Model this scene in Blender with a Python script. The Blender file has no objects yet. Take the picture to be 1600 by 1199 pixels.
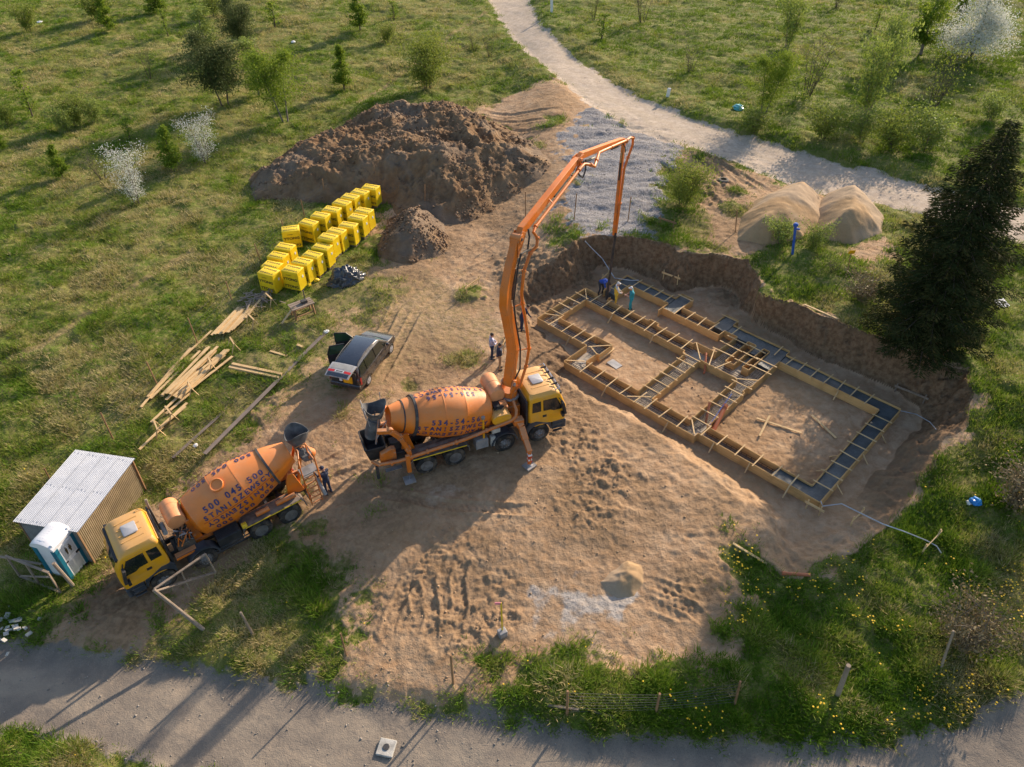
import bpy, bmesh, math, random
import numpy as np
from mathutils import Vector, Matrix, Euler
random.seed(11); rng = np.random.default_rng(11)
scn = bpy.context.scene
COL = scn.collection
rad = math.radians
PI = math.pi
# ------------------------------------------------------------------ camera
F = 1217.0; PITCH = rad(40.54); ROLL = rad(-.557); CX, CY = 800.0, 599.5; HC = 27.0
_f = np.array([0, math.cos(PITCH), -math.sin(PITCH)]); _u = np.array([0, math.sin(PITCH), math.cos(PITCH)]); _x = np.array([1., 0, 0])
XR = math.cos(ROLL)*_x + math.sin(ROLL)*_u; UP = -math.sin(ROLL)*_x + math.cos(ROLL)*_u; FW = _f
cd = bpy.data.cameras.new('camera'); cam = bpy.data.objects.new('camera', cd); COL.objects.link(cam)
cd.sensor_width = 36; cd.lens = F/1600*36; cd.clip_end = 8000; cd.clip_start = .5
cam.matrix_world = Matrix([[XR[0], UP[0], -FW[0], 0], [XR[1], UP[1], -FW[1], 0], [XR[2], UP[2], -FW[2], HC], [0, 0, 0, 1]])
scn.camera = cam
# ------------------------------------------------------------------ light
SUN_AZ, SUN_EL = rad(53.0), rad(22.5)
sdir = Vector((math.cos(SUN_AZ)*math.cos(SUN_EL), math.sin(SUN_AZ)*math.cos(SUN_EL), math.sin(SUN_EL)))
sl = bpy.data.lights.new('sun', 'SUN'); sl.energy = 5.0; sl.angle = rad(.6); sl.color = (1, .82, .62)
so = bpy.data.objects.new('sun', sl); COL.objects.link(so); so.location = (60, 80, 60)
so.rotation_euler = sdir.to_track_quat('Z', 'Y').to_euler()
w = bpy.data.worlds.new('World'); scn.world = w; w.use_nodes = True
nt = w.node_tree; nt.nodes.clear()
sky = nt.nodes.new('ShaderNodeTexSky'); sky.sky_type = 'NISHITA'; sky.sun_disc = False
sky.sun_elevation = SUN_EL; sky.sun_rotation = rad(90)-SUN_AZ; sky.air_density = 1.0; sky.dust_density = 1.5
bg = nt.nodes.new('ShaderNodeBackground'); bg.inputs[1].default_value = .14
ow = nt.nodes.new('ShaderNodeOutputWorld'); nt.links.new(sky.outputs[0], bg.inputs[0]); nt.links.new(bg.outputs[0], ow.inputs[0])
scn.view_settings.view_transform = 'Standard'; scn.view_settings.look = 'None'; scn.view_settings.exposure = .60; scn.view_settings.gamma = 1
# ------------------------------------------------------------------ noise
def _h(ix, iy, s):
    n = (ix.astype(np.int64)*374761393 + iy.astype(np.int64)*668265263 + s*1442695041) & 0xffffffff
    n = ((n ^ (n >> 13))*1274126177) & 0xffffffff
    n = n ^ (n >> 16)
    return (n & 0xffff)/65535.0
def vn(x, y, s=0):
    x = np.asarray(x, float); y = np.asarray(y, float)
    ix = np.floor(x); iy = np.floor(y); fx = x-ix; fy = y-iy
    fx = fx*fx*fx*(fx*(fx*6-15)+10); fy = fy*fy*fy*(fy*(fy*6-15)+10)
    a = _h(ix, iy, s); b = _h(ix+1, iy, s); c = _h(ix, iy+1, s); d = _h(ix+1, iy+1, s)
    return (a+(b-a)*fx)*(1-fy)+(c+(d-c)*fx)*fy
def fbm(x, y, sc, o=4, s=0, g=.5):
    x = np.asarray(x, float)/sc; y = np.asarray(y, float)/sc; r = 0; a = 1; t = 0
    for k in range(o):
        r = r+a*vn(x*.8+y*.6+k*17.3, -x*.6+y*.8-k*9.1, s+k*7); t += a; a *= g; x = x*2.03; y = y*2.03
    return r/t
def sst(a, b, x):
    t = np.clip((np.asarray(x, float)-a)/(b-a), 0, 1); return t*t*(3-2*t)
# ------------------------------------------------------------------ base terrain height (without pit)
def base(x, y):
    x = np.asarray(x, float); y = np.asarray(y, float)
    s = .6*x+.9*(y-33)
    up = 1.45*sst(-1, 13, s)*sst(-2, 5, x)*(1-.5*sst(60, 110, y))
    t = .35*(-x)+.9*(27-y)
    dn = -.9*sst(0, 13, t)
    return up+dn
def ray(px, py): return XR*((px-CX)/F)-UP*((py-CY)/F)+FW
def P(px, py, z=0.0):
    d = ray(px, py); t = (z-HC)/d[2]; return Vector((d[0]*t, d[1]*t, z))
def PT(px, py, dz=0.0):
    z = 0.0
    for i in range(9):
        p = P(px, py, z+dz); z = .5*z+.5*float(base(p.x, p.y))
    return P(px, py, z+dz)
def GT(px, py):
    p = PT(px, py); return Vector((p.x, p.y, gz(p.x, p.y)))
# ------------------------------------------------------------------ mesh building
class MB:
    def __init__(s): s.v = []; s.f = []; s.m = []
    def add(s, vs, fs, mi=0):
        o = len(s.v); s.v += [tuple(v) for v in vs]; s.f += [tuple(i+o for i in f) for f in fs]; s.m += [mi]*len(fs); return s
    def box(s, c, d, M=None, mi=0):
        vs = [Vector((x*d[0]/2, y*d[1]/2, z*d[2]/2)) for z in (-1, 1) for y in (-1, 1) for x in (-1, 1)]
        if M is not None: vs = [M @ v for v in vs]
        c = Vector(c)
        return s.add([v+c for v in vs], [(0, 2, 3, 1), (4, 5, 7, 6), (0, 1, 5, 4), (2, 6, 7, 3), (0, 4, 6, 2), (1, 3, 7, 5)], mi)
    def beam(s, a, b, w, h, up=(0, 0, 1), mi=0):
        a = Vector(a); b = Vector(b); d = (b-a); L = d.length; d.normalize(); up = Vector(up)
        sd = d.cross(up)
        if sd.length < 1e-3: sd = d.cross(Vector((1, 0, 0)))
        sd.normalize(); u = sd.cross(d)
        M = Matrix((d, sd, u)).transposed()
        return s.box((a+b)/2, (L, w, h), M, mi)
    def tube(s, pts, r, n=8, mi=0, cap=True):
        pts = [Vector(p) for p in pts]; N = len(pts); rs = r if isinstance(r, (list, tuple)) else [r]*N
        vs = []; pr = None
        for i, p in enumerate(pts):
            t = (pts[min(i+1, N-1)]-pts[max(i-1, 0)]).normalized()
            if pr is None:
                pr = t.orthogonal().normalized()
            else:
                pr = (pr-t*pr.dot(t)); pr = pr.normalized() if pr.length > 1e-5 else t.orthogonal().normalized()
            q = t.cross(pr)
            for k in range(n):
                a = 2*PI*k/n; vs.append(p+(pr*math.cos(a)+q*math.sin(a))*rs[i])
        fs = []
        for i in range(N-1):
            for k in range(n):
                k2 = (k+1) % n; fs.append((i*n+k, i*n+k2, (i+1)*n+k2, (i+1)*n+k))
        if cap: fs.append(tuple(range(n-1, -1, -1))); fs.append(tuple((N-1)*n+k for k in range(n)))
        return s.add(vs, fs, mi)
    def lathe(s, prof, o=(0, 0, 0), ax=(1, 0, 0), n=32, mi=0, caps=True):
        ax = Vector(ax).normalized(); e1 = Vector((0, 0, 1)); e1 = (e1-ax*e1.dot(ax))
        if e1.length < .1: e1 = Vector((1, 0, 0))-ax*ax.x
        e1.normalize(); e2 = ax.cross(e1); o = Vector(o); vs = []; fs = []
        for a, r in prof:
            for k in range(n):
                t = 2*PI*k/n; vs.append(o+ax*a+(e1*math.cos(t)+e2*math.sin(t))*r)
        for i in range(len(prof)-1):
            for k in range(n):
                k2 = (k+1) % n; fs.append((i*n+k, i*n+k2, (i+1)*n+k2, (i+1)*n+k))
        if caps: fs.append(tuple(range(n-1, -1, -1))); fs.append(tuple((len(prof)-1)*n+k for k in range(n)))
        return s.add(vs, fs, mi)
    def prism(s, out, y0, y1, mi=0):      # outline in (x,z), extruded along y
        n = len(out); vs = [(x, y0, z) for x, z in out]+[(x, y1, z) for x, z in out]
        fs = [tuple(range(n)), tuple(range(2*n-1, n-1, -1))]+[((i+1) % n, i, n+i, n+(i+1) % n) for i in range(n)]
        return s.add(vs, fs, mi)
    def loft(s, rings, mi=0):
        n = len(rings[0]); vs = [p for r in rings for p in r]; fs = [tuple(range(n-1, -1, -1)), tuple((len(rings)-1)*n+k for k in range(n))]
        for i in range(len(rings)-1):
            for k in range(n):
                k2 = (k+1) % n; fs.append((i*n+k, i*n+k2, (i+1)*n+k2, (i+1)*n+k))
        return s.add(vs, fs, mi)
    def cut(s): s.cuts = getattr(s, 'cuts', []); s.cuts.append((len(s.v), len(s.f))); return s
    def each(s, name, mats, parent=None, **k):
        s.cut(); v0 = f0 = 0; r = []
        for v1, f1 in s.cuts:
            if v1 > v0:
                q = MB(); q.v = s.v[v0:v1]; q.f = [tuple(i-v0 for i in f) for f in s.f[f0:f1]]; q.m = s.m[f0:f1]; r.append(q.build(name, mats, parent, **k))
            v0, f0 = v1, f1
        return r
    def build(s, name, mats, parent=None, ang=35, bev=0, fix=True, smooth=True):
        me = bpy.data.meshes.new(name); me.from_pydata(s.v, [], s.f)
        mats = mats if isinstance(mats, (list, tuple)) else [mats]
        for m in mats: me.materials.append(m)
        if len(mats) > 1: me.polygons.foreach_set('material_index', s.m)
        if fix or bev:
            bm = bmesh.new(); bm.from_mesh(me)
            if fix: bmesh.ops.recalc_face_normals(bm, faces=bm.faces)
            if bev:
                es = [e for e in bm.edges if len(e.link_faces) == 2 and e.calc_face_angle(0) > rad(40)]
                bmesh.ops.bevel(bm, geom=es, offset=bev, segments=1, affect='EDGES', clamp_overlap=True)
            bm.to_mesh(me); bm.free()
        if smooth:
            me.polygons.foreach_set('use_smooth', [True]*len(me.polygons)); me.set_sharp_from_angle(angle=rad(ang))
        o = bpy.data.objects.new(name, me); COL.objects.link(o)
        if parent is not None: o.parent = parent
        return o
def tag(o, label=None, cat=None, group=None, kind=None):
    for k, v in (('label', label), ('category', cat), ('group', group), ('kind', kind)):
        if v: o[k] = v
    return o
def empty(name, loc, rot, label, cat, group=None):
    o = bpy.data.objects.new(name, None); o.empty_display_size = .3; COL.objects.link(o); o.location = loc
    o.rotation_euler = rot if isinstance(rot, (tuple, list)) else (0, 0, rot)
    return tag(o, label, cat, group)
def copy_tree(o, parent=None):
    c = o.copy(); COL.objects.link(c)
    if parent is not None: c.parent = parent
    for ch in list(o.children): copy_tree(ch, c)
    return c
def npmesh(name, co, faces_n, idx, mat=None, attrs=None, parent=None, smooth=False):
    """fast mesh from numpy: co (N,3); faces all with faces_n corners; idx flat"""
    me = bpy.data.meshes.new(name); nf = len(idx)//faces_n
    me.vertices.add(len(co)); me.vertices.foreach_set('co', np.ascontiguousarray(co, dtype=np.float32).ravel())
    me.loops.add(len(idx)); me.loops.foreach_set('vertex_index', np.ascontiguousarray(idx, dtype=np.int32).ravel())
    me.polygons.add(nf); me.polygons.foreach_set('loop_start', np.arange(0, nf*faces_n, faces_n, dtype=np.int32))
    if smooth: me.polygons.foreach_set('use_smooth', np.ones(nf, dtype=bool))
    for k, a in (attrs or {}).items():
        at = me.attributes.new(k, 'FLOAT', 'POINT'); at.data.foreach_set('value', np.ascontiguousarray(a, dtype=np.float32).ravel())
    me.update(calc_edges=True)
    if mat: me.materials.append(mat)
    o = bpy.data.objects.new(name, me); COL.objects.link(o)
    if parent is not None: o.parent = parent
    return o
# ------------------------------------------------------------------ materials
def newmat(n):
    m = bpy.data.materials.new(n); m.use_nodes = True; nt = m.node_tree; nt.nodes.clear()
    return m, nt
class NG:
    def __init__(s, nt): s.nt = nt
    def n(s, t, **k):
        o = s.nt.nodes.new('ShaderNode'+t)
        for a, b in k.items(): setattr(o, a, b)
        return o
    def put(s, sock, v):
        if hasattr(v, 'is_linked') or isinstance(v, bpy.types.NodeSocket): s.nt.links.new(v, sock)
        else:
            if isinstance(v, (tuple, list)) and len(v) == 3 and sock.type == 'RGBA': v = (*v, 1)
            sock.default_value = v
    def math(s, op, a, b=0.0, c=None, clamp=False):
        o = s.n('Math', operation=op, use_clamp=clamp); s.put(o.inputs[0], a); s.put(o.inputs[1], b)
        if c is not None: s.put(o.inputs[2], c)
        return o.outputs[0]
    def mix(s, f, a, b, mode='MIX'):
        o = s.n('Mix', data_type='RGBA', blend_type=mode, clamp_factor=True); s.put(o.inputs[0], f); s.put(o.inputs[6], a); s.put(o.inputs[7], b); return o.outputs[2]
    def noise(s, vec, sc, det=4, ro=.55, dist=0):
        o = s.n('TexNoise'); s.put(o.inputs['Vector'], vec); o.inputs['Scale'].default_value = sc; o.inputs['Detail'].default_value = det; o.inputs['Roughness'].default_value = ro; o.inputs['Distortion'].default_value = dist
        return o.outputs[0]
    def ss(s, x, a, b):
        o = s.n('MapRange', interpolation_type='SMOOTHSTEP'); s.put(o.inputs[0], x); o.inputs[1].default_value = a; o.inputs[2].default_value = b; return o.outputs[0]
    def attr(s, nm): o = s.n('Attribute', attribute_name=nm); return o.outputs['Fac']
    def bump(s, h, d=.02, st=1.0, nrm=None):
        o = s.n('Bump'); s.put(o.inputs['Height'], h); o.inputs['Distance'].default_value = d; o.inputs['Strength'].default_value = st
        if nrm is not None: s.put(o.inputs['Normal'], nrm)
        return o.outputs[0]
    def bsdf(s, col, rough=.7, metal=0, nrm=None, spec=.5, **k):
        o = s.n('BsdfPrincipled'); s.put(o.inputs['Base Color'], col); s.put(o.inputs['Roughness'], rough); s.put(o.inputs['Metallic'], metal); s.put(o.inputs['Specular IOR Level'], spec)
        if nrm is not None: s.put(o.inputs['Normal'], nrm)
        for a, b in k.items(): s.put(o.inputs[a.replace('_', ' ')], b)
        return o.outputs[0]
    def out(s, sh): o = s.n('OutputMaterial'); s.nt.links.new(sh, o.inputs[0])
def mat(name, col, rough=.6, metal=0, var=.18, sc=3, bump=0, bsc=30, spec=.5, dirt=None, dirta=.45, dsc=1.5, coat=0, top=None, splash=None):
    m, nt = newmat(name); g = NG(nt); tc = g.n('TexCoord').outputs['Object']
    n1 = g.noise(tc, sc, 5)
    c = g.mix(g.ss(n1, .3, .7), tuple(max(0, v*(1-var)) for v in col), tuple(min(1, v*(1+var)) for v in col))
    r = g.math('ADD', rough, g.math('MULTIPLY', g.math('SUBTRACT', n1, .5), .25), clamp=True)
    if dirt:
        n2 = g.noise(tc, dsc, 8, .65, .3); fd = g.math('MULTIPLY', g.ss(n2, .42, .72), dirta); c = g.mix(fd, c, dirt); r = g.math('ADD', r, g.math('MULTIPLY', fd, .4), clamp=True)
    if splash:
        n3 = g.noise(tc, splash[2], 6, .7, .5); fs_ = g.math('MULTIPLY', g.ss(n3, splash[3], splash[3]+.08), splash[1]); c = g.mix(fs_, c, splash[0]); r = g.math('ADD', r, g.math('MULTIPLY', fs_, .5), clamp=True)
    if top:
        nz = g.n('SeparateXYZ'); g.put(nz.inputs[0], g.n('NewGeometry').outputs['Normal']); ft = g.math('MULTIPLY', g.math('MULTIPLY', g.ss(nz.outputs[2], .30, .97), top[1]), g.math('ADD', .65, g.math('MULTIPLY', g.noise(tc, 2.2, 5, .65), .7))); c = g.mix(ft, c, top[0]); r = g.math('ADD', r, g.math('MULTIPLY', ft, .4), clamp=True)
    nr = g.bump(g.noise(tc, bsc, 4), bump) if bump else None
    k = {'Coat_Weight': coat} if coat else {}
    g.out(g.bsdf(c, r, metal, nr, spec, **k)); return m
DUST = (.32, .23, .15)
M = {}
M['cab'] = mat('cab_paint', (.78, .36, .008), .32, var=.05, dirt=(.5, .33, .16), dirta=.35, dsc=1.2, coat=.25, top=((.62, .36, .15), .75), splash=((.45, .36, .25), .5, 7, .66))
M['drum'] = mat('drum_paint', (.74, .19, .010), .40, var=.10, sc=1.2, dirt=(.50, .27, .13), dirta=.35, dsc=1.1, top=((.72, .38, .20), .30), splash=((.50, .42, .34), .55, 5, .64))
M['orange'] = mat('orange_steel', (.64, .16, .012), .45, var=.14, sc=2, dirt=(.22, .13, .08), dirta=.5, dsc=2.5, top=((.50, .36, .22), .4), splash=((.42, .38, .33), .6, 6, .60))
M['boom'] = mat('boom_paint', (.68, .17, .014), .42, var=.10, sc=1.0, dirt=(.45, .22, .10), dirta=.5, dsc=1.5, splash=((.30, .13, .05), .6, 8, .58))
M['pinkorange'] = mat('faded_orange_paint', (.72, .30, .12), .5, var=.12, dirt=(.4, .25, .15), dirta=.5)
M['dark'] = mat('dark_steel', (.035, .036, .04), .6, var=.3, dirt=DUST, dirta=.3, dsc=2)
M['black'] = mat('black_plastic', (.018, .02, .025), .55, var=.25, dirt=DUST, dirta=.15)
M['slate'] = mat('slate_plastic', (.035, .045, .06), .5, var=.2, dirt=DUST, dirta=.22)
M['tyre'] = mat('tyre_rubber', (.03, .029, .029), .9, var=.2, dirt=DUST, dirta=.4, dsc=3, spec=.2)
M['rim'] = mat('wheel_steel', (.20, .19, .19), .5, metal=.5, var=.3, dirt=(.1, .08, .06), dirta=.6, dsc=4)
M['grey'] = mat('grey_steel', (.30, .30, .31), .5, metal=.3, var=.2, dirt=DUST, dirta=.4)
M['lgrey'] = mat('light_grey_panel', (.40, .40, .42), .5, var=.08, dirt=DUST, dirta=.15)
M['deck'] = mat('dusty_deck', (.15, .125, .11), .8, var=.3, dirt=(.34, .27, .2), dirta=.6, dsc=3)
M['glass'] = mat('dark_glass', (.012, .016, .018), .08, var=.1, spec=.8)
M['bluetext'] = mat('blue_lettering', (.018, .030, .13), .5, var=.1, dirt=(.5, .2, .06), dirta=.35, dsc=5)
M['redline'] = mat('red_line_paint', (.5, .06, .02), .5)
M['yellow'] = mat('yellow_paint', (.75, .5, .03), .5)
M['white'] = mat('white_paint', (.75, .75, .76), .5, var=.05, dirt=DUST, dirta=.15)
M['chrome'] = mat('bright_metal', (.6, .6, .62), .25, metal=1, var=.1)
M['red'] = mat('red_plastic', (.55, .03, .03), .35)
M['conc'] = mat('dried_concrete', (.42, .40, .36), .9, var=.25, bump=.01)
M['chute'] = mat('hopper_steel', (.085, .09, .10), .65, metal=.1, var=.3, sc=2.5, dirt=(.30, .28, .25), dirta=.5, dsc=2.5)
def wood(name, c1, c2, sc=1.0):
    m, nt = newmat(name); g = NG(nt); tc = g.n('TexCoord').outputs['Object']; oi = g.n('ObjectInfo').outputs['Random']
    mp = g.n('Mapping'); g.put(mp.inputs[0], tc); mp.inputs['Scale'].default_value = (.6*sc, 14*sc, 14*sc)
    n = g.noise(mp.outputs[0], 2.0, 5, .6); n2 = g.noise(tc, 1.3, 3)
    c = g.mix(g.ss(n, .3, .7), c1, c2); c = g.mix(g.math('MULTIPLY', g.ss(n2, .42, .72), .6), c, tuple(v*.55 for v in c1))
    c = g.mix(g.math('MULTIPLY', oi, .35), c, tuple(min(1, v*1.25) for v in c2))
    g.out(g.bsdf(c, .75, 0, g.bump(n, .004), .3)); return m
M['plank'] = wood('fresh_timber', (.50, .33, .15), (.66, .47, .25))
M['form'] = wood('formwork_board', (.46, .27, .10), (.60, .38, .16))
M['oldwood'] = wood('weathered_timber', (.20, .15, .11), (.33, .26, .20))
M['brownwood'] = wood('brown_timber', (.22, .12, .06), (.36, .21, .11))
# ------------------------------------------------------------------ zones (outlines read off as ground points)
def poly(pts, z=None): return np.array([(P(a, b, z) if z is not None else PT(a, b))[:2] for a, b in pts])
def sdist(x, y, pg):
    """signed distance to polygon, negative inside"""
    d = np.full(x.shape, 1e9); ins = np.zeros(x.shape, bool); n = len(pg)
    for i in range(n):
        ax, ay = pg[i]; bx, by = pg[(i+1) % n]; ex, ey = bx-ax, by-ay; L = ex*ex+ey*ey+1e-12
        t = np.clip(((x-ax)*ex+(y-ay)*ey)/L, 0, 1); d = np.minimum(d, (x-ax-t*ex)**2+(y-ay-t*ey)**2)
        c = ((ay > y) != (by > y)); xi = ax+(y-ay)/(by-ay if abs(by-ay) > 1e-12 else 1e-12)*ex
        ins ^= c & (x < xi)
    d = np.sqrt(d); return np.where(ins, -d, d)
def ldist(x, y, pl):
    """distance to polyline, arc length along, signed side"""
    d = np.full(np.shape(x), 1e9); s = np.zeros(np.shape(x)); sg = np.zeros(np.shape(x)); acc = 0
    for i in range(len(pl)-1):
        ax, ay = pl[i]; bx, by = pl[i+1]; ex, ey = bx-ax, by-ay; L = math.hypot(ex, ey)
        t = np.clip(((x-ax)*ex+(y-ay)*ey)/(L*L), 0, 1); q = np.hypot(x-ax-t*ex, y-ay-t*ey)
        k = q < d; d = np.where(k, q, d); s = np.where(k, acc+t*L, s); sg = np.where(k, np.sign(ex*(y-ay)-ey*(x-ax)), sg); acc += L
    return d, s, sg
PITZ = -.7
RIM = poly([(788, 490), (826, 428), (868, 408), (905, 377), (956, 366), (1010, 374), (1060, 392), (1112, 394), (1166, 404), (1182, 432), (1186, 455), (1255, 477), (1330, 510), (1400, 545), (1460, 570), (1520, 585), (1524, 622), (1490, 685), (1442, 742), (1392, 812), (1340, 856), (1270, 892), (1230, 898), (1190, 872), (1196, 835), (1172, 795), (1080, 728), (970, 652), (880, 602), (812, 540)])
FOOT = poly([(832, 480), (880, 458), (915, 442), (938, 420), (975, 424), (1020, 440), (1050, 457), (1074, 456), (1092, 452), (1126, 452), (1150, 468), (1150, 488), (1200, 519), (1260, 552), (1340, 590), (1400, 618), (1440, 642), (1438, 658), (1408, 694), (1366, 742), (1318, 796), (1268, 832), (1240, 858), (1226, 842), (1240, 815), (1086, 705), (874, 588), (905, 560), (832, 514)], PITZ)
BARE = poly([(40, 1000), (165, 893), (232, 795), (335, 728), (455, 602), (505, 540), (560, 462), (600, 405), (588, 335), (700, 250), (850, 232), (742, 172), (862, 116), (950, 160), (900, 330), (960, 366), (1060, 392), (1166, 404), (1186, 455), (1330, 510), (1520, 585), (1524, 622), (1442, 742), (1340, 852), (1230, 895), (1188, 868), (1142, 845), (1124, 900), (1165, 962), (1128, 1040), (1060, 1068), (960, 1048), (850, 1030), (800, 1026), (745, 1070), (712, 1135), (528, 1105), (536, 1000), (562, 905), (520, 862), (478, 812), (340, 882), (268, 950), (245, 1030)])
BARE2 = poly([(1040, 228), (1180, 272), (1262, 300), (1330, 312), (1340, 340), (1330, 370), (1285, 368), (1200, 372), (1166, 400), (1100, 372), (1112, 330), (1080, 290)])
BARE3 = poly([(1335, 385), (1392, 378), (1396, 408), (1358, 420), (1320, 400)])
EARTHY = poly([(205, 760), (232, 690), (330, 590), (425, 480), (560, 420), (640, 405), (740, 440), (790, 500), (750, 575), (640, 600), (560, 640), (440, 640), (335, 728)])
APRON = poly([(878, 215), (925, 168), (985, 185), (1040, 212), (1062, 222), (1050, 262), (1030, 300), (1012, 368), (960, 362), (905, 372), (888, 335), (892, 270)])
ROAD = poly([(-700, 870), (-200, 945), (0, 985), (60, 1005), (150, 1015), (250, 1026), (380, 1050), (530, 1078), (700, 1100), (860, 1124), (1000, 1140), (1150, 1152), (1300, 1152), (1420, 1140), (1600, 1094), (1900, 1020), (2200, 1150), (1900, 1260), (1500, 1330), (900, 1330), (560, 1290), (380, 1240), (250, 1196), (120, 1160), (0, 1138), (-300, 1100), (-700, 1000)])
TRACK = poly([(734, -90), (756, -20), (769, 10), (793, 47), (844, 101), (914, 156), (985, 202), (1060, 222), (1180, 266), (1270, 298), (1370, 315), (1460, 338), (1600, 380), (2000, 500), (2000, 410), (1600, 322), (1465, 291), (1300, 249), (1190, 217), (1100, 188), (1004, 153), (906, 94), (850, 42), (828, 0), (816, -40), (804, -90)])
LIME = poly([(872, 918), (905, 908), (940, 925), (975, 940), (970, 975), (935, 985), (905, 1000), (872, 985), (868, 950)])
LIME2 = poly([(820, 905), (840, 915), (850, 950), (835, 958), (822, 935)])
GREYP = poly([(640, 755), (700, 745), (735, 765), (680, 800), (640, 790)])
def track(pts, w): return np.array([PT(a, b)[:2] for a, b in pts]), w
RUTS = [track(p, .27) for p in (
    [(640, 1000), (655, 960), (648, 915), (665, 885)], [(672, 1010), (676, 960), (668, 905), (690, 870)], [(705, 1005), (720, 950), (715, 905), (730, 860)], [(600, 1010), (615, 960), (640, 905), (700, 850), (760, 800)],
    [(1005, 905), (1060, 925), (1110, 935)], [(1000, 935), (1060, 960), (1100, 965)], [(1010, 915), (1080, 952), (1120, 985)],
    [(490, 760), (560, 735), (620, 700)], [(500, 790), (590, 770), (700, 790), (850, 800)], [(480, 740), (560, 700)],
    [(745, 172), (800, 180), (880, 170)], [(748, 183), (810, 192), (870, 185)], [(755, 197), (820, 205), (885, 198)], [(752, 212), (830, 215)],
    [(1060, 238), (1110, 262), (1150, 300)], [(1075, 232), (1130, 258), (1180, 300)], [(1100, 245), (1160, 275), (1210, 305)], [(1050, 250), (1090, 280), (1130, 330)],
    [(60, 985), (150, 940), (215, 890)], [(110, 1000), (180, 950), (230, 920)], [(560, 590), (620, 480), (690, 420), (770, 370)], [(590, 600), (650, 490), (720, 430), (800, 390)])]
FIELDRUTS = [track(p, .45) for p in ([(-60, 590), (60, 540), (170, 468), (300, 390)], [(-60, 625), (80, 570), (200, 500), (330, 410)], [(560, 160), (620, 118), (660, 90), (720, 45), (760, 20)], [(0, 165), (120, 130), (250, 95), (400, 40)])]
SPOTS = [(PT(a, b).x, PT(a, b).y, r_) for a, b, r_ in ((885, 368, 1.2), (866, 345, .8), (738, 462, .9), (722, 560, .9), (565, 482, 1.5), (606, 452, 1.3), (532, 560, 1.2), (645, 598, .6), (860, 190, 1.2), (1145, 330, 1.0), (1165, 300, .9))]
DAMP = [(PT(a, b).x, PT(a, b).y, r_) for a, b, r_ in ((760, 345, 4.5), (700, 392, 3.5), (830, 330, 4.0), (640, 415, 2.5), (790, 420, 3.0), (850, 420, 2.5), (905, 640, 2.2), (1090, 262, 3.5), (1140, 350, 3.0), (1000, 690, 1.5), (960, 745, 3.0), (600, 780, 4.5), (700, 745, 4.0), (880, 690, 2.5), (930, 765, 3.2), (1010, 790, 2.2), (800, 835, 2.5), (1110, 790, 2.0), (860, 560, 2.0), (640, 660, 3.0), (560, 700, 3.0), (660, 560, 2.5), (690, 930, 3.0), (1080, 920, 1.5), (960, 830, 1.6), (230, 930, 3.5), (1085, 600, 1.6), (1165, 622, 1.5))]
def pitmix(x, y):
    wx = x+(fbm(x, y, 1.6, 3, 31)-.5)*.9; wy = y+(fbm(x, y, 1.6, 3, 37)-.5)*.9
    dr = sdist(wx, wy, RIM); df = sdist(wx, wy, FOOT)
    a = np.maximum(df, 0); b = np.maximum(-dr, 0)
    t = np.where(dr >= 0, 1.0, a/(a+b+1e-6)); return t, dr, df
def height(x, y, fine=True):
    x = np.asarray(x, float); y = np.asarray(y, float); b = base(x, y); z = b.copy()
    near = (x > -6) & (x < 30) & (y > 14) & (y < 52)
    t = np.ones_like(z)
    if near.any():
        tt, dr, df = pitmix(x[near], y[near]); t[near] = tt
    k = np.clip(t, 0, 1); k2 = np.where(k < 1, np.clip(k*1.15-.02, 0, 1), 1.0)
    wall = np.clip(1-np.abs(k-.5)*2, 0, 1)*(k < 1)
    z = PITZ+(b-PITZ)*k2; gou = np.zeros_like(z)
    if near.any():
        th = np.arctan2(y-31, x-11)*11; gou[near] = (fbm(th[near], k[near]*1.3, .55, 4, 8, .6)-.5)
    if fine:
        wall = wall*np.clip((b-PITZ)/1.9, .22, 1); z = z+wall*(gou*.9)+wall*((fbm(x, y, .55, 5, 5, .6)-.5)*.95+(fbm(x*.5+y*.4, y*.2-x*.1, .35, 3, 6)-.5)*.45)
        inpit = (k < .02)
        amp = np.where(inpit, .06, .16)
        z = z+(fbm(x, y, 2.6, 4, 3)-.5)*amp
    return z, k
_gc = {}
def gz(x, y):
    q = (round(x, 3), round(y, 3))
    if q not in _gc: _gc[q] = float(height(np.array([x]), np.array([y]))[0][0])
    return _gc[q]
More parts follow.
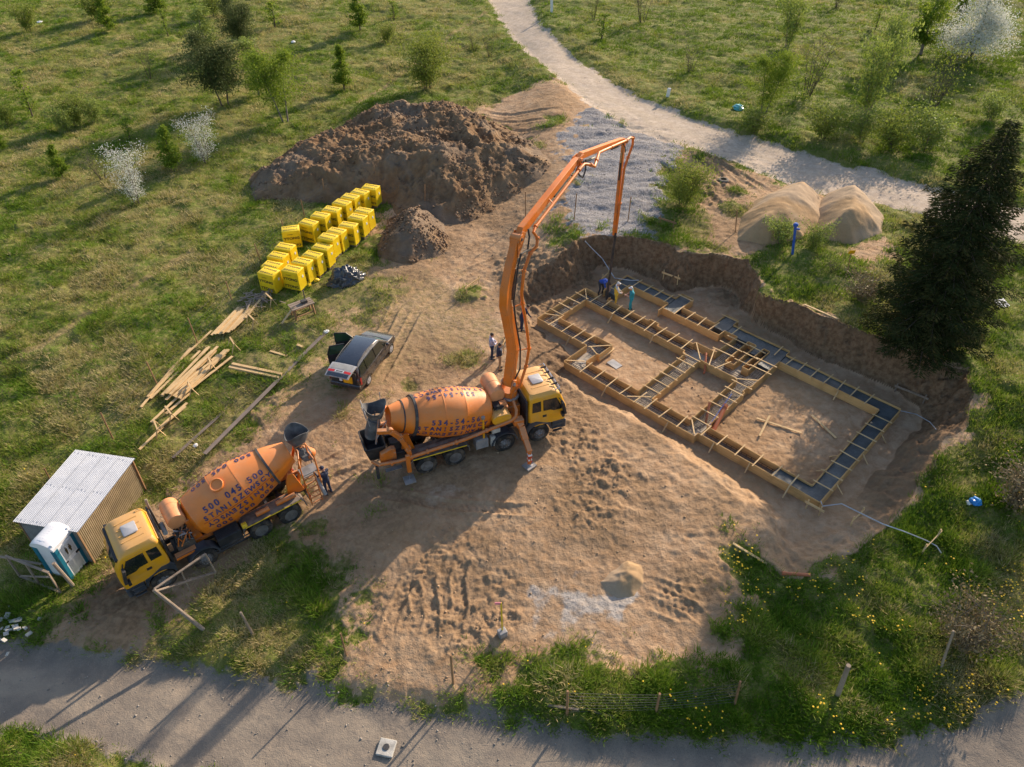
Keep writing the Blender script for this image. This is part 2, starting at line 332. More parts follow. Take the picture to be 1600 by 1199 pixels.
def zones(x, y):
    r = {}
    e = (fbm(x, y, 1.1, 5, 71, .6)-.5)
    sb = np.minimum(np.minimum(sdist(x, y, BARE), sdist(x, y, BARE2)), sdist(x, y, BARE3))
    r['bare'] = sst(.8, -.8, sb+e*3.6); r['sbare'] = sb
    r['earthy'] = sst(2.0, -2.0, sdist(x, y, EARTHY)+e*6)*.55
    for i_ in (0, 2):
        d_, _, _ = ldist(x, y, FIELDRUTS[i_][0]); r['earthy'] = np.maximum(r['earthy'], .95*np.exp(-((d_+e*.6)/.34)**2))
    for sx_, sy_, sr_ in SPOTS: r['bare'] = r['bare']*(1-np.clip(np.exp(-((x-sx_)**2+(y-sy_)**2)/(sr_*sr_))*(1.4+e*6)-.12, 0, 1))
    sr = sdist(x, y, ROAD); r['sroad'] = sr; r['road'] = sst(.35, -.35, sr+e*1.6)
    st = sdist(x, y, TRACK); r['strack'] = st; r['track'] = sst(.5, -.5, st+e*1.3)
    ln_ = np.zeros_like(st)
    for d0 in (.9, 2.5): ln_ = np.maximum(ln_, np.exp(-((-st-d0+e*1.2)/.34)**2))
    for d0 in (1.5, 3.3, 5.0): ln_ = np.maximum(ln_, np.exp(-((-sr-d0+e*1.5)/.5)**2))
    r['lane'] = ln_*np.clip(.35+1.3*(fbm(x, y, 3.0, 3, 75)-.25), 0, 1)
    sa = sdist(x, y, APRON); r['sapron'] = sa; r['apron'] = sst(1.0, -1.0, sa+e*4.5)
    r['lime'] = np.maximum(np.maximum(sst(.9, -.9, sdist(x, y, LIME)+e*4), .8*sst(.5, -.5, sdist(x, y, LIME2)+e*2.5)), .45*sst(.8, -.8, sdist(x, y, GREYP)+e*2))
    return r
# grid
R = lambda y: np.sqrt(y*y+HC*HC)
ys = [10.0]
while ys[-1] < 112: ys.append(ys[-1]+.0019*math.hypot(ys[-1], HC))
yy = ys[-1]; st_ = .4
while yy < 4500: st_ *= 1.18; yy += st_; ys.append(yy)
pre = []; yy = 10.0; st_ = .3
while yy > -60: st_ *= 1.2; yy -= st_; pre.append(yy)
ys = np.array(pre[::-1]+ys)
us = list(np.arange(-.68, .6801, .00145)); uo = []; u = .68; d = .004
while u < 30: d *= 1.22; u += d; uo.append(u)
us = np.array([-v for v in uo[::-1]]+us+uo)
Xg = us[None, :]*R(ys)[:, None]; Yg = np.repeat(ys[:, None], len(us), 1)
sh = Xg.shape; X = Xg.ravel(); Y = Yg.ravel()
core = (np.abs(X) < 75) & (Y > 4) & (Y < 125)
Z = np.array(base(X, Y)); Kp = np.ones_like(Z)
zc, kc = height(X[core], Y[core]); Z[core] = zc; Kp[core] = kc
zn = zones(X[core], Y[core]); A = {}
for k_ in ('bare', 'earthy', 'road', 'track', 'apron', 'lime', 'lane', 'sroad', 'strack', 'sapron', 'sbare'):
    a_ = np.zeros_like(Z) if k_[0] != 's' else np.full_like(Z, 1e3); a_[core] = zn[k_]; A[k_] = a_
A['bare'] = np.maximum(A['bare'], (Kp < .985).astype(float))
xc, yc = X[core], Y[core]; bc = A['bare'][core]; hard = np.maximum.reduce([A['road'][core], A['track'][core]])
dz = np.zeros_like(xc)
# field tussocks and swells
field = (1-bc)*(1-hard)*(1-A['apron'][core])
dz += field*((fbm(xc, yc, .95, 4, 11, .55)-.45)*.34+(fbm(xc*.6, yc, 2.6, 3, 12)-.5)*.35+(fbm(xc, yc, 7, 3, 13)-.5)*.5)
# footprints and loose sand
sand = bc*(1-hard)
fp = np.clip(vn(xc/.27, yc/.22, 51)-.52, 0, 1)*np.clip(vn(xc/1.9+5, yc/1.9, 53)*1.6-.3, 0, 1)
walked = sst(0, 6, xc)*sst(34, 26, yc)*sst(10, 14, yc)+.5*sst(9, 13, xc)
dz += sand*(-.11*fp*np.clip(walked, 0, 1)+(fbm(xc, yc, .50, 4, 23, .6)-.5)*.09)
# clods between cab and formwork, and around the pit back
clod = np.zeros_like(xc)
for (a, b, r_, h_) in ((905, 690, 2.4, .13), (945, 735, 2.4, .15), (930, 790, 2.2, .10), (870, 600, 1.5, .12), (700, 900, 3.2, .09), (770, 930, 2.2, .10), (640, 950, 2.5, .08), (860, 440, 2.5, .25), (900, 395, 2.0, .3), (820, 420, 3, .22), (1110, 300, 3.0, .2), (1130, 250, 3.0, .15), (720, 980, 2.0, .15), (785, 960, 1.2, .15), (1150, 420, 1.6, .2)):
    c_ = PT(a, b); q = np.hypot(xc-c_.x, yc-c_.y)/r_; clod = np.maximum(clod, np.clip(1-q*q, 0, 1)*h_)
dz += clod*(np.clip(fbm(xc, yc, .42, 5, 61, .65)-.40, 0, 1)*3.0)
damp = np.zeros_like(Z); damp[core] = np.clip(clod*4.5*(.4+fbm(xc, yc, 1.4, 3, 63)), 0, 1)
dq = np.zeros_like(xc)
for a, b, r_ in DAMP: dq = np.maximum(dq, np.exp(-((xc-a)**2+(yc-b)**2)/(r_*r_)))
damp[core] = np.maximum(damp[core], np.clip(1.35*dq*(.15+1.5*np.clip(fbm(xc, yc, 2.2, 5, 67, .6)-.22, 0, 1)), 0, .95)); dz += dq*bc*(fbm(xc, yc, .45, 4, 69, .6)-.5)*.10; A['damp'] = damp
for pl, wd in RUTS:
    bb = (xc > pl[:, 0].min()-1) & (xc < pl[:, 0].max()+1) & (yc > pl[:, 1].min()-1) & (yc < pl[:, 1].max()+1)
    d_, s_, sg_ = ldist(xc[bb], yc[bb], pl); q = d_/wd
    lug = np.sin((s_+sg_*d_*.7)*2*PI/.32); Lt = np.hypot(*np.diff(pl, axis=0).T).sum(); fade = np.clip(np.minimum(s_, Lt-s_)/1.6, 0, 1)*np.clip(fbm(xc[bb], yc[bb], 1.3, 3, 171)*3.0-.15, 0, 1)
    dz[bb] += fade*(np.where(q < 1, -.05+.016*lug, 0)+.055*np.exp(-((q-1.25)/.35)**2))
for pl, wd in FIELDRUTS:
    d_, s_, sg_ = ldist(xc, yc, pl); dz -= .10*np.exp(-(d_/wd)**2)
# roads: shallow wheel lanes, raised verge; bottom road lies a little below the verge
sr = A['sroad'][core]; dz += -.28*sst(.7, -.5, sr)
dz += .10*np.exp(-((sr-1.6)/1.2)**2)*(yc < 24)
dz += -.18*sst(.8, -.5, A['strack'][core])+.12*np.exp(-((A['strack'][core]-1.8)/1.1)**2)*(1-bc)
dz += A['apron'][core]*((fbm(xc, yc, .6, 4, 81)-.5)*.12+(fbm(xc*.5, yc*1.6, 2.2, 3, 83)-.5)*.5)
Z[core] += dz
def ztab(x, y):
    """full terrain height by lookup in the finished grid"""
    j = np.interp(y, ys, np.arange(len(ys))); i = np.interp(np.asarray(x)/R(np.asarray(y, float)), us, np.arange(len(us)))
    j0 = np.clip(np.floor(j).astype(int), 0, len(ys)-2); i0 = np.clip(np.floor(i).astype(int), 0, len(us)-2); fj = j-j0; fi = i-i0
    Zg = Z.reshape(sh); return (Zg[j0, i0]*(1-fi)+Zg[j0, i0+1]*fi)*(1-fj)+(Zg[j0+1, i0]*(1-fi)+Zg[j0+1, i0+1]*fi)*fj
def gz(x, y): return float(ztab(np.array([x]), np.array([y]))[0])
def GT(px, py, dz=0):
    """point where the sight line meets the finished ground"""
    d = ray(px, py); z = 0.0
    for i in range(40):
        t = (z-HC)/d[2]; z = .6*z+.4*gz(d[0]*t, d[1]*t)
    p = P(px, py, z); p.z += dz; return p
# terrain material
def terrain_mat():
    m, nt = newmat('terrain'); g = NG(nt); pos = g.n('NewGeometry').outputs['Position']
    n0 = g.noise(pos, .12, 4); n1 = g.noise(pos, .7, 5, .6); n2 = g.noise(pos, 4.0, 5, .65); n3 = g.noise(pos, 22.0, 4, .6); n4 = g.noise(pos, 1.9, 6, .7, .4)
    grass = g.mix(g.ss(n1, .38, .66), (.095, .135, .020), (.205, .195, .055)); grass = g.mix(g.ss(n2, .45, .75), grass, (.28, .225, .10)); grass = g.mix(g.math('MULTIPLY', g.ss(n3, .5, .8), .5), grass, (.07, .08, .018))
    s1 = g.mix(g.ss(n4, .3, .72), (.35, .215, .120), (.49, .34, .215)); s1 = g.mix(g.math('MULTIPLY', g.ss(n0, .42, .66), .6), s1, (.30, .185, .092)); s1 = g.mix(g.math('MULTIPLY', g.ss(g.noise(pos, .33, 6, .7, .6), .5, .72), .5), s1, (.54, .405, .28)); s1 = g.mix(g.math('MULTIPLY', g.ss(n2, .55, .8), .5), s1, (.23, .14, .075)); s1 = g.mix(g.math('MULTIPLY', g.ss(n3, .55, .8), .35), s1, (.55, .40, .25))
    vor = g.n('TexVoronoi'); g.put(vor.inputs['Vector'], pos); vor.inputs['Scale'].default_value = 15
    vf = g.n('SeparateColor'); g.put(vf.inputs[0], vor.outputs['Color'])
    st = g.mix(vf.outputs[0], (.145, .14, .145), (.36, .35, .355)); st = g.mix(g.ss(n2, .4, .7), st, (.235, .215, .205))
    rd = g.mix(g.ss(n1, .35, .7), (.185, .155, .128), (.265, .22, .172)); rd = g.mix(g.math('MULTIPLY', g.ss(n3, .45, .7), .7), rd, (.15, .135, .12)); rd = g.mix(g.math('MULTIPLY', g.ss(n4, .5, .75), .5), rd, (.38, .295, .215)); rd = g.mix(g.math('MULTIPLY', g.ss(g.noise(pos, 55, 2), .6, .75), .6), rd, (.46, .42, .38))
    tr = g.mix(g.ss(n4, .35, .7), (.42, .335, .26), (.54, .45, .36)); tr = g.mix(g.math('MULTIPLY', g.ss(n2, .5, .75), .55), tr, (.27, .22, .18))
    lm = g.mix(g.ss(n4, .3, .7), (.36, .305, .255), (.50, .44, .385))
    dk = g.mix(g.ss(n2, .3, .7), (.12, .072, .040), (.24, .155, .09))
    def edge(a, lo=.35, hi=.65, k=.55): return g.ss(g.math('ADD', g.attr(a), g.math('MULTIPLY', g.math('SUBTRACT', n2, .5), k)), lo, hi)
    c = g.mix(edge('bare'), grass, s1)
    c = g.mix(g.math('MULTIPLY', edge('earthy', .25, .7, .9), .8), c, g.mix(g.ss(n2, .35, .65), (.33, .235, .125), (.20, .16, .07)))
    c = g.mix(g.math('MULTIPLY', g.attr('damp'), .92), c, g.mix(g.ss(n2, .35, .65), (.165, .105, .058), (.30, .195, .11)))
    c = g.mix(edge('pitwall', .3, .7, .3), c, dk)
    c = g.mix(edge('apron'), c, st); c = g.mix(edge('track'), c, tr); c = g.mix(edge('road', .3, .7, .4), c, rd); c = g.mix(g.math('MULTIPLY', g.math('MULTIPLY', g.attr('lane'), g.math('MAXIMUM', g.math('MULTIPLY', g.attr('road'), .7), g.attr('track'))), .6), c, (.44, .355, .26)); c = g.mix(edge('lime', .3, .9, .5), c, lm)
    vo2 = g.n('TexVoronoi', feature='SMOOTH_F1'); g.put(vo2.inputs['Vector'], pos); vo2.inputs['Scale'].default_value = 3.6; n5 = g.noise(pos, 9, 4, .6)
    hgt = g.math('ADD', g.math('ADD', g.math('MULTIPLY', n3, .55), g.math('MULTIPLY', g.attr('bare'), g.math('ADD', g.math('MULTIPLY', vo2.outputs['Distance'], .9), n5))), g.math('ADD', n2, g.math('MULTIPLY', vor.outputs['Distance'], g.math('MULTIPLY', g.attr('apron'), 1.0))))
    g.out(g.bsdf(c, .95, 0, g.bump(hgt, .045, .8), .15)); return m
M['terrain'] = terrain_mat()
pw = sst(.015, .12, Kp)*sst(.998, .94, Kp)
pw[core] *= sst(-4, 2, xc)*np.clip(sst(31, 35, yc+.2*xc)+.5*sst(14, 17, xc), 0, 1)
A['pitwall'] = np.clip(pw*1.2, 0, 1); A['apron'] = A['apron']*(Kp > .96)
nx = len(us); ny = len(ys)
ii, jj = np.meshgrid(np.arange(nx-1), np.arange(ny-1)); q0 = (jj*nx+ii).ravel()
quads = np.stack([q0, q0+1, q0+nx+1, q0+nx], 1)
fa = lambda k_: A[k_][quads].mean(1)
zid = np.zeros(len(quads), int)
zid[fa('sapron') < 0] = 3; zid[fa('strack') < 0] = 2; zid[fa('sroad') < 0] = 1
co = np.stack([X, Y, Z], 1)
for zi, nm in enumerate(('ground', 'gravel_road', 'dirt_road', 'crushed_stone')):
    qs = quads[zid == zi]; used, inv = np.unique(qs.ravel(), return_inverse=True)
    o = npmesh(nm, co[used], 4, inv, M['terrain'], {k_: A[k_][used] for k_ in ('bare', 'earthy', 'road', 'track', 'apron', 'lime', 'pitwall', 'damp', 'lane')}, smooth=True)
    tag(o, kind='structure')
# ------------------------------------------------------------------ heaps
def earth_mat(name, c1, c2, c3, bump=.05):
    m, nt = newmat(name); g = NG(nt); pos = g.n('NewGeometry').outputs['Position']
    n1 = g.noise(pos, .6, 5, .6); n2 = g.noise(pos, 3.5, 6, .65, .3); n3 = g.noise(pos, 18, 4, .6)
    c = g.mix(g.ss(n1, .35, .65), c1, c2); c = g.mix(g.math('MULTIPLY', g.ss(n2, .45, .75), .7), c, c3); c = g.mix(g.math('MULTIPLY', g.ss(g.noise(pos, .28, 3), .48, .62), .45), c, tuple(sum(c2)/3*k_ for k_ in (1.18, 1.0, .82))); c = g.mix(g.math('MULTIPLY', g.ss(n3, .55, .8), .4), c, tuple(v*1.5 for v in c2))
    g.out(g.bsdf(c, .95, 0, g.bump(g.math('ADD', n2, g.math('MULTIPLY', n3, .5)), bump, .9), .12)); return m
M['soil'] = earth_mat('dark_soil', (.16, .095, .052), (.255, .17, .10), (.30, .185, .095), .09)
M['sandheap'] = earth_mat('heap_sand', (.36, .235, .125), (.42, .285, .16), (.31, .20, .11), .02)
def heap(name, pts, hfun, m, res, label, cat, warp=.8):
    pg = poly(pts); x0, y0 = pg.min(0)-.3; x1, y1 = pg.max(0)+.3
    gx = np.arange(x0, x1, res); gy = np.arange(y0, y1, res); xx, yy_ = np.meshgrid(gx, gy); x = xx.ravel(); y = yy_.ravel()
    wx = x+(fbm(x, y, 1.5, 3, 41)-.5)*warp; wy = y+(fbm(x, y, 1.5, 3, 43)-.5)*warp
    d = -sdist(wx, wy, pg); z = ztab(x, y)+hfun(x, y, d)-.06
    z = np.where(d < 0, ztab(x, y)-.06+d*.4, z); n = len(gx)
    a, b = np.meshgrid(np.arange(n-1), np.arange(len(gy)-1)); q = (b*n+a).ravel(); qd = np.stack([q, q+1, q+n+1, q+n], 1)
    qd = qd[(d[qd].max(1) > -.15)]; used, inv = np.unique(qd.ravel(), return_inverse=True)
    o = npmesh(name, np.stack([x, y, z], 1)[used], 4, inv, m, smooth=True); return tag(o, label, cat)
def big(x, y, d):
    cap = 2.1+.9*sst(-15, -6, x)
    h = np.minimum(.58*np.maximum(d, 0), cap+.0*d); h = h-.25*np.exp(-((h-cap)/.5)**2)
    rid = 1-np.abs(2*fbm(x, y, 3.4, 3, 91)-1); k = sst(.2, 2.0, d)
    f2 = fbm(x, y, .55, 5, 93, .68); return h+k*((rid-.7)*1.15+(f2-.5)*(.35+.8*fbm(x, y, 3, 2, 98))+np.clip(vn(x/.3, y/.3, 95)-.70, 0, 1)*.35+(vn(x/.17, y/.17, 96)-.5)*.10)
bigm = heap('dirt_mound', [(385, 292), (400, 313), (510, 320), (600, 318), (622, 342), (680, 352), (742, 348), (792, 315), (842, 284), (864, 258), (848, 232), (812, 206), (760, 183), (700, 172), (600, 176), (545, 192), (478, 226), (425, 248), (392, 272)], big, M['soil'], .095, 'large heap of dark excavated soil behind the yellow block pallets', 'dirt mound')
smallm = heap('dirt_mound', [(588, 396), (600, 407), (645, 412), (692, 398), (704, 372), (694, 346), (655, 326), (612, 342), (594, 372)], lambda x, y, d: np.minimum(.75*np.maximum(d, 0), 1.7)+(fbm(x, y, .6, 4, 97)-.5)*.4*sst(0, .8, d), M['soil'], .10, 'small soil heap at the foot of the large dark mound', 'dirt mound')
def sandh(top, seed):
    def f(x, y, d):
        t_ = np.clip(d/2.6, 0, 1); h = top*(1-(1-t_)**1.75)
        return h+(fbm(x, y, 1.6, 3, seed)-.5)*.09*sst(0, 1, d)+.005*np.sin((x*.8+y*.5)*9)*sst(.4, 1.2, d)
    return f
heap('sand_heap', [(1150, 376), (1156, 340), (1180, 314), (1225, 292), (1262, 290), (1284, 308), (1288, 345), (1255, 376), (1200, 384)], sandh(1.5, 101), M['sandheap'], .10, 'ridged sand heap by the dirt road, the one nearer the crushed stone', 'sand heap', .2)
heap('sand_heap', [(1270, 372), (1272, 330), (1290, 300), (1325, 292), (1358, 305), (1383, 338), (1380, 364), (1335, 381), (1295, 379)], sandh(1.55, 103), M['sandheap'], .10, 'rounded sand heap by the dirt road, the one nearer the dark spruce', 'sand heap', .2)
HC_ = PT(985, 905)
heap('sand_heap', [(922, 908), (950, 886), (980, 868), (1008, 880), (1012, 915), (998, 940), (966, 944), (940, 928)], lambda x, y, d: sst(-.05, .6, d)*(.42*np.exp(-(((x-HC_.x)*.9+(y-HC_.y)*.3)**2+((y-HC_.y)*.8-(x-HC_.x)*.25)**2)**.62/.75)+.05+(fbm(x, y, .45, 4, 107)-.5)*.16), M['sandheap'], .05, 'small pointed sand heap beside the whitish patch in front', 'sand heap', .3)
# ------------------------------------------------------------------ lettering
def text_mesh(s, size, bold=.0):
    cu = bpy.data.curves.new('lettering', 'FONT'); cu.body = s; cu.size = size; cu.align_x = 'CENTER'; cu.align_y = 'CENTER'; cu.offset = bold; cu.resolution_u = 3
    ob = bpy.data.objects.new('lettering', cu); COL.objects.link(ob)
    dg = bpy.context.evaluated_depsgraph_get(); dg.update()
    me = bpy.data.meshes.new_from_object(ob.evaluated_get(dg))
    vs = [tuple(v.co) for v in me.vertices]; fs = [tuple(p.vertices) for p in me.polygons]
    bpy.data.objects.remove(ob); bpy.data.curves.remove(cu); bpy.data.meshes.remove(me)
    return vs, fs
TEXTS = {}
def letters(s, size, bold=.01):
    k = (s, size, bold)
    if k not in TEXTS: TEXTS[k] = text_mesh(s, size, bold)
    return TEXTS[k]
# ------------------------------------------------------------------ lorries
def rrect(xb, xf, hw, z, r=.14, n=4):
    pts = []
    for cx_, cy_, a0 in ((xf-r, hw-r, 0), (xb+r, hw-r, 90), (xb+r, -hw+r, 180), (xf-r, -hw+r, 270)):
        for k in range(n+1):
            a = rad(a0+90*k/n); pts.append((cx_+r*math.cos(a), cy_+r*math.sin(a), z))
    return pts
def make_wheel(root, x, y, dual):
    s = 1 if y > 0 else -1; R_, W = .52, (.30 if not dual else .58)
    mb = MB(); pr = [(0, .30), (0, .44), (.035, .495), (.06, .515), (W-.06, .515), (W-.03, .49), (W, .44), (W, .30)]
    mb.lathe(pr, (x, y-s*W, .515), (0, s, 0), 32, caps=False)
    for k in range(36):      # tread blocks
        a = 2*PI*k/36; M_ = Matrix.Rotation(a, 3, 'Y')
        mb.box(Vector((x, y-s*W/2, .515))+M_ @ Vector((0, 0, .512)), (.055, W-.10, .022), M_)
    wh = mb.build('wheel', M['tyre'], root, ang=30)
    rb = MB()
    if dual: pr = [(-.02, .305), (.0, .30), (-.10, .27), (-.16, .22), (-.17, .15), (-.06, .14), (-.03, .10), (-.03, .0)]
    else: pr = [(-.02, .305), (.0, .30), (-.05, .27), (.02, .22), (.04, .15), (.07, .13), (.10, .09), (.10, .0)]
    rb.lathe([(a, max(r, .002)) for a, r in pr], (x, y, .515), (0, s, 0), 28)
    nb = rb
    for k in range(10):
        a = 2*PI*k/10; rr = .185; nb.lathe([(0, .018), (.05, .018)], (x+rr*math.cos(a), y+s*((-.165) if dual else .03), .515+rr*math.sin(a)), (0, s, 0), 6, mi=1)
    for k in range(8):
        a = 2*PI*(k+.5)/8; rr = .245; nb.lathe([(-.01, .028), (.012, .028)], (x+rr*math.cos(a), y+s*((-.135) if dual else -.012), .515+rr*math.sin(a)), (0, s, 0), 8, mi=2)
    rb.build('rim', [M['rim'], M['grey'], M['black']], wh, ang=25)
def side_panel(mb, pts, y, th, mi=0, lean=None):
    """polygon in (x,z) on the side plane; lean(z) gives |y| at that height"""
    s = 1 if y > 0 else -1
    f = lambda x, z, o: (x, s*((lean(z) if lean else abs(y))+o), z)
    n = len(pts); vs = [f(x, z, th) for x, z in pts]+[f(x, z, -.02) for x, z in pts]
    mb.add(vs, [tuple(range(n)), tuple(range(2*n-1, n-1, -1))]+[((i+1) % n, i, n+i, n+(i+1) % n) for i in range(n)], mi)
def arc(cx_, cz_, r, a0, a1, n=14): return [(cx_+r*math.cos(rad(a0+(a1-a0)*k/n)), cz_+r*math.sin(rad(a0+(a1-a0)*k/n))) for k in range(n+1)]
CABL = [(1.02, -.52, 1.40, 1.165), (1.45, -.54, 1.43, 1.18), (1.86, -.54, 1.41, 1.175), (2.62, -.50, 1.13, 1.095), (2.80, -.46, .98, 1.05), (2.90, -.40, .82, .96), (2.935, -.30, .62, .80)]
def lean(z):
    zs = [a[0] for a in CABL]; ws = [a[3] for a in CABL]; return float(np.interp(z, zs, ws))
def xfront(z): return float(np.interp(z, [a[0] for a in CABL], [a[2] for a in CABL]))
def make_cab(root, lampbar):
    mb = MB(); mb.loft([rrect(xb, xf, hw, z, .13 if z < 2.7 else .2) for z, xb, xf, hw in CABL])
    for yy_ in (-.55, -.18, .18, .55): mb.box((.28, yy_, 2.938), (.9, .05, .02))      # roof ribs
    mb.prism([(-.56, 2.62), (-.52, 2.66), (-.50, 2.1), (-.56, 2.1)], -.9, .9)
    cab = mb.build('cab', M['cab'], root, ang=28)
    # windscreen follows the raked front
    mb = MB(); rows = []
    for z in (1.84, 2.2, 2.58):
        xf = xfront(z)+.012; hw = lean(z)-.10; rows.append([(xf-.03*(abs(t)**3), hw*t, z) for t in (-1, -.8, -.4, 0, .4, .8, 1)])
    vs = [p for r in rows for p in r]; fs = [(i*7+k, i*7+k+1, (i+1)*7+k+1, (i+1)*7+k) for i in range(2) for k in range(6)]
    mb.add(vs, fs); mb.add([(x-.03, y, z) for x, y, z in vs], [f[::-1] for f in fs]); mb.build('windscreen', M['glass'], cab, ang=50)
    for s in (-1, 1):
        mb = MB(); side_panel(mb, [(.22, 1.08), (1.24, 1.08), (1.30, 1.5), (1.22, 1.88), (.93, 2.58), (.20, 2.62), (.10, 2.5), (.10, 1.5), (.14, 1.2)], s, .014, lean=lean)
        dr = mb.build('door', M['cab'], cab, ang=40)
        mb = MB(); side_panel(mb, [(.20, 1.92), (.55, 1.90), (.72, 1.80), (1.14, 1.78), (1.16, 1.92), (.88, 2.50), (.20, 2.52)], s, .026, lean=lean)
        mb.build('side_window', M['glass'], dr)
        mb = MB(); side_panel(mb, [(-.38, 1.94), (.08, 1.92), (.08, 2.50), (-.34, 2.48)], s, .012, lean=lean); mb.build('rear_side_window', M['glass'], cab)
        mb = MB(); side_panel(mb, [(.16, 1.52), (.36, 1.52), (.36, 1.64), (.16, 1.64)], s, .024, lean=lean); mb.build('handle', M['black'], dr)
        # mirror
        mb = MB(); mb.box((1.16, s*1.38, 2.0), (.12, .25, .74), Matrix.Rotation(rad(-12), 3, 'Y')); mb.box((1.12, s*1.37, 1.58), (.12, .26, .2)); mb.tube([(1.02, s*1.1, 2.42), (1.12, s*1.34, 2.36)], .025, 6); mb.tube([(1.25, s*1.16, 1.55), (1.15, s*1.34, 1.6)], .025, 6)
        mb.build('mirror', M['black'], cab, bev=.02)
        # wheel arch fairing + steps
        mb = MB(); out = arc(0, .52, .60, 8, 172)+[(-.62, .62), (-.66, 1.05), (-.52, 1.32), (-.15, 1.34), (.25, 1.16), (.62, 1.03), (.66, .62)]
        mb.prism(out, s*.72, s*1.20); mb.build('mudguard', M['slate'], cab, bev=.015)
        mb = MB(); mb.box((1.0, s*1.06, .78), (.62, .24, .5)); mb.box((.98, s*1.19, .86), (.50, .05, .05), mi=1); mb.box((.98, s*1.19, .62), (.50, .05, .05), mi=1); mb.box((.98, s*1.16, .40), (.46, .12, .05), mi=1)
        mb.build('step', [M['slate'], M['dark']], cab, bev=.01)
        mb = MB(); mb.box((1.40, s*.92, .72), (.06, .36, .2)); mb.build('headlight', M['lgrey'], cab, bev=.02)
    mb = MB(); mb.box((1.28, 0, .70), (.30, 2.36, .50)); mb.box((1.36, 0, 1.16), (.16, 1.9, .26)); mb.build('bumper', M['slate'], cab, bev=.05)
    mb = MB(); mb.box((1.43, 0, 1.52), (.03, 1.6, .3)); mb.build('grille', M['black'], cab, bev=.01)
    mb = MB(); mb.loft([rrect(-.02, .56, .32, 2.955, .07), rrect(-.02, .56, .32, 2.985, .07), rrect(.01, .53, .29, 3.0, .06)]); mb.build('roof_hatch', M['lgrey'], cab, ang=30)
    mb = MB(); mb.loft([rrect(1.10, 1.22, 1.02, 2.56, .05), rrect(1.04, 1.20, 1.02, 2.66, .05)]); mb.build('sun_visor', M['black'], cab)
    if lampbar:
        mb = MB(); mb.tube([(.85, -.98, 2.88), (1.1, -.98, 2.92), (1.1, .98, 2.92), (.85, .98, 2.88)], .03, 8)
        for yy_ in (-.66, -.25, .25, .66): mb.lathe([(-.16, .015), (-.1, .03), (.1, .05), (.16, .07)], (.92, yy_, 2.97), (1, 0, 0), 8, mi=1)
        mb.build('roof_bar', [M['chrome'], M['black']], cab)
    else:
        mb = MB(); mb.tube([(-.18, -.78, 2.93), (-.40, -.80, 2.9), (-.55, -.74, 2.55)], .05, 6); mb.build('air_intake', M['cab'], cab)
    mb = MB(); mb.box((-.62, 0, 1.9), (.10, 2.2, 1.5)); mb.build('cab_rear_panel', M['black'], cab, bev=.02)
    return cab
DPROF = [(-.30, .25), (-.20, .62), (-.04, .90), (0, .95), (.10, .985), (.6, 1.075), (1.28, 1.155), (1.30, 1.165), (1.36, 1.17), (2.30, 1.172), (2.34, 1.16), (2.9, 1.05), (3.4, .94), (3.62, .885), (4.10, .74), (4.55, .57), (4.69, .52), (4.70, .46), (4.5, .40)]
def prof_r(s): return float(np.interp(s, [a for a, _ in DPROF], [b for _, b in DPROF]))
def make_drum(root, F0, R0, side, rows, manhole, redline, rings):
    F0 = Vector(F0); R0 = Vector(R0); ax = (R0-F0).normalized()
    e1 = Vector((0, side, 0)); e2 = ax.cross(e1)
    if e2.z < 0: e2 = -e2
    pt = lambda s, ph, o: F0+ax*s+(e1*math.cos(ph)+e2*math.sin(ph))*(prof_r(s)+o)
    mb = MB(); mb.lathe(DPROF, F0, ax, 64); d = mb.build('drum', M['drum'], root, ang=24)
    for s0, wd, rr in rings:
        mb = MB(); r0 = prof_r(s0); mb.lathe([(s0-wd/2, r0-.02), (s0-wd/2, r0+rr), (s0+wd/2, r0+rr-.015), (s0+wd/2, r0-.04)], F0, ax, 64, caps=False); mb.build('roller_ring', M['dark'], d, ang=30)
    for txt, size, s0, phd, flip, step in rows:
        vs, fs = [], []
        n = len(txt)
        for i, chx in enumerate(txt):
            if chx == ' ': continue
            lv, lf = letters(chx, size, .012); off = (i-(n-1)/2)*step
            o = len(vs)
            for x, y, z in lv:
                X_ = x+off; Y_ = y
                if flip: X_, Y_ = -X_, -Y_
                sdirn = 1 if side > 0 else -1      # reading direction: left to right as seen from that side
                s_ = s0+sdirn*X_; ph = rad(phd)+Y_/1.12
                vs.append(tuple(pt(s_, ph, .014)))
            fs += [tuple(k+o for k in f) for f in lf]
        me = MB(); me.add(vs, fs); me.build('lettering', M['bluetext'], d, fix=False, smooth=False)
    if redline:
        mb = MB(); n = 30; ss_ = [.25+k*(3.9-.25)/n for k in range(n+1)]
        vs = [pt(s, rad(redline)+w_, .012) for s in ss_ for w_ in (-.012, .012)]; mb.add(vs, [(2*k, 2*k+1, 2*k+3, 2*k+2) for k in range(n)]); mb.build('red_line', M['redline'], d, fix=False)
    if manhole:
        s0, phd = manhole; c = pt(s0, rad(phd), 0); ax2 = (c-(F0+ax*s0)).normalized()
        mb = MB(); mb.lathe([(-.03, .30), (.05, .30), (.07, .27), (.06, .23), (.035, .22), (.035, .01)], c, ax2, 28); mb.build('manhole_cover', M['drum'], d, ang=30)
    # plate seams
    mb = MB()
    for s0 in (1.30, 2.32):
        mb.lathe([(s0-.02, prof_r(s0)), (s0-.02, prof_r(s0)+.008), (s0+.02, prof_r(s0)+.008), (s0+.02, prof_r(s0))], F0, ax, 64, caps=False)
    mb.build('weld_seam', M['drum'], d, ang=30)
    return d
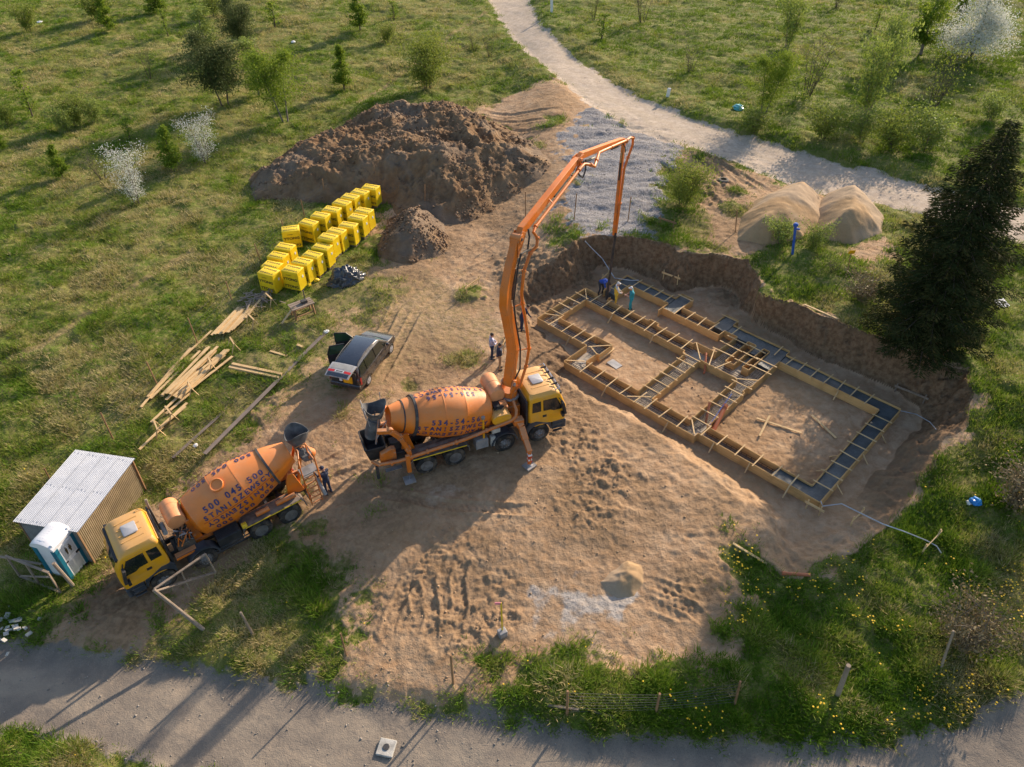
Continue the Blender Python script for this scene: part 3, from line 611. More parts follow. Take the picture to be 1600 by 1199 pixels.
def hopper(root, c, rt, rb, h, lift, az):
    mb = MB(); n = 28; rings = []
    for sgn, off in ((0, 0), (1, .02)):
        for t in (0, .35, .7, 1.0):
            ring = []
            for k in range(n):
                a = 2*PI*k/n; r = rb+(rt-rb)*t**.8+off
                z = c[2]-h+h*t+(lift*(.5+.5*math.cos(2*(a-az)))*t)
                ring.append((c[0]+r*math.cos(a)*(1.15), c[1]+r*math.sin(a), z))
            rings.append(ring)
    vs = [p for r in rings for p in r]; fs = []
    for b in (0, 4):
        for i in range(3):
            for k in range(n):
                k2 = (k+1) % n; q = ((b+i)*n+k, (b+i)*n+k2, (b+i+1)*n+k2, (b+i+1)*n+k); fs.append(q if b else q[::-1])
    for k in range(n): k2 = (k+1) % n; fs.append((3*n+k, 3*n+k2, 7*n+k2, 7*n+k))
    mb.add(vs, fs); mb.build('hopper', M['chute'], root, fix=False, ang=50)
def chassis(root):
    mb = MB()
    for y in (-.42, .42): mb.box((-2.9, y, .88), (8.0, .09, .26)); mb.box((-4.2, y*1.25, 1.08), (5.4, .1, .16), mi=1)
    for x in (.8, -.9, -2.6, -3.6, -5.0, -6.4): mb.box((x, 0, .86), (.12, .9, .2))
    for x in (0, -1.795, -4.3, -5.7): mb.lathe([(-1.0, .07), (1.0, .07)], (x, 0, .515), (0, 1, 0), 10); mb.box((x, 0, .5), (.3, .4, .3))
    mb.box((-2.9, 0, .62), (1.6, .5, .3)); mb.build('chassis', [M['dark'], M['orange']], root)
    for x, dual in ((0, 0), (-1.795, 0), (-4.3, 1), (-5.7, 1)):
        for s in (-1, 1): make_wheel(root, x, s*1.23, dual)
    for s in (-1, 1):
        mb = MB(); out = arc(-1.795, .52, .60, 5, 175)+arc(-1.795, .52, .68, 175, 5); mb.prism(out, s*.78, s*1.23); mb.box((-1.795, s*1.0, 1.21), (.5, .42, .03)); mb.build('mudguard', M['slate'], root)
        mb = MB(); out = [(-6.52, .62), (-6.46, 1.0), (-6.30, 1.17), (-3.74, 1.17), (-3.60, 1.05), (-3.56, .75)]; out2 = [(x, z-.05) if 0 < i < 5 else (x+(.05 if i == 0 else -.05), z) for i, (x, z) in enumerate(out)]
        mb.prism(out+out2[::-1], s*.52, s*1.25); mb.build('mudguard', M['deck'], root)
        mb = MB(); mb.box((-5.02, s*1.258, 1.15), (2.6, .02, .05)); mb.build('reflective_strip', M['yellow'], root)
def mixer_truck(loc, yaw, pitch):
    root = empty('concrete_mixer_truck', loc, (0, pitch, yaw), 'orange drum mixer lorry lettered 500 045 500, its yellow cab beside the metal shed', 'concrete mixer', None)
    chassis(root); make_cab(root, False)
    T1, T2_ = '500 045 500', 'STANISZEWSCY'
    rows = []
    for b in (0, 120, 240): rows += [(T1, .37, 1.95, b+41, False, .262), (T2_, .315, 1.95, b+23, False, .275), (T2_, .315, 1.95, b+5, True, .275), (T1, .37, 1.95, b-14, True, .262)]
    rows = [r for r in rows if r[3] < 200]
    make_drum(root, (-2.12, 0, 1.98), (-6.82, 0, 3.0), 1, rows, (1.55, 72), 14, ((3.62, .10, .07),))
    # drum front pedestal, water tank, valve gear
    mb = MB(); mb.prism([(-1.55, 1.0), (-2.1, 1.0), (-1.95, 2.4), (-1.7, 2.4)], -.5, .5); mb.lathe([(0, .3), (.35, .28)], (-1.95, 0, 1.95), (-1, 0, .2), 16); mb.build('drum_drive', M['orange'], root, bev=.02)
    mb = MB(); mb.lathe([(-.62, .25), (-.6, .36), (-.5, .385), (.5, .385), (.6, .36), (.62, .25)], (-1.42, -.15, 2.55), (0, 1, 0), 28); mb.lathe([(-.3, .39), (-.24, .39)], (-1.42, -.15, 2.55), (0, 1, 0), 28); mb.build('water_tank', M['pinkorange'], root, ang=30)
    mb = MB(); mb.box((-1.42, -.15, 1.7), (.5, .9, 1.2)); mb.box((-1.35, .55, 1.35), (.75, .5, .55)); mb.box((-1.2, .92, 1.15), (.9, .3, .18), mi=1); mb.build('pump_housing', [M['dark'], M['orange']], root, bev=.02)
    mb = MB(); rr = random.Random(5)
    for k in range(16):
        p = [(-1.05-rr.random()*.7, .3+rr.random()*.7, 1.5+rr.random()*.8) for _ in range(4)]; mb.tube(p, .018+.015*rr.random(), 6, mi=k % 3)
    mb.tube([(-1.1, .55, 1.6), (-1.55, .55, 2.3)], .05, 8, mi=3); mb.build('pipework', [M['dark'], M['grey'], M['orange'], M['chrome']], root)
    mb = MB(); mb.lathe([(0, .10), (.9, .10)], (-.85, -.35, 2.05), (0, .8, .25), 12); mb.tube([(-.72, -.95, 1.2), (-.72, -.95, 2.9), (-.75, -1.0, 3.1)], .06, 10, mi=1); mb.build('exhaust_stack', [M['conc'], M['oldwood']], root)
    # side boxes on both sides
    mb = MB(); mb.box((-3.0, .88, .86), (1.05, .62, .6)); [mb.box((-3.0, .88-.25+.1*k, 1.17), (1.0, .03, .03)) for k in range(6)]; mb.box((-3.0, 1.18, .48), (1.6, .06, .12)); mb.box((-3.0, 1.18, .68), (1.6, .06, .05)); mb.build('battery_box', M['black'], root, bev=.02)
    mb = MB(); mb.lathe([(-.7, .30), (.7, .30)], (-3.0, -.88, .82), (1, 0, 0), 20); mb.build('fuel_tank', M['grey'], root)
    mb = MB(); mb.box((-3.72, 1.12, 1.22), (.22, .2, .22)); mb.build('work_lamp_box', M['yellow'], root, bev=.02)
    # loose orange chutes on the rear mudguard
    for xa, xb, yv in ((-4.35, -4.95, .95), (-5.3, -6.2, .92)):
        mb = MB(); mb.tube([(xa, yv, 1.30), (xb, yv, 1.30)], .115, 12); mb.tube([(xa-.2, yv, 1.30), (xa-.26, yv, 1.30)], .125, 12); mb.build('spare_chute', M['orange'], root)
    # rear pylon
    mb = MB()
    for s in (-1, 1):
        mb.prism([(-5.95, 1.0), (-6.75, 1.0), (-6.45, 2.3), (-6.2, 2.35), (-6.05, 1.9)], s*.55, s*.65)
    mb.box((-6.3, 0, 2.0), (.3, 1.2, .25)); mb.beam((-6.5, .5, 1.1), (-7.2, .3, 3.2), .12, .12); mb.beam((-6.5, -.5, 1.1), (-7.2, -.3, 3.2), .12, .12); mb.build('drum_pylon', M['drum'], root, bev=.02)
    hopper(root, (-7.25, 0, 3.72), .46, .24, .5, .34, PI/2)
    mb = MB(); mb.box((-7.12, .02, 3.02), (.25, 1.0, .34)); mb.box((-7.3, .28, 2.75), (.55, .55, .08)); mb.prism([(-7.0, 2.6), (-7.6, 2.5), (-7.7, 2.1), (-7.2, 2.2)], -.28, .28); mb.build('hopper_collar', M['chute'], root, bev=.02)
    mb = MB(); mb.lathe([(-.3, .22), (-.2, .3), (.3, .3), (.38, .2)], (-7.45, -.1, 2.35), (-.6, 0, -.8), 18); mb.build('discharge_funnel', M['orange'], root)
    # chute
    mb = MB(); n = 10; L = 7
    vs = []; 
    for i in range(L+1):
        t = i/L; c = Vector((-7.55-.2*t, -.1+.3*t, 2.0-.9*t))
        for o in (0, .02):
            for k in range(n+1):
                a = PI+PI*k/n; vs.append((c.x+.05, c.y+(.22+o)*math.cos(a), c.z+(.22+o)*math.sin(a)))
    fs = []; m_ = 2*(n+1)
    for i in range(L):
        for b in (0, n+1):
            for k in range(n): fs.append((i*m_+b+k, i*m_+b+k+1, (i+1)*m_+b+k+1, (i+1)*m_+b+k))
    mb.add(vs, fs); mb.build('discharge_chute', M['chute'], root, fix=False)
    # platform with railings and ladder
    pf = MB(); pf.box((-7.08, .85, 2.28), (.74, .52, .05)); pf.box((-7.05, .72, 1.9), (.5, .3, .06)); plat = pf.build('platform', M['grey'], root)
    mb = MB(); g_ = lambda *p: mb.tube(p, .032, 6)
    g_((-6.72, 1.1, 1.2), (-6.72, 1.1, 3.2), (-6.78, 1.05, 3.34), (-6.95, .62, 3.36), (-6.95, .3, 3.30), (-6.95, .3, 2.3)); g_((-7.44, 1.1, 1.4), (-7.44, 1.1, 3.2), (-7.42, 1.05, 3.34), (-7.42, .62, 3.36), (-7.42, .3, 3.3), (-7.42, .3, 2.3)); g_((-6.72, 1.1, 2.8), (-6.95, .3, 2.8)); g_((-7.44, 1.1, 2.8), (-7.42, .3, 2.8)); g_((-7.42, .3, 3.3), (-6.95, .3, 3.3)); mb.build('railing', M['orange'], plat)
    mb = MB()
    for z in (.55, .85, 1.15, 1.45, 1.75, 2.05): mb.box((-6.98, 1.10+(2.2-z)*.06, z), (.52, .06, .03))
    for x in (-6.72, -7.24): mb.beam((x, 1.2, .45), (x, 1.08, 2.3), .04, .05)
    mb.build('ladder', M['orange'], plat)
    mb = MB(); mb.tube([(-7.35, .8, 1.5), (-7.42, 1.25, .72)], .09, 12); mb.build('drain_pipe', M['grey'], root)
    mb = MB(); mb.box((-6.75, 0, .72), (.08, 2.3, .16)); mb.box((-6.78, .95, .95), (.05, .3, .14), mi=1); mb.box((-6.78, -.95, .95), (.05, .3, .14), mi=1); mb.build('rear_bar', [M['dark'], M['red']], root)
    return root
def pump_truck(loc, yaw):
    root = empty('concrete_pump_truck', loc, (0, 0, yaw), 'orange mixer lorry lettered 534-54-56 with raised concrete boom, beside the formwork', 'concrete pump', None)
    chassis(root); make_cab(root, True)
    T1, T2_ = '534-54-56', 'STANISZEWSCY'
    rows = [(T1, .35, 1.80, 15, False, .27), (T2_, .31, 1.90, -2, False, .29), (T2_, .31, 1.90, -19, True, .29), (T1, .35, 1.9, 82, True, .27), (T2_, .31, 1.9, 101, True, .29), (T2_, .31, 1.9, 118, False, .29)]
    make_drum(root, (-2.38, 0, 1.97), (-7.0, 0, 3.0), -1, rows, None, None, ((3.62, .12, .08), (4.12, .05, .03)))
    mb = MB(); mb.prism([(-1.75, 1.0), (-2.3, 1.0), (-2.2, 2.4), (-1.95, 2.4)], -.5, .5); mb.build('drum_drive', M['orange'], root, bev=.02)
    mb = MB(); mb.lathe([(-.62, .22), (-.6, .36), (-.5, .40), (.72, .40), (.8, .36), (.82, .22)], (-1.78, .32, 2.78), (0, 1, 0), 28); mb.lathe([(.1, .41), (.18, .41)], (-1.78, .32, 2.78), (0, 1, 0), 28); mb.build('water_tank', M['pinkorange'], root, ang=30)
    mb = MB(); o = []
    for cx_, a0 in ((-1.68, -90), (-2.10, 90)): o += arc(cx_, 2.05, .27, a0, a0+180, 10)
    mb.prism(o, -1.15, -.1); mb.build('hydraulic_tank', M['cab'], root, ang=40, bev=.03)
    mb = MB(); mb.box((-1.9, -.45, 2.4), (.42, .5, .22)); mb.box((-1.62, -.5, 2.42), (.3, .25, .25), mi=1); rr = random.Random(9)
    for k in range(14): mb.tube([(-1.3-rr.random()*.8, -.9+rr.random()*.8, 1.6+rr.random()*.9) for _ in range(4)], .02+.02*rr.random(), 6, mi=k % 2)
    mb.tube([(-1.45, -.55, 2.35), (-1.75, -.62, 2.44), (-1.8, -.3, 2.4)], .09, 10, mi=1); mb.build('pump_gear', [M['black'], M['pinkorange']], root)
    mb = MB(); mb.box((-2.92, -.9, .82), (.62, .5, .55)); mb.box((-2.92, -.9, 1.11), (.55, .45, .03)); mb.build('battery_box', M['grey'], root, bev=.03)
    mb = MB(); mb.box((-2.35, -1.02, .78), (.26, .3, .62)); mb.build('fluid_tank', M['conc'], root, bev=.05)
    mb = MB(); mb.box((-2.2, -1.0, 1.42), (.42, .3, .26)); mb.build('control_box', M['conc'], root, bev=.02)
    mb = MB(); mb.lathe([(-.7, .30), (.7, .30)], (-3.0, .88, .82), (1, 0, 0), 20); mb.build('fuel_tank', M['grey'], root)
    mb = MB(); mb.tube([(-2.80, -1.05, 1.0), (-2.80, -1.05, 2.35)], .055, 8); mb.lathe([(0, .09), (.12, .09)], (-2.8, -1.05, 2.35), (0, 0, 1), 10, mi=1); mb.build('work_light', [M['cab'], M['grey']], root)
    # delivery line along the near side
    mb = MB(); mb.tube([(-8.1, -.8, 1.35), (-7.9, -1.1, 1.33), (-7.0, -1.2, 1.3), (-5.3, -1.2, 1.42), (-3.8, -1.2, 1.5), (-1.45, -1.2, 1.88), (-1.2, -1.15, 2.0), (-1.12, -1.0, 2.25), (-1.08, -.5, 2.4)], .085, 12)
    for x, z in ((-7.3, 1.305), (-5.6, 1.405), (-4.2, 1.475), (-2.7, 1.68)): mb.lathe([(-.05, .12), (.05, .12)], (x, -1.2, z), (1, 0, .07), 12)
    mb.build('delivery_pipe', M['orange'], root, ang=40)
    mb = MB(); mb.beam((-6.4, -.95, 1.3), (-1.2, -.95, 1.62), .22, .10); mb.beam((-6.4, .95, 1.3), (-1.2, .95, 1.62), .22, .10); mb.beam((-6.3, -.6, 1.18), (-2.3, -.6, 1.30), .3, .12); mb.build('sub_frame', M['deck'], root)
    # rear outriggers: bent orange legs down to pads
    for s in (-1, 1):
        mb = MB(); pts = [(-7.65, s*.72, 3.0), (-7.1, s*.9, 3.0), (-6.72, s*.95, 2.5), (-6.45, s*1.0, 1.75), (-6.38, s*1.0, 1.1)]
        for a, b, wd in zip(pts[:-1], pts[1:], (.26, .30, .34, .36)): mb.beam(a, b, .2, wd, up=(0, s, 0))
        for p in pts[1:-1]: mb.lathe([(-.1, .16), (.1, .16)], p, (0, 1, 0), 12)
        mb.box((-6.55, s*1.22, 1.0), (.2, .16, 1.1)); og = mb.build('rear_outrigger', M['orange'], root, bev=.02)
        mb = MB(); mb.lathe([(0, .06), (.45, .06)], (-6.6, s*1.28, .06), (0, 0, 1), 10, mi=1); mb.box((-6.62, s*1.32, .05), (.52, .52, .06)); mb.build('foot_pad', [M['grey'], M['chrome']], og)
        mb = MB(); pts = [(-1.2, s*1.05, 1.85), (-1.05, s*1.45, 1.55), (-1.05, s*1.95, 1.15), (-1.06, s*2.5, .85)]
        for a, b, wd in zip(pts[:-1], pts[1:], (.32, .30, .24)): mb.beam(a, b, wd, .24)
        mb.box((-1.12, s*1.2, 1.75), (.5, .35, .3)); og = mb.build('front_outrigger', M['orange'], root, bev=.02)
        mb = MB(); mb.beam((-1.06, s*2.5, .9), (-1.1, s*2.58, .2), .17, .17)
        for k, z in enumerate((.75, .6, .45, .3)): mb.box((-1.08, s*2.55, z), (.19, .19, .075), mi=1+k % 2)
        mb.build('outrigger_leg', [M['orange'], M['white'], M['red']], og)
        mb = MB(); mb.lathe([(0, .055), (.18, .055)], (-1.1, s*2.58, .08), (0, 0, 1), 10, mi=1); mb.lathe([(0, .15), (.05, .10)], (-1.1, s*2.58, .075), (0, 0, 1), 14); mb.box((-1.1, s*2.58, .045), (.55, .48, .06), Matrix.Rotation(rad(20), 3, 'Z')); mb.build('foot_pad', [M['grey'], M['chrome']], og)
    # rear pump hopper
    mb = MB(); mb.loft([rrect(-8.15, -7.45, .42, 1.0, .1), rrect(-8.35, -7.35, .72, 1.95, .12), rrect(-8.35, -7.35, .72, 2.0, .12), rrect(-8.30, -7.40, .68, 2.0, .12), rrect(-8.1, -7.5, .4, 1.25, .1)]); mb.build('pump_hopper', M['black'], root, ang=35)
    mb = MB(); mb.prism([(-7.0, 1.25), (-7.75, 1.25), (-7.7, 1.75), (-7.2, 1.95), (-7.0, 1.9)], -.98, -.72); mb.cut(); mb.prism([(-7.0, 1.25), (-7.75, 1.25), (-7.7, 1.75), (-7.2, 1.95), (-7.0, 1.9)], .72, .98); mb.each('rear_side_plate', M['orange'], root, bev=.02)
    mb = MB(); mb.box((-6.85, 0, 1.15), (.7, 1.5, .5)); mb.box((-6.9, -.3, 1.6), (.5, .4, .5)); mb.box((-6.95, .35, 1.55), (.6, .5, .5)); mb.box((-7.2, -.9, .62), (.8, .22, .06), mi=1); mb.box((-7.95, -.85, .6), (.14, .12, .8)); mb.box((-7.95, .85, .6), (.14, .12, .8)); mb.build('rear_machinery', [M['dark'], M['grey']], root, bev=.02)
    mb = MB()
    for s in (-1, 1):
        mb.prism([(-6.0, 1.05), (-6.7, 1.05), (-6.55, 2.25), (-6.3, 2.3)], s*.52, s*.62)
        mb.beam((-7.75, s*.35, 1.9), (-7.45, s*.3, 3.3), .07, .07, mi=1); mb.beam((-7.7, s*.35, 2.2), (-7.1, s*.3, 3.1), .05, .05, mi=2)
    mb.build('drum_pylon', [M['drum'], M['grey'], M['lgrey']], root, bev=.01)
    hopper(root, (-7.5, 0, 3.70), .46, .24, .5, .36, 0)
    mb = MB(); mb.lathe([(0, .28), (.7, .34), (1.0, .3)], (-7.6, 0, 3.1), (-.25, 0, -1), 18); mb.build('discharge_funnel', M['chute'], root)
    mb = MB(); g_ = lambda *p: mb.tube(p, .02, 6, mi=0)
    g_((-7.9, -.5, 3.2), (-8.0, -.5, 3.95), (-8.0, .5, 3.95), (-7.9, .5, 3.2)); g_((-8.0, -.5, 3.6), (-8.0, .5, 3.6)); g_((-7.1, .55, 4.1), (-7.1, .55, 3.2)); mb.build('hopper_guard', M['grey'], root)
    # turret and boom, laid out in the vertical plane the boom swings in
    mb = MB(); mb.box((-1.08, 0, 1.55), (.75, .95, 1.0)); mb.lathe([(0, .42), (.35, .42)], (-1.08, 0, 2.0), (0, 0, 1), 28); mb.build('pedestal', M['orange'], root, bev=.03)
    mb = MB(); mb.lathe([(0, .47), (.08, .49), (.14, .47)], (-1.08, 0, 2.36), (0, 0, 1), 32); mb.build('slew_ring', M['grey'], root, ang=30)
    bz = empty('boom', (-1.08, 0, 2.5), (0, 0, rad(63.0)-yaw), None, None); bz.parent = root      # local x = outreach, z = up
    th = 1.0
    mb = MB(); mb.lathe([(0, .40), (.25, .34)], (0, 0, 0), (0, 0, 1), 24)
    for s in (-1, 1): mb.prism([(-.38, 0), (.3, 0), (.25, .75), (-.1, .95), (-.4, .6)], s*.24, s*.30)
    mb.lathe([(-.36, .10), (.36, .10)], (-.08, 0, .72), (0, 1, 0), 16, mi=1); mb.build('turret_head', [M['orange'], M['grey']], bz, bev=.01)
    def arm(pts, wds, hts, name='boom_arm', m='boom'):
        mb = MB(); rings = []
        n = len(pts)
        for i, p in enumerate(pts):
            a = Vector((pts[min(i+1, n-1)][0]-pts[max(i-1, 0)][0], 0, pts[min(i+1, n-1)][1]-pts[max(i-1, 0)][1])).normalized(); nn = Vector((-a.z, 0, a.x)); c = Vector((p[0], 0, p[1])); h = hts[i]/2; w_ = wds[i]/2
            rings.append([c+nn*h+Vector((0, -w_, 0)), c+nn*h+Vector((0, w_, 0)), c-nn*h+Vector((0, w_, 0)), c-nn*h+Vector((0, -w_, 0))])
        mb.loft(rings); return mb, rings
    A1 = [(-.05, .55), (.05, 1.0), (.42, 2.3), (.30, 3.2), (-.28, 5.3), (-.22, 6.0), (.26, 7.0), (.72, 7.75), (.95, 8.05)]
    mb, _ = arm(A1, [.42, .42, .40, .39, .37, .36, .34, .32, .30], [.35, .46, .52, .52, .48, .46, .44, .40, .3]); mb.box((.12, .0, 1.5), (.12, .43, .5), mi=1); a1 = mb.build('boom_arm', [M['boom'], M['orange']], bz, bev=.012, ang=25)
    A2 = [(.75, 7.75), (1.25, 8.10), (3.8, 8.42), (6.9, 8.80), (7.3, 8.75)]
    mb, _ = arm(A2, [.28, .28, .27, .26, .22], [.26, .40, .38, .34, .24])
    a2 = mb.build('boom_arm', M['boom'], bz, bev=.012, ang=25)
    A3 = [(7.1, 8.72), (7.6, 8.85), (10.5, 8.12), (13.3, 7.40), (13.75, 7.25)]
    mb, _ = arm(A3, [.22, .22, .21, .20, .18], [.20, .30, .26, .22, .18]); a3 = mb.build('boom_arm', M['boom'], bz, bev=.01, ang=25)
    A4 = [(13.85, 7.25), (13.80, 6.9), (13.62, 4.3), (13.5, 1.9), (13.48, 1.6)]
    mb, _ = arm(A4, [.16, .17, .17, .16, .14], [.14, .22, .20, .18, .12]); a4 = mb.build('boom_arm', M['orange'], bz, bev=.01, ang=25)
    # knuckles
    mb = MB()
    for p, r in (((.86, 7.95), .20), ((7.2, 8.75), .16), ((13.75, 7.2), .12)): mb.lathe([(-.24, r), (.24, r)], (p[0], 0, p[1]), (0, 1, 0), 16); mb.lathe([(-.28, r*.4), (.28, r*.4)], (p[0], 0, p[1]), (0, 1, 0), 10, mi=1); mb.cut()
    for s in (-1, 1): mb.prism([(.55, 7.2), (.95, 7.5), (1.35, 8.0), (1.0, 8.25), (.6, 7.9)], s*.17, s*.21); mb.cut(); mb.prism([(6.9, 8.5), (7.5, 8.55), (7.6, 8.95), (7.0, 9.0)], s*.14, s*.17); mb.cut()
    mb.each('boom_joint', [M['orange'], M['dark']], bz, bev=.008)
    # rams
    mb = MB()
    def ram(a, b, r): 
        a = Vector((a[0], a[2] if len(a) > 2 else 0, a[1])); b = Vector((b[0], b[2] if len(b) > 2 else 0, b[1])); c = a+(b-a)*.62
        mb.tube([a, c], r, 12); mb.tube([c, b], r*.55, 10, mi=1); mb.cut()
    ram((.42, .6), (.62, 2.4), .11); ram((.30, 5.2), (.85, 7.45), .09); ram((2.2, 8.0), (.95, 7.75), .075); ram((4.6, 8.15), (7.0, 8.45), .075); ram((8.0, 8.35), (9.6, 7.95), .06); ram((11.9, 7.45), (13.5, 7.05), .05); ram((13.55, 5.0), (13.6, 6.6), .045); mb.each('hydraulic_ram', [M['black'], M['chrome']], bz)
    # delivery line along the arms (camera side, y<0)
    Y0 = -.36
    def V3(x, z, y=Y0): return (x, y, z)
    mb = MB(); pl = [V3(0, .1, -.15), V3(.35, .4, -.40), V3(.75, 1.3, -.52), V3(1.0, 2.2, -.55), V3(.85, 3.4, -.5), V3(.5, 5.0, -.45), V3(.4, 5.6, -.45), V3(.62, 6.6, -.45), V3(1.15, 7.2, -.5), V3(1.55, 7.35, -.6), V3(1.75, 7.62, -.55), V3(1.6, 7.95, -.42), V3(2.0, 8.02, -.34), V3(3.8, 8.22, -.33), V3(6.7, 8.58, -.32), V3(7.3, 8.62, -.34), V3(7.7, 8.45, -.5), V3(8.1, 8.2, -.55), V3(8.6, 8.3, -.45), V3(9.2, 8.42, -.33), V3(11, 7.98, -.30), V3(13.4, 7.40, -.28), V3(13.9, 7.35, -.30), V3(14.3, 7.2, -.34), V3(14.35, 6.8, -.34), V3(14.0, 6.2, -.26), V3(13.78, 5.6, -.18), V3(13.62, 3.6, -.16), V3(13.5, 1.75, -.12)]
    mb.tube(pl, .068, 10)
    for i in (2, 3, 5, 7, 8, 10, 12, 14, 16, 18, 20, 21, 23, 25, 27): 
        p = Vector(pl[i]); t = (Vector(pl[min(i+1, len(pl)-1)])-Vector(pl[i-1])).normalized(); mb.lathe([(-.045, .098), (.045, .098)], p, t, 12)
    for i, q in ((3, (.42, 2.3)), (5, (-.1, 5.0)), (13, (3.8, 8.4)), (20, (11, 8.0)), (26, (13.65, 5.6))): mb.tube([pl[i], (q[0], -.12, q[1])], .03, 6)
    mb.build('delivery_pipe', M['boom'], bz, ang=40)
    # hydraulic hoses
    mb = MB(); mb.tube([(.1, -.25, .9), (.55, -.3, 1.2), (.62, -.28, 2.4), (.2, -.26, 4.2), (.05, -.24, 5.3), (.5, -.24, 6.9), (.75, -.26, 7.3), (1.3, -.3, 7.25), (1.5, -.28, 7.75), (1.5, -.22, 8.1)], .04, 8); mb.cut()
    mb.tube([(6.7, -.2, 8.5), (7.0, -.26, 8.15), (7.35, -.28, 7.9), (7.7, -.26, 8.15), (7.8, -.2, 8.6)], .04, 8); mb.cut(); mb.tube([(13.2, -.16, 7.3), (13.5, -.2, 6.95), (13.7, -.18, 6.6)], .03, 6); mb.cut(); mb.tube([(6.6, .1, 8.5), (6.95, .12, 8.1), (7.3, .14, 7.85), (7.6, .1, 8.3)], .035, 8); mb.each('hydraulic_hose', M['black'], bz)
    mb = MB(); pts = [(13.48, -.10, 1.8), (13.45, -.10, 1.3), (13.36, -.06, -.2), (13.28, 0, -1.8), (13.24, 0, -2.75)]; mb.tube(pts, [.075, .07, .07, .07, .075], 12); mb.lathe([(-.06, .1), (.06, .1)], (13.47, -.10, 1.55), (0, 0, 1), 12); mb.build('end_hose', M['black'], bz, ang=50)
    return root
T2YAW = rad(21.28)
pt_ = pump_truck((.8735, 28.328, 0), T2YAW)
mt_ = mixer_truck((-15.30, 20.50, -.86), rad(215.4), rad(2.0))
# ------------------------------------------------------------------ formwork, concrete, reinforcement
FA = rad(-44.43); FO = P(839.5, 497, -.2)
def froot(name, label, cat, dz=0): return empty(name, (FO.x, FO.y, PITZ+dz), FA, label, cat)
def f2w(u, v, z=0): return Vector((FO.x+u*math.cos(FA)-v*math.sin(FA), FO.y+u*math.sin(FA)+v*math.cos(FA), PITZ+z))
fr = froot('formwork', 'timber formwork of a house footing, board walls tied by battens in the pit', 'formwork')
LINES = [
 [(1.0, 4.45), (0, 4.45), (0, 0), (3.85, 0), (3.85, -2.0), (12.45, -2.0), (12.45, -1.67), (19.0, -1.67), (19.0, 7.0), (12.48, 7.0), (12.48, 7.42), (8.82, 7.42), (8.82, 8.02), (7.95, 8.02), (7.95, 6.82), (5.62, 6.82), (5.62, 8.05), (4.75, 8.05), (4.75, 7.42), (1.0, 7.42), (1.0, 5.0)],
 [(.85, 3.47), (.85, .93), (3.72, .93), (3.72, 1.02), (4.9, 1.02), (4.9, -.2), (4.74, -.2), (4.74, -1.15), (8.33, -1.15), (8.33, 3.25), (8.15, 3.25), (8.15, 3.45), (.85, 3.47)],
 [(1.8, 6.65), (4.74, 6.65), (4.74, 6.0), (8.75, 6.0), (8.75, 6.6), (9.6, 6.6), (9.5, 4.5), (8.15, 4.5), (8.15, 4.28), (5.6, 4.28), (5.6, 4.52), (4.96, 4.52), (4.96, 4.36), (1.8, 4.36), (1.8, 4.75)], [(1.8, 5.25), (1.8, 6.65)],
 [(4.74, 6.0), (4.74, 5.62)],
 [(9.25, -1.15), (9.25, 3.3), (11.62, 3.3), (11.62, -1.15), (9.25, -1.15)],
 [(12.5, 3.2), (12.5, 6.2), (18.2, 6.2), (18.25, -.95), (12.5, -.95), (12.5, 2.6), (12.38, 2.6), (12.38, 3.2), (12.5, 3.2)],
 [(10.3, 4.22), (10.3, 6.62), (10.82, 6.62), (10.82, 4.22), (10.3, 4.22)], [(11.27, 4.38), (11.27, 6.65), (11.66, 6.65), (11.66, 4.38), (11.27, 4.38)]]
rb = random.Random(3)
BH = .50
for L in LINES:
    for (u0, v0), (u1, v1) in zip(L[:-1], L[1:]):
        d = math.hypot(u1-u0, v1-v0); nx_, ny_ = (u1-u0)/d, (v1-v0)/d; mb = MB(); s = .012
        ang = math.atan2(ny_, nx_); R3 = Matrix.Rotation(ang, 3, 'Z'); k = max(1, round(d/1.0)); cuts = [s]+[d*(i+rb.uniform(-.25, .25))/k for i in range(1, k)]+[d-s]
        for a, b in zip(cuts[:-1], cuts[1:]):
            c = (a+b)/2; o = rb.uniform(-.004, .004); h = BH+rb.uniform(-.012, .012)
            mb.box((u0+nx_*c-ny_*o, v0+ny_*c+nx_*o, h/2), (b-a-.008, .028, h), R3)
        if d > .6:
            mb.box((u0+nx_*d/2, v0+ny_*d/2, .05), (d-.06, .085, .07), R3); mb.box((u0+nx_*d/2, v0+ny_*d/2, BH-.06), (d-.06, .07, .035), R3)
        mb.build('side_board', M['form'], fr, smooth=False)
BAT = []
def bat(us_, v0, v1): BAT.extend([((u, v0-.14), (u, v1+.14)) for u in us_])
def batv(vs_, u0, u1): BAT.extend([((u0-.14, v), (u1+.14, v)) for v in vs_])
bat((1.0, 1.95, 2.85, 3.6), 0, .93); batv((1.25, 2.05, 2.85, 3.6), 0, .85)
bat((5.1, 6.05, 6.95, 7.85, 8.75, 9.5, 10.4, 11.4), -2.0, -1.15); bat((12.65, 13.6, 14.6, 15.6, 16.6, 17.5), -1.67, -.95)
batv((-.7, .2, 1.1, 2.0, 2.9, 3.8, 4.7, 5.6), 18.25, 19.0); bat((12.95, 13.7, 14.45, 15.2, 15.95, 16.7, 17.5), 6.2, 7.0)
bat((1.25, 2.1, 2.95, 3.8, 4.6, 5.35, 6.15, 7.0, 7.9), 3.46, 4.38); batv((-.6, .15, .95, 1.75, 2.5, 3.15), 8.33, 9.25); batv((-.85, -.05, .75, 1.55, 2.3, 3.05), 11.62, 12.5)
bat((2.1, 2.9, 3.7, 4.5), 6.65, 7.42); bat((5.7, 6.5, 7.3, 8.1), 6.0, 6.82); batv((5.5, 6.3), 1.0, 1.8); batv((7.75,), 4.75, 5.62); batv((7.8,), 7.95, 8.82); bat((9.3, 12.0), 6.6, 7.42)
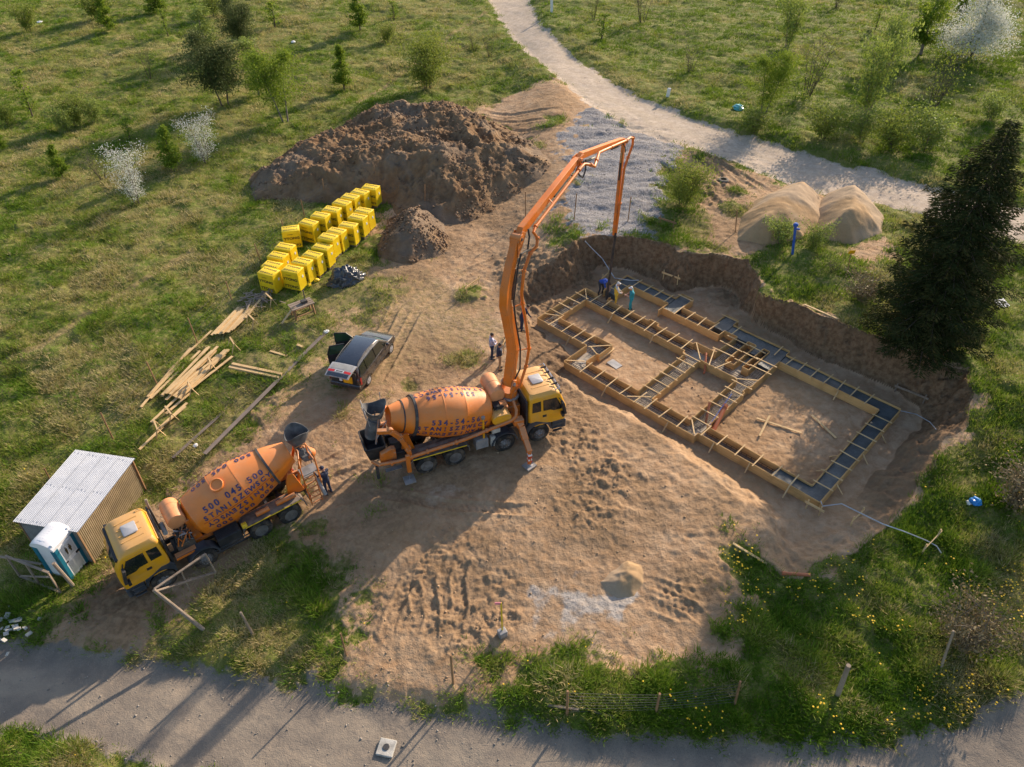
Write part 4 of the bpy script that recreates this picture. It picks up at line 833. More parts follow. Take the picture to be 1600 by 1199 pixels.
batv((4.75,), 9.3, 10.4); batv((5.5,), 9.2, 10.4); batv((6.25,), 9.3, 10.4); batv((4.7,), 10.7, 11.4); batv((5.55,), 10.75, 11.4); batv((6.3,), 10.7, 11.5); batv((4.8,), 11.6, 12.6); batv((5.6,), 11.6, 12.6)
BAT += [((.1, .6), (.9, 1.05)), ((.1, 4.3), (.95, 3.5)), ((4.0, -.1), (4.85, .9)), ((4.1, .0), (4.8, -.3)), ((8.2, -1.95), (9.2, -1.1)), ((8.2, 4.4), (9.25, 3.3)), ((9.3, 4.6), (9.9, 3.2)), ((11.6, 3.2), (12.45, 3.9)), ((11.7, -1.1), (12.35, -1.9)), ((10.3, 3.2), (10.6, 4.3)), ((3.9, -1.9), (4.7, -1.2))]
for i, (a, b) in enumerate(BAT):
    mb = MB(); z = BH+.032; mb.beam((a[0]+rb.uniform(-.05, .05), a[1]+rb.uniform(-.04, .04), z), (b[0]+rb.uniform(-.05, .05), b[1]+rb.uniform(-.04, .04), z+rb.uniform(-.004, .01)), .055, .03)
    mb.build('spacer_batten', M['plank'], fr, smooth=False)
for u, v, du, dv in ((2.6, 0, 0, -1), (6.9, -2, 0, -1), (10.9, -2, 0, -1), (13.4, -1.67, 0, -1), (15.4, -1.67, 0, -1), (17.5, -1.67, 0, -1), (19, -.1, 1, 0), (19, 2.6, 1, 0), (19, 4.6, 1, 0), (18.25, .4, -1, 0), (18.25, 1.7, -1, 0), (16.0, 6.2, 0, -1), (3.0, 3.46, 0, -1), (6.0, 3.46, 0, -1)):
    mb = MB(); mb.beam((u+du*.03, v+dv*.03, BH*.95), (u+du*.42, v+dv*.42+rb.uniform(-.1, .1), .03), .06, .03); mb.build('brace', M['plank'], fr, smooth=False)
def wetmat():
    m, nt = newmat('wet_concrete'); g = NG(nt); pos = g.n('NewGeometry').outputs['Position']
    n1 = g.noise(pos, 1.4, 5, .6); n2 = g.noise(pos, 14, 4, .6)
    c = g.mix(g.ss(n1, .3, .7), (.040, .052, .058), (.095, .108, .112)); c = g.mix(g.math('MULTIPLY', g.ss(n2, .5, .75), .5), c, (.03, .036, .04))
    g.out(g.bsdf(c, g.math('ADD', .32, g.math('MULTIPLY', n2, .35)), 0, g.bump(g.math('ADD', n2, g.math('MULTIPLY', n1, .6)), .03, .7), .5)); return m
M['wet'] = wetmat()
M['lean'] = earth_mat('lean_concrete', (.36, .32, .26), (.46, .42, .36), (.28, .23, .17), .03)
def slab(name, rects, m, label, cat, top):
    r = froot(name, label, cat); mb = MB()
    for i, (u0, v0, u1, v1) in enumerate(rects):
        n1_ = max(2, int((u1-u0)/.18)); n2_ = max(2, int((v1-v0)/.18)); o = len(mb.v)
        for b in range(n2_+1):
            for a in range(n1_+1):
                u = u0+(u1-u0)*a/n1_; v = v0+(v1-v0)*b/n2_; mb.v.append((u, v, top+float(fbm(np.array([u]), np.array([v]), .5, 3, 9)[0]-.5)*.05))
        for b in range(n2_):
            for a in range(n1_):
                q = o+b*(n1_+1)+a; mb.f.append((q, q+1, q+n1_+2, q+n1_+1)); mb.m.append(0)
        # skirt down to the ground
        for e in ([o+a for a in range(n1_+1)], [o+n2_*(n1_+1)+a for a in range(n1_, -1, -1)], [o+b*(n1_+1) for b in range(n2_, -1, -1)], [o+b*(n1_+1)+n1_ for b in range(n2_+1)]):
            k0 = len(mb.v); mb.v += [(mb.v[i_][0], mb.v[i_][1], .0) for i_ in e]
            for j in range(len(e)-1): mb.f.append((e[j+1], e[j], k0+j, k0+j+1)); mb.m.append(0)
    o = mb.build(cat.replace(' ', '_')+'_surface', m, r, fix=False, ang=60); return r
e_ = .02
slab('concrete_footing', [(1+e_, 5.2, 1.8-e_, 6.65), (1+e_, 6.65, 4.75-e_, 7.42-e_), (4.75+e_, 6.1, 5.62-e_, 8.05-e_), (7.95+e_, 6.62, 8.82-e_, 8.02-e_), (8.82+e_, 6.62, 12.48-e_, 7.42-e_), (12.5+e_, 6.2+e_, 19-e_, 7-e_), (18.25+e_, -.95+e_, 19-e_, 6.2+e_), (16.5, -1.67+e_, 19-e_, -.95+e_), (11.68, 5.3, 12.5-e_, 6.62), (10.84, 5.9, 11.25, 6.62)], M['wet'], 'dark freshly poured concrete lying between the formwork boards', 'wet concrete', .385)
LEAN = [(e_, e_, .85-e_, 4.45-e_), (.85, e_, 3.85-e_, .93-e_), (.85, 3.47+e_, 8.33, 4.36-e_), (3.85+e_, -2+e_, 4.74, 0), (4.74, -2+e_, 12.3, -1.15-e_), (8.33+e_, -1.15, 9.25-e_, 4.28), (9.5, 3.3+e_, 12.4, 4.2), (9.6, 4.2, 10.28, 6.6), (10.84, 4.2, 11.25, 5.88), (11.68, 4.2, 12.48, 5.28), (11.62+e_, -1.15, 12.38-e_, 3.3), (12.5, -1.67+e_, 16.45, -.95-e_), (5.64, 6+e_, 7.93, 6.8), (4.76, 6.02, 5.6, 6.08), (3.9, 0, 4.88, 1.0)]
slab('blinding_layer', LEAN, M['lean'], 'pale rough blinding concrete on the floor of the unpoured formwork trenches', 'blinding concrete', .05)
M['rebar'] = mat('rebar_steel', (.06, .05, .05), .7, metal=.4, var=.3, dirt=(.18, .08, .04), dirta=.4)
rc = froot('rebar_cage', 'dark steel rebar cages lying in the unpoured formwork trenches', 'rebar'); mb = MB()
def cage(u0, v0, u1, v1):
    lu = (u1-u0) > (v1-v0); a0, a1 = (u0, u1) if lu else (v0, v1); c = (v0+v1)/2 if lu else (u0+u1)/2; hw = (min(u1-u0, v1-v0))/2-.14
    f = lambda a, b, z: (a, c+b, z) if lu else (c+b, a, z)
    for b in (-hw, -hw*.33, hw*.33, hw):
        for z in (.13, .30): mb.tube([f(a0, b, z), f(a1, b, z)], .012, 5)
    t = a0+.1
    while t < a1-.05:
        mb.tube([f(t, -hw, .13), f(t, hw, .13), f(t, hw, .31), f(t, -hw, .31), f(t, -hw, .13)], .010, 4); t += .28
for r in ((.05, .1, .8, 4.4), (.9, .05, 3.8, .88), (.9, 3.5, 8.3, 4.3), (3.9, -1.95, 12.2, -1.2), (8.38, -1.1, 9.2, 3.4), (9.55, 3.4, 12.3, 4.15), (9.65, 4.2, 10.25, 6.5), (11.7, 4.2, 12.4, 5.2), (11.66, -1.1, 12.34, 3.2), (12.6, -1.62, 16.5, -1.0), (5.7, 6.05, 7.9, 6.75), (3.95, -.1, 4.85, .95)): cage(*r)
mb.build('rebar', M['rebar'], rc)
# drain pipes in the formwork
M['pipe'] = mat('orange_drain_pipe', (.45, .13, .05), .45, var=.1, dirt=DUST, dirta=.2)
M['blue'] = mat('blue_plastic', (.03, .10, .42), .4)
def pipe(pts, r, label, m='pipe', n=14, nm='drain_pipe', cat='pipe', group=None, sock=True):
    mb = MB(); mb.tube(pts, r, n)
    if sock: a = Vector(pts[0]); b = Vector(pts[1]); d = (b-a).normalized(); mb.tube([a-d*.02, a+d*.14], r*1.16, n)
    o = mb.build(nm, M[m], ang=40); return tag(o, label, cat, group)
a = f2w(12.38, .9, .62); b = f2w(12.75, -.75, .10); pipe([a, b], .125, 'thick orange drain pipe leaning out of the formwork beside a blue cable')
a = f2w(12.22, 1.7, .8); b = f2w(12.55, -.95, .42); pipe([a, (a+b)/2+Vector((0, 0, .06)), b], .018, 'thin blue cable lying along the thick orange drain pipe', 'blue', 6, 'cable', 'cable', sock=False)
a = f2w(11.75, .35, .75); b = f2w(12.15, -.45, .1); pipe([a, b], .06, 'thin orange pipe standing in the trench next to the thick orange pipe')
a = f2w(9.2, 3.95, .55); b = f2w(9.75, 3.1, .25); c = f2w(9.85, 2.9, .1); pipe([a, b, c], .06, 'thin orange pipe through the formwork board behind the brown soil')
a = GT(1226, 897); pipe([a+Vector((-.1, 0, .05)), GT(1262, 900)+Vector((.1, 0, .05))], .07, 'orange pipe stub poking out of the pit edge in the dandelion grass')
# grey conduits
M['conduit'] = mat('pale_blue_conduit', (.42, .44, .47), .5)
pts = [f2w(19, -1.6, .5), f2w(19.2, -1.8, .5)]+[GT(px, py, .5*(1-i/6)+.06) for i, (px, py) in enumerate(((1310, 800), (1340, 813), (1375, 828), (1410, 838), (1445, 850), (1462, 857), (1470, 866)))]
pipe(pts, .028, 'long pale conduit running from the formwork corner over the grass', 'conduit', 6, 'conduit', 'conduit', sock=False)
pipe([f2w(19, 6.9, .45), GT(1430, 652, .2), GT(1452, 662, .1), GT(1462, 672, .05)], .022, 'short pale conduit at the right corner of the formwork', 'conduit', 6, 'conduit', 'conduit', sock=False)
pipe([GT(914, 379, .1), GT(925, 394, .25), GT(940, 412, .4), f2w(.9, 6.2, .8), f2w(1.6, 6.9, .6), f2w(1.9, 7.42, .5)], .03, 'pale conduit hanging over the far pit wall behind the workers', 'conduit', 6, 'conduit', 'conduit', sock=False)
# ------------------------------------------------------------------ yellow wrapped block pallets
def wrapmat():
    m, nt = newmat('yellow_wrap'); g = NG(nt); tc = g.n('TexCoord').outputs['Object']; r = g.n('ObjectInfo').outputs['Random']
    n1 = g.noise(tc, 2.5, 4, .6, .5); n2 = g.noise(tc, 9, 3)
    c = g.mix(g.ss(n1, .3, .7), (.78, .50, .006), (.85, .62, .02)); c = g.mix(g.math('MULTIPLY', r, .25), c, (.88, .66, .03))
    g.out(g.bsdf(c, g.math('ADD', .28, g.math('MULTIPLY', n2, .2)), 0, g.bump(g.math('ADD', n1, g.math('MULTIPLY', n2, .3)), .03, .6), .5)); return m
M['wrap'] = wrapmat(); M['ink'] = mat('dark_print', (.07, .05, .018), .6); M['palletwood'] = M['oldwood']
def z4(x, y): return 380+x/5.708, 260+y/5.708
PH = 1.42
def make_pallet():
    r = empty('block_pallet', (0, 0, 0), 0, 'x', 'pallet', 'yellow wrapped block pallets')
    mb = MB(); w_, d_ = .58, .40
    mb.loft([[(x*w_*s, y*d_*s, z) for x, y in ((1, 1), (-1, 1), (-1, -1), (1, -1))] for z, s in ((.13, 1.0), (.3, 1.012), (.8, .995), (1.2, 1.0), (PH-.02, .995), (PH, .97))]); mb.build('wrapping', M['wrap'], r, bev=.018, ang=30)
    mb = MB()
    for y in (-.32, 0, .32): mb.box((0, y, .065), (1.1, .1, .10))
    for x in (-.5, 0, .5): mb.box((x, 0, .01), (.1, .76, .022))
    mb.build('pallet_base', M['palletwood'], r)
    mb = MB(); v, f = letters('YTONG', .30, .012)
    def put(fn): mb.add([fn(x, y) for x, y, z in v], f)
    put(lambda x, y: (x*.9, y*.6+.19, PH+.004)); put(lambda x, y: (-x*.9, -y*.6-.19, PH+.004))
    for z in (.38, .88): put(lambda x, y: (x*.95, -.412, z+y*.8)); put(lambda x, y: (-x*.95, .412, z+y*.8))
    for z, x0, x1 in ((1.16, -.25, .1),): mb.add([(x0, -.411, z), (x1, -.411, z), (x1, -.411, z+.03), (x0, -.411, z+.03)], [(0, 1, 2, 3)])
    mb.build('lettering', M['ink'], r, fix=False, smooth=False)
    mb = MB(); mb.box((.588, .1, .95), (.01, .13, .16)); mb.build('paper_label', M['white'], r)
    return r
proto = make_pallet(); PALL = []
frow = [(1075, 395), (1020, 455), (935, 517), (830, 580), (758, 645), (702, 712), (615, 772), (522, 835), (435, 905)]
brow = [(1135, 183), (1040, 228), (955, 275), (880, 330), (790, 388), (688, 445), (582, 503), (420, 560), (372, 712), (305, 780), (252, 862), (222, 925)]
ordn = ['first', 'second', 'third', 'fourth', 'fifth', 'sixth', 'seventh', 'eighth', 'ninth', 'tenth', 'eleventh', 'twelfth']
for ri, row in enumerate((frow, brow)):
    for i, (x, y) in enumerate(row):
        p = PT(*z4(x, y), PH); o = proto if (ri == 0 and i == 0) else copy_tree(proto)
        yaw = rad(-21+random.uniform(-4, 4)); 
        if ri == 1 and i == 7: yaw = rad(14)
        if ri == 1 and i == 10: p.z -= .35
        o.location = (p.x, p.y, gz(p.x, p.y)+.01 if not (ri == 1 and i == 10) else gz(p.x, p.y)+.01); o.rotation_euler = (0, 0, yaw)
        o['label'] = ('yellow wrapped block pallet, %s from the dirt mound in the row %s' % (ordn[i], 'nearest the car' if ri == 0 else 'farthest from the car'))
        if ri == 1 and i == 7: o['label'] = 'yellow wrapped block pallet turned out of line in the far row'
# torn wrap bits
for (px, py, lab) in ((481, 447, 'crumpled yellow wrap scrap at the foot of the nearest pallet'), (494, 440, 'small balled yellow wrap scrap in the grass beside the pallets')):
    p = GT(px, py); bm = bmesh.new(); bmesh.ops.create_icosphere(bm, subdivisions=3, radius=.22)
    for v in bm.verts: v.co *= .6+.7*float(fbm(np.array([v.co.x+px]), np.array([v.co.y+v.co.z*1.7]), .12, 3, 5)[0]); v.co.z *= .7
    me = bpy.data.meshes.new('wrap_scrap'); bm.to_mesh(me); bm.free(); me.materials.append(M['wrap']); o = bpy.data.objects.new('wrap_scrap', me); COL.objects.link(o); o.location = (p.x, p.y, p.z+.1); tag(o, lab, 'plastic wrap')
# dark tarpaulin bundle
M['tarp'] = mat('dark_foil', (.055, .06, .07), .25, var=.3, bump=.03, bsc=6)
p = GT(541, 442); bm = bmesh.new(); bmesh.ops.create_icosphere(bm, subdivisions=5, radius=1.15)
for v in bm.verts:
    c = v.co; k = fbm(np.array([c.x*1.3+9]), np.array([c.y*1.3+c.z*.9]), .45, 4, 15, .6)[0]; r_ = .75+.5*k
    zz = max(c.z, -.45); v.co = Vector((c.x*1.0*r_*(1.1 if c.z < 0 else .85), c.y*.75*r_, (zz+.45)*.72*r_+(.06*math.sin(c.x*9+c.y*7))))
me = bpy.data.meshes.new('tarpaulin_bundle'); bm.to_mesh(me); bm.free(); me.materials.append(M['tarp']); me.polygons.foreach_set('use_smooth', [True]*len(me.polygons)); o = bpy.data.objects.new('tarpaulin_bundle', me); COL.objects.link(o); o.location = (p.x, p.y, p.z-.03); o.rotation_euler = (0, 0, rad(40)); tag(o, 'shiny dark plastic sheeting bundle in the grass beside the yellow pallets', 'tarpaulin')
# ------------------------------------------------------------------ shed
M['tin'] = mat('corrugated_steel', (.40, .43, .49), .5, metal=.3, var=.08, sc=1.5, dirt=(.4, .38, .34), dirta=.15)
M['wallsheet'] = mat('tan_corrugated_sheet', (.33, .265, .165), .5, metal=.3, var=.2, sc=1.2, dirt=(.25, .2, .14), dirta=.4)
g1 = GT(227.6, 766.4); g2 = GT(147.1, 871.5); zs = min(g1.z, g2.z); hR = zs+2.25
c1_, c2_, c3_, c4_ = [P(a, b, hR) for a, b in ((211.3, 716.9), (121.4, 832.2), (28.5, 811.2), (122.6, 698.2))]
ex = (c2_-c1_); Ls = ex.length; ex.normalize(); ey = Vector((0, 0, 1)).cross(ex); Wd = abs((c4_-c1_).dot(ey)); sg = 1 if (c4_-c1_).dot(ey) > 0 else -1
yaw = math.atan2(ex.y, ex.x); sh_ = empty('tool_shed', (c1_.x, c1_.y, zs), yaw, 'metal shed with pale corrugated roof and tan corrugated wall behind the portable toilet', 'shed')
def corr(mb, o, du, dv, nu, amp, nv, th=.012):
    """corrugated sheet spanned by du (across ribs) and dv"""
    o = Vector(o); du = Vector(du); dv = Vector(dv); n = du.cross(dv).normalized(); vs = []
    for s_ in (0, 1):
        for j in range(nu*4+1):
            t = j/(nu*4); a = amp*(1 if (j//2) % 2 == 0 else -1)
            for k in (0, 1): vs.append(o+du*t+dv*k+n*(a+th*s_))
    m_ = (nu*4+1)*2; fs = []
    for j in range(nu*4): fs.append((2*j, 2*j+1, 2*j+3, 2*j+2)); fs.append((m_+2*j, m_+2*j+2, m_+2*j+3, m_+2*j+1))
    mb.add(vs, fs)
ov = .10
mb = MB(); corr(mb, (0, 0, hR-zs), (0, sg*Wd, .0), (Ls, 0, 0), 36, .013, 1); roof_ = mb.build('roof', M['tin'], sh_, fix=False, smooth=False)
mb = MB()
for fx_ in (.04, .5, .96):
    for k in range(16): mb.lathe([(0, .022), (.012, .018)], (Ls*fx_, sg*Wd*(k+.5)/16, hR-zs+.028), (0, 0, 1), 6)
for k in (1, 2, 3): mb.box((Ls*.5, sg*Wd*k/4, hR-zs+.03), (Ls, .03, .012))
mb.build('roof_fixing', M['tin'], roof_, smooth=False)
Hh = hR-zs-.04
mb = MB(); corr(mb, (ov, sg*.16, -.1), (Ls-2*ov, 0, 0), (0, 0, Hh+.07), 44, .007, 1); mb.build('wall', M['wallsheet'], sh_, fix=False, smooth=False)
mb = MB(); corr(mb, (Ls-ov, sg*.16, -.1), (0, sg*(Wd-.32), 0), (0, 0, Hh+.07), 30, .012, 1); mb.build('wall', M['grey'], sh_, fix=False, smooth=False)
mb = MB(); corr(mb, (ov, sg*(Wd-.16), -.1), (Ls-2*ov, 0, 0), (0, 0, Hh+.07), 44, .007, 1); mb.build('wall', M['wallsheet'], sh_, fix=False, smooth=False)
mb = MB(); corr(mb, (ov, sg*.16, -.1), (0, sg*(Wd-.32), 0), (0, 0, Hh+.07), 30, .012, 1); mb.build('wall', M['wallsheet'], sh_, fix=False, smooth=False)
for x, y in ((ov-.03, sg*.13), (Ls-ov+.03, sg*.13), (ov, sg*(Wd-.13)), (Ls-ov, sg*(Wd-.13))):
    mb = MB(); mb.box((x, y, Hh/2), (.06, .06, Hh)); mb.build('corner_post', M['brownwood'], sh_)
# ------------------------------------------------------------------ portable toilet
M['teal'] = mat('teal_plastic', (.015, .16, .24), .35, var=.06); M['toiletw'] = mat('white_plastic', (.78, .78, .80), .35, var=.03); M['toiletg'] = mat('pale_grey_plastic', (.55, .56, .58), .4, var=.05)
b1 = GT(112, 907); b2 = GT(140, 877); fx = (b2-b1); W_ = fx.length; fx.normalize(); yaw = math.atan2(fx.y, fx.x); W_ = max(1.1, min(1.25, W_))
nrm = Vector((-fx.y, fx.x, 0)); ctr = (b1+b2)/2+nrm*(W_/2); zt = min(b1.z, b2.z)
tl = empty('portable_toilet', (ctr.x, ctr.y, zt), yaw, 'white roofed portable toilet with teal corners in front of the metal shed', 'toilet')
h_ = W_/2; HT = 2.08
mb = MB(); mb.loft([rrect(-h_+.02, h_-.02, h_-.02, z, .06) for z in (.08, HT)]); mb.build('cabin_wall', M['toiletw'], tl, ang=30)
for sx in (-1, 1):
    for sy in (-1, 1):
        mb = MB(); mb.box((sx*(h_-.09), sy*(h_-.09), HT/2+.02), (.24, .24, HT-.06)); mb.build('corner_panel', M['teal'], tl, bev=.04)
mb = MB(); mb.box((0, 0, .06), (W_+.06, W_+.06, .12)); mb.build('skid_base', M['black'], tl, bev=.02)
mb = MB(); mb.box((0, -h_+.005, 1.06), (W_-.34, .05, HT-.2)); dr = mb.build('door', M['toiletw'], tl, bev=.015)
mb = MB(); mb.box((0, -h_-.025, .62), (W_-.5, .02, .72)); mb.box((0, -h_-.025, 1.55), (W_-.5, .02, .72)); mb.build('door_panel', M['toiletg'], dr, bev=.01)
mb = MB(); mb.box((.32, -h_-.04, 1.06), (.2, .04, .09)); mb.box((-.3, -h_-.04, 1.06), (.10, .03, .06)); mb.build('latch', M['black'], dr)
mb = MB()
for gx_, s_ in ((-.10, 0), (.10, 1)):
    mb.lathe([(0, .035), (.006, .035)], (gx_, -h_-.038, 1.74), (0, -1, 0), 12); y = -h_-.043
    mb.add([(gx_-.055, y, 1.69), (gx_+.055, y, 1.69), (gx_+(.075 if s_ else .05), y, 1.5), (gx_-(.075 if s_ else .05), y, 1.5)], [(0, 1, 2, 3)]); mb.add([(gx_-.04, y, 1.5), (gx_+.04, y, 1.5), (gx_+.03, y, 1.36), (gx_-.03, y, 1.36)], [(0, 1, 2, 3)])
mb.build('door_sign', M['ink'], dr, fix=False, smooth=False)
mb = MB(); n = 12; rings = []
for k in range(n+1):
    t = -1+2*k/n; z = HT-.04+.40*math.sqrt(max(0, 1-(t*.93)**2)); rings.append([(x, t*(h_+.03), z+(-.05 if abs(x) > h_-.02 else 0)) for x in np.linspace(-h_-.04, h_+.04, 8)]+[(x, t*(h_+.03), HT-.03) for x in np.linspace(h_+.04, -h_-.04, 8)])
mb.loft(rings)
for k in range(1, 9): x = -h_+W_*k/9; mb.tube([(x, (h_+.01)*math.sin(a), HT-.045+.40*math.cos(a)*.99) for a in np.linspace(-1.3, 1.3, 9)], .016, 6)
mb.build('roof', M['toiletw'], tl, ang=40)
for x, y in ((h_-.08, -h_+.08), (-h_+.08, -h_+.08)):
    mb = MB(); mb.lathe([(0, .05), (.22, .05), (.25, .03)], (x, y, HT+.02), (0, 0, 1), 12); mb.build('vent_cap', M['toiletw'], tl)
# ------------------------------------------------------------------ timber gates
def at_h(px, py, ref):      # point on the sight line that stands above ground point ref (same distance)
    d = ray(px, py); k = (ref.x*d[0]+ref.y*d[1])/(d[0]**2+d[1]**2); return Vector((d[0]*k, d[1]*k, HC+d[2]*k))
def z5(x, y): return x/4.283, 680+y/4.283
ga = GT(*z5(137, 950)); gb = GT(*z5(410, 1058)); zc_ = lambda t, h: ga.lerp(gb, t)+Vector((0, 0, h))
gt_ = empty('timber_gate', ga, 0, 'weathered timber gate with cross braces standing in front of the portable toilet', 'gate')
def gb_(name, p, q, w_, h_, m='oldwood'): mb = MB(); mb.beam(Vector(p)-ga, Vector(q)-ga, w_, h_); o = mb.build(name, M[m], gt_, bev=.006); return o
GH = 1.45
gb_('rail', zc_(-.02, GH), zc_(1.02, GH), .10, .05); gb_('rail', zc_(0, .08), zc_(1, .08), .10, .05)
for t in (0.0, .47, 1.0): gb_('stile', zc_(t, .02), zc_(t, GH-.03), .09, .05)
gb_('brace', zc_(.04, .12), zc_(.98, 1.1), .08, .04); gb_('brace', zc_(.9, .05), zc_(1.0, .4), .06, .04)
p = GT(*z5(490, 1008)); q = at_h(*z5(357, 858), GT(*z5(440, 1010))); mb = MB(); mb.tube([p, q], .075, 8); tag(mb.build('gate_post', M['oldwood']), 'leaning timber post beside the gate at the portable toilet', 'post')
pA = GT(*z5(0, 880)); pB = GT(*z5(330, 950)); mb = MB(); mb.beam(pA+Vector((0, 0, .8)), pB+Vector((0, 0, .9)), .09, .05); r_ = mb
r0 = tag(mb.build('fence_rail', M['oldwood']), 'weathered timber rail running to the gate by the portable toilet', 'rail')
def z2(x, y): return 150+x/4.2079, 640+y/4.2079
pb = GT(318, 984); pt2 = at_h(240, 922, GT(268, 972)); mb = MB(); mb.tube([pb, pt2], [.085, .07], 10); tag(mb.build('gate_post', M['oldwood']), 'leaning round timber post holding the gate by the mixer cab', 'post')
g2r = empty('timber_gate', pb, 0, 'weathered timber gate panel standing open beside the mixer lorry wheels', 'gate')
ref = GT(345, 905); tl_ = at_h(241, 921, GT(265, 962)); tr_ = at_h(321, 866, ref); br_ = at_h(337, 894, ref); lo = at_h(244, 924, GT(262, 958))
for nm, p, q in (('rail', tl_, tr_), ('stile', tr_, br_), ('rail', br_, lo), ('stile', at_h(283, 893, GT(300, 930)), at_h(297, 923, GT(300, 930)))):
    mb = MB(); mb.beam(p-pb, q-pb, .10, .06); mb.build(nm, M['oldwood'], g2r, bev=.006)
# ------------------------------------------------------------------ fences
M['wire'] = mat('fence_wire', (.10, .10, .10), .5, metal=.6)
def fence(posts, label, wires, wm=None, r=.04, skip=()):
    b0 = GT(*posts[0][0]); root = empty('wire_fence', b0, 0, label, 'fence'); tops = []
    for b, t in posts:
        pb_ = GT(*b); pt_ = at_h(*t, pb_)
        if (pt_-pb_).length > 2.0: pt_ = pb_+(pt_-pb_).normalized()*2.0
        mb = MB(); mb.tube([pb_-b0-Vector((0, 0, .15)), pt_-b0], [r*1.1, r], 8); mb.build('post', M['brownwood'], root); tops.append((pb_-b0, pt_-b0))
    if wires:
        for k in range(wires):
            f = .12+.8*k/(wires-1); mb = MB()
            for i in range(len(tops)-1):
                if i in skip: continue
                a = tops[i][0].lerp(tops[i][1], f); b = tops[i+1][0].lerp(tops[i+1][1], f); m_ = (a+b)/2-Vector((0, 0, .04)); mb.tube([a, m_, b], .006, 4, cap=False)
            mb.build('wire', M['wire'], root, smooth=False)
    return root
fence([((708, 1068), (703, 1010)), ((886, 1117), (887, 1080)), ((1025, 1112), (1031, 1084)), ((1148, 1101), (1157, 1065))], 'sagging wire fence on brown stakes along the grass by the near gravel road', 7, r=.045, skip=(0,))
for b, t, lab, m, r in (((1309, 1086), (1326, 1040), 'thick grey weathered fence post among dandelions by the near road', 'oldwood', .10), ((1470, 1046), (1490, 986), 'leaning grey brown post beside the dry bush in the dandelion grass', 'oldwood', .05), ((541, 1024), (532, 990), 'thin brown stake at the left edge of the tyre tracked soil', 'brownwood', .04), ((395, 991), (376, 957), 'short bare stake in the grass below the mixer lorry', 'oldwood', .055)):
    pb_ = GT(*b); q = at_h(*t, pb_); mb = MB(); mb.tube([pb_-Vector((0, 0, .1)), q], [r, r*.85], 8); tag(mb.build('fence_post', M[m]), lab, 'post')
fence([((78, 750), (69, 732)), ((177, 687), (157, 645)), ((246.7, 603), (229, 566)), ((308.6, 536), (293.4, 497)), ((362, 469), (353, 440)), ((408, 410.7), (397.5, 381)), ((442, 356), (439.6, 344)), ((476, 339), (470, 312.6)), ((508, 311), (503.5, 280))], 'row of thin brown stakes with wire running past the timber stacks and yellow pallets', 4, r=.035)
for b, t, lab in (((664, 331), (664, 289), 'thin brown stake at the near foot of the dark dirt mound'), ((821, 338), (821, 300), 'thin dark stake between the dirt mound and the crushed stone'), ((897, 344), (901, 303), 'thin dark stake at the left edge of the crushed stone'), ((981, 346), (986, 308), 'thin dark stake on the crushed stone beside the end hose'), ((1149, 363), (1152, 327), 'thin stake at the left end of the sand heaps')):
    pb_ = GT(*b); q = at_h(*t, pb_); mb = MB(); mb.tube([pb_, q], .035, 7); tag(mb.build('stake', M['brownwood']), lab, 'stake')
# ------------------------------------------------------------------ timber stacks
def zp(x, y): return 200+x/4.283, 440+y/4.283
M['greywood'] = wood('old_grey_board', (.13, .10, .085), (.21, .17, .145)); rp = random.Random(21); NPL = [0]
def plank(a, b, w_=.15, h_=.035, z=0, m='plank', label=None, group=None):
    p = GT(*zp(*a)); q = GT(*zp(*b)); p.z = max(p.z, q.z)+z+h_/2+.02; q.z = p.z+rp.uniform(-.01, .01); mb = MB(); L = (q-p).length; yaw = math.atan2(q.y-p.y, q.x-p.x)
    mb.box((0, 0, 0), (L, w_, h_)); o = mb.build('plank', M[m], smooth=False); c = (p+q)/2; o.location = c; o.rotation_euler = (0, rp.uniform(-.004, .004), yaw); return tag(o, label, 'plank', group)
def stack(n, a0, a1, b0, b1, label, group, jit=14, layers=2, w_=.15):
    for k in range(n):
        t = (k+.5)/n; lay = k % layers
        pa = (a0[0]+(a1[0]-a0[0])*t+rp.uniform(-jit, jit)*.6, a0[1]+(a1[1]-a0[1])*t+rp.uniform(-jit, jit)); pb_ = (b0[0]+(b1[0]-b0[0])*t+rp.uniform(-jit, jit)*.6, b0[1]+(b1[1]-b0[1])*t+rp.uniform(-jit, jit))
        plank(pa, pb_, w_, z=.045*lay+.05, label=label, group=group)
stack(11, (565, 388), (720, 352), (728, 188), (838, 195), 'fresh plank in the timber stack nearest the yellow pallets', 'planks in the far stack', 8)
plank((640, 372), (770, 205), z=.15, label='fresh plank lying on top of the stack nearest the yellow pallets'); plank((790, 262), (938, 88), z=.16, label='long fresh plank jutting out towards the yellow pallets')
stack(16, (235, 800), (395, 800), (540, 465), (700, 490), 'fresh plank in the big middle timber stack', 'planks in the middle stack', 26, 3)
for a, b in (((90, 850), (300, 598)), ((140, 795), (420, 450)), ((275, 612), (562, 335)), ((158, 802), (485, 470)), ((150, 790), (350, 560))): plank(a, b, .13, z=.04, label='thin fresh plank in the narrow pile beside the wire fence stakes', group='planks in the narrow pile')
for a, b in (((160, 955), (335, 795)), ((82, 1138), (240, 985)), ((200, 1010), (400, 825)), ((225, 1000), (390, 850)), ((260, 900), (420, 760))): plank(a, b, .14, z=.10, label='fresh plank on small trestles at the shed end of the timber', group='planks on the shed end trestles')
plank((705, 575), (1032, 628), .16, .10, label='thick sawn beam lying alone in the grass, the one farther from camera'); plank((685, 592), (1012, 650), .16, .10, label='thick sawn beam lying alone in the grass, the one nearer the camera')
plank((952, 470), (1050, 500), .12, .05, label='short offcut lying in the sawdust near the long grey boards'); plank((1132, 428), (1168, 442), .14, .06, label='tiny timber block beside the long grey boards'); 
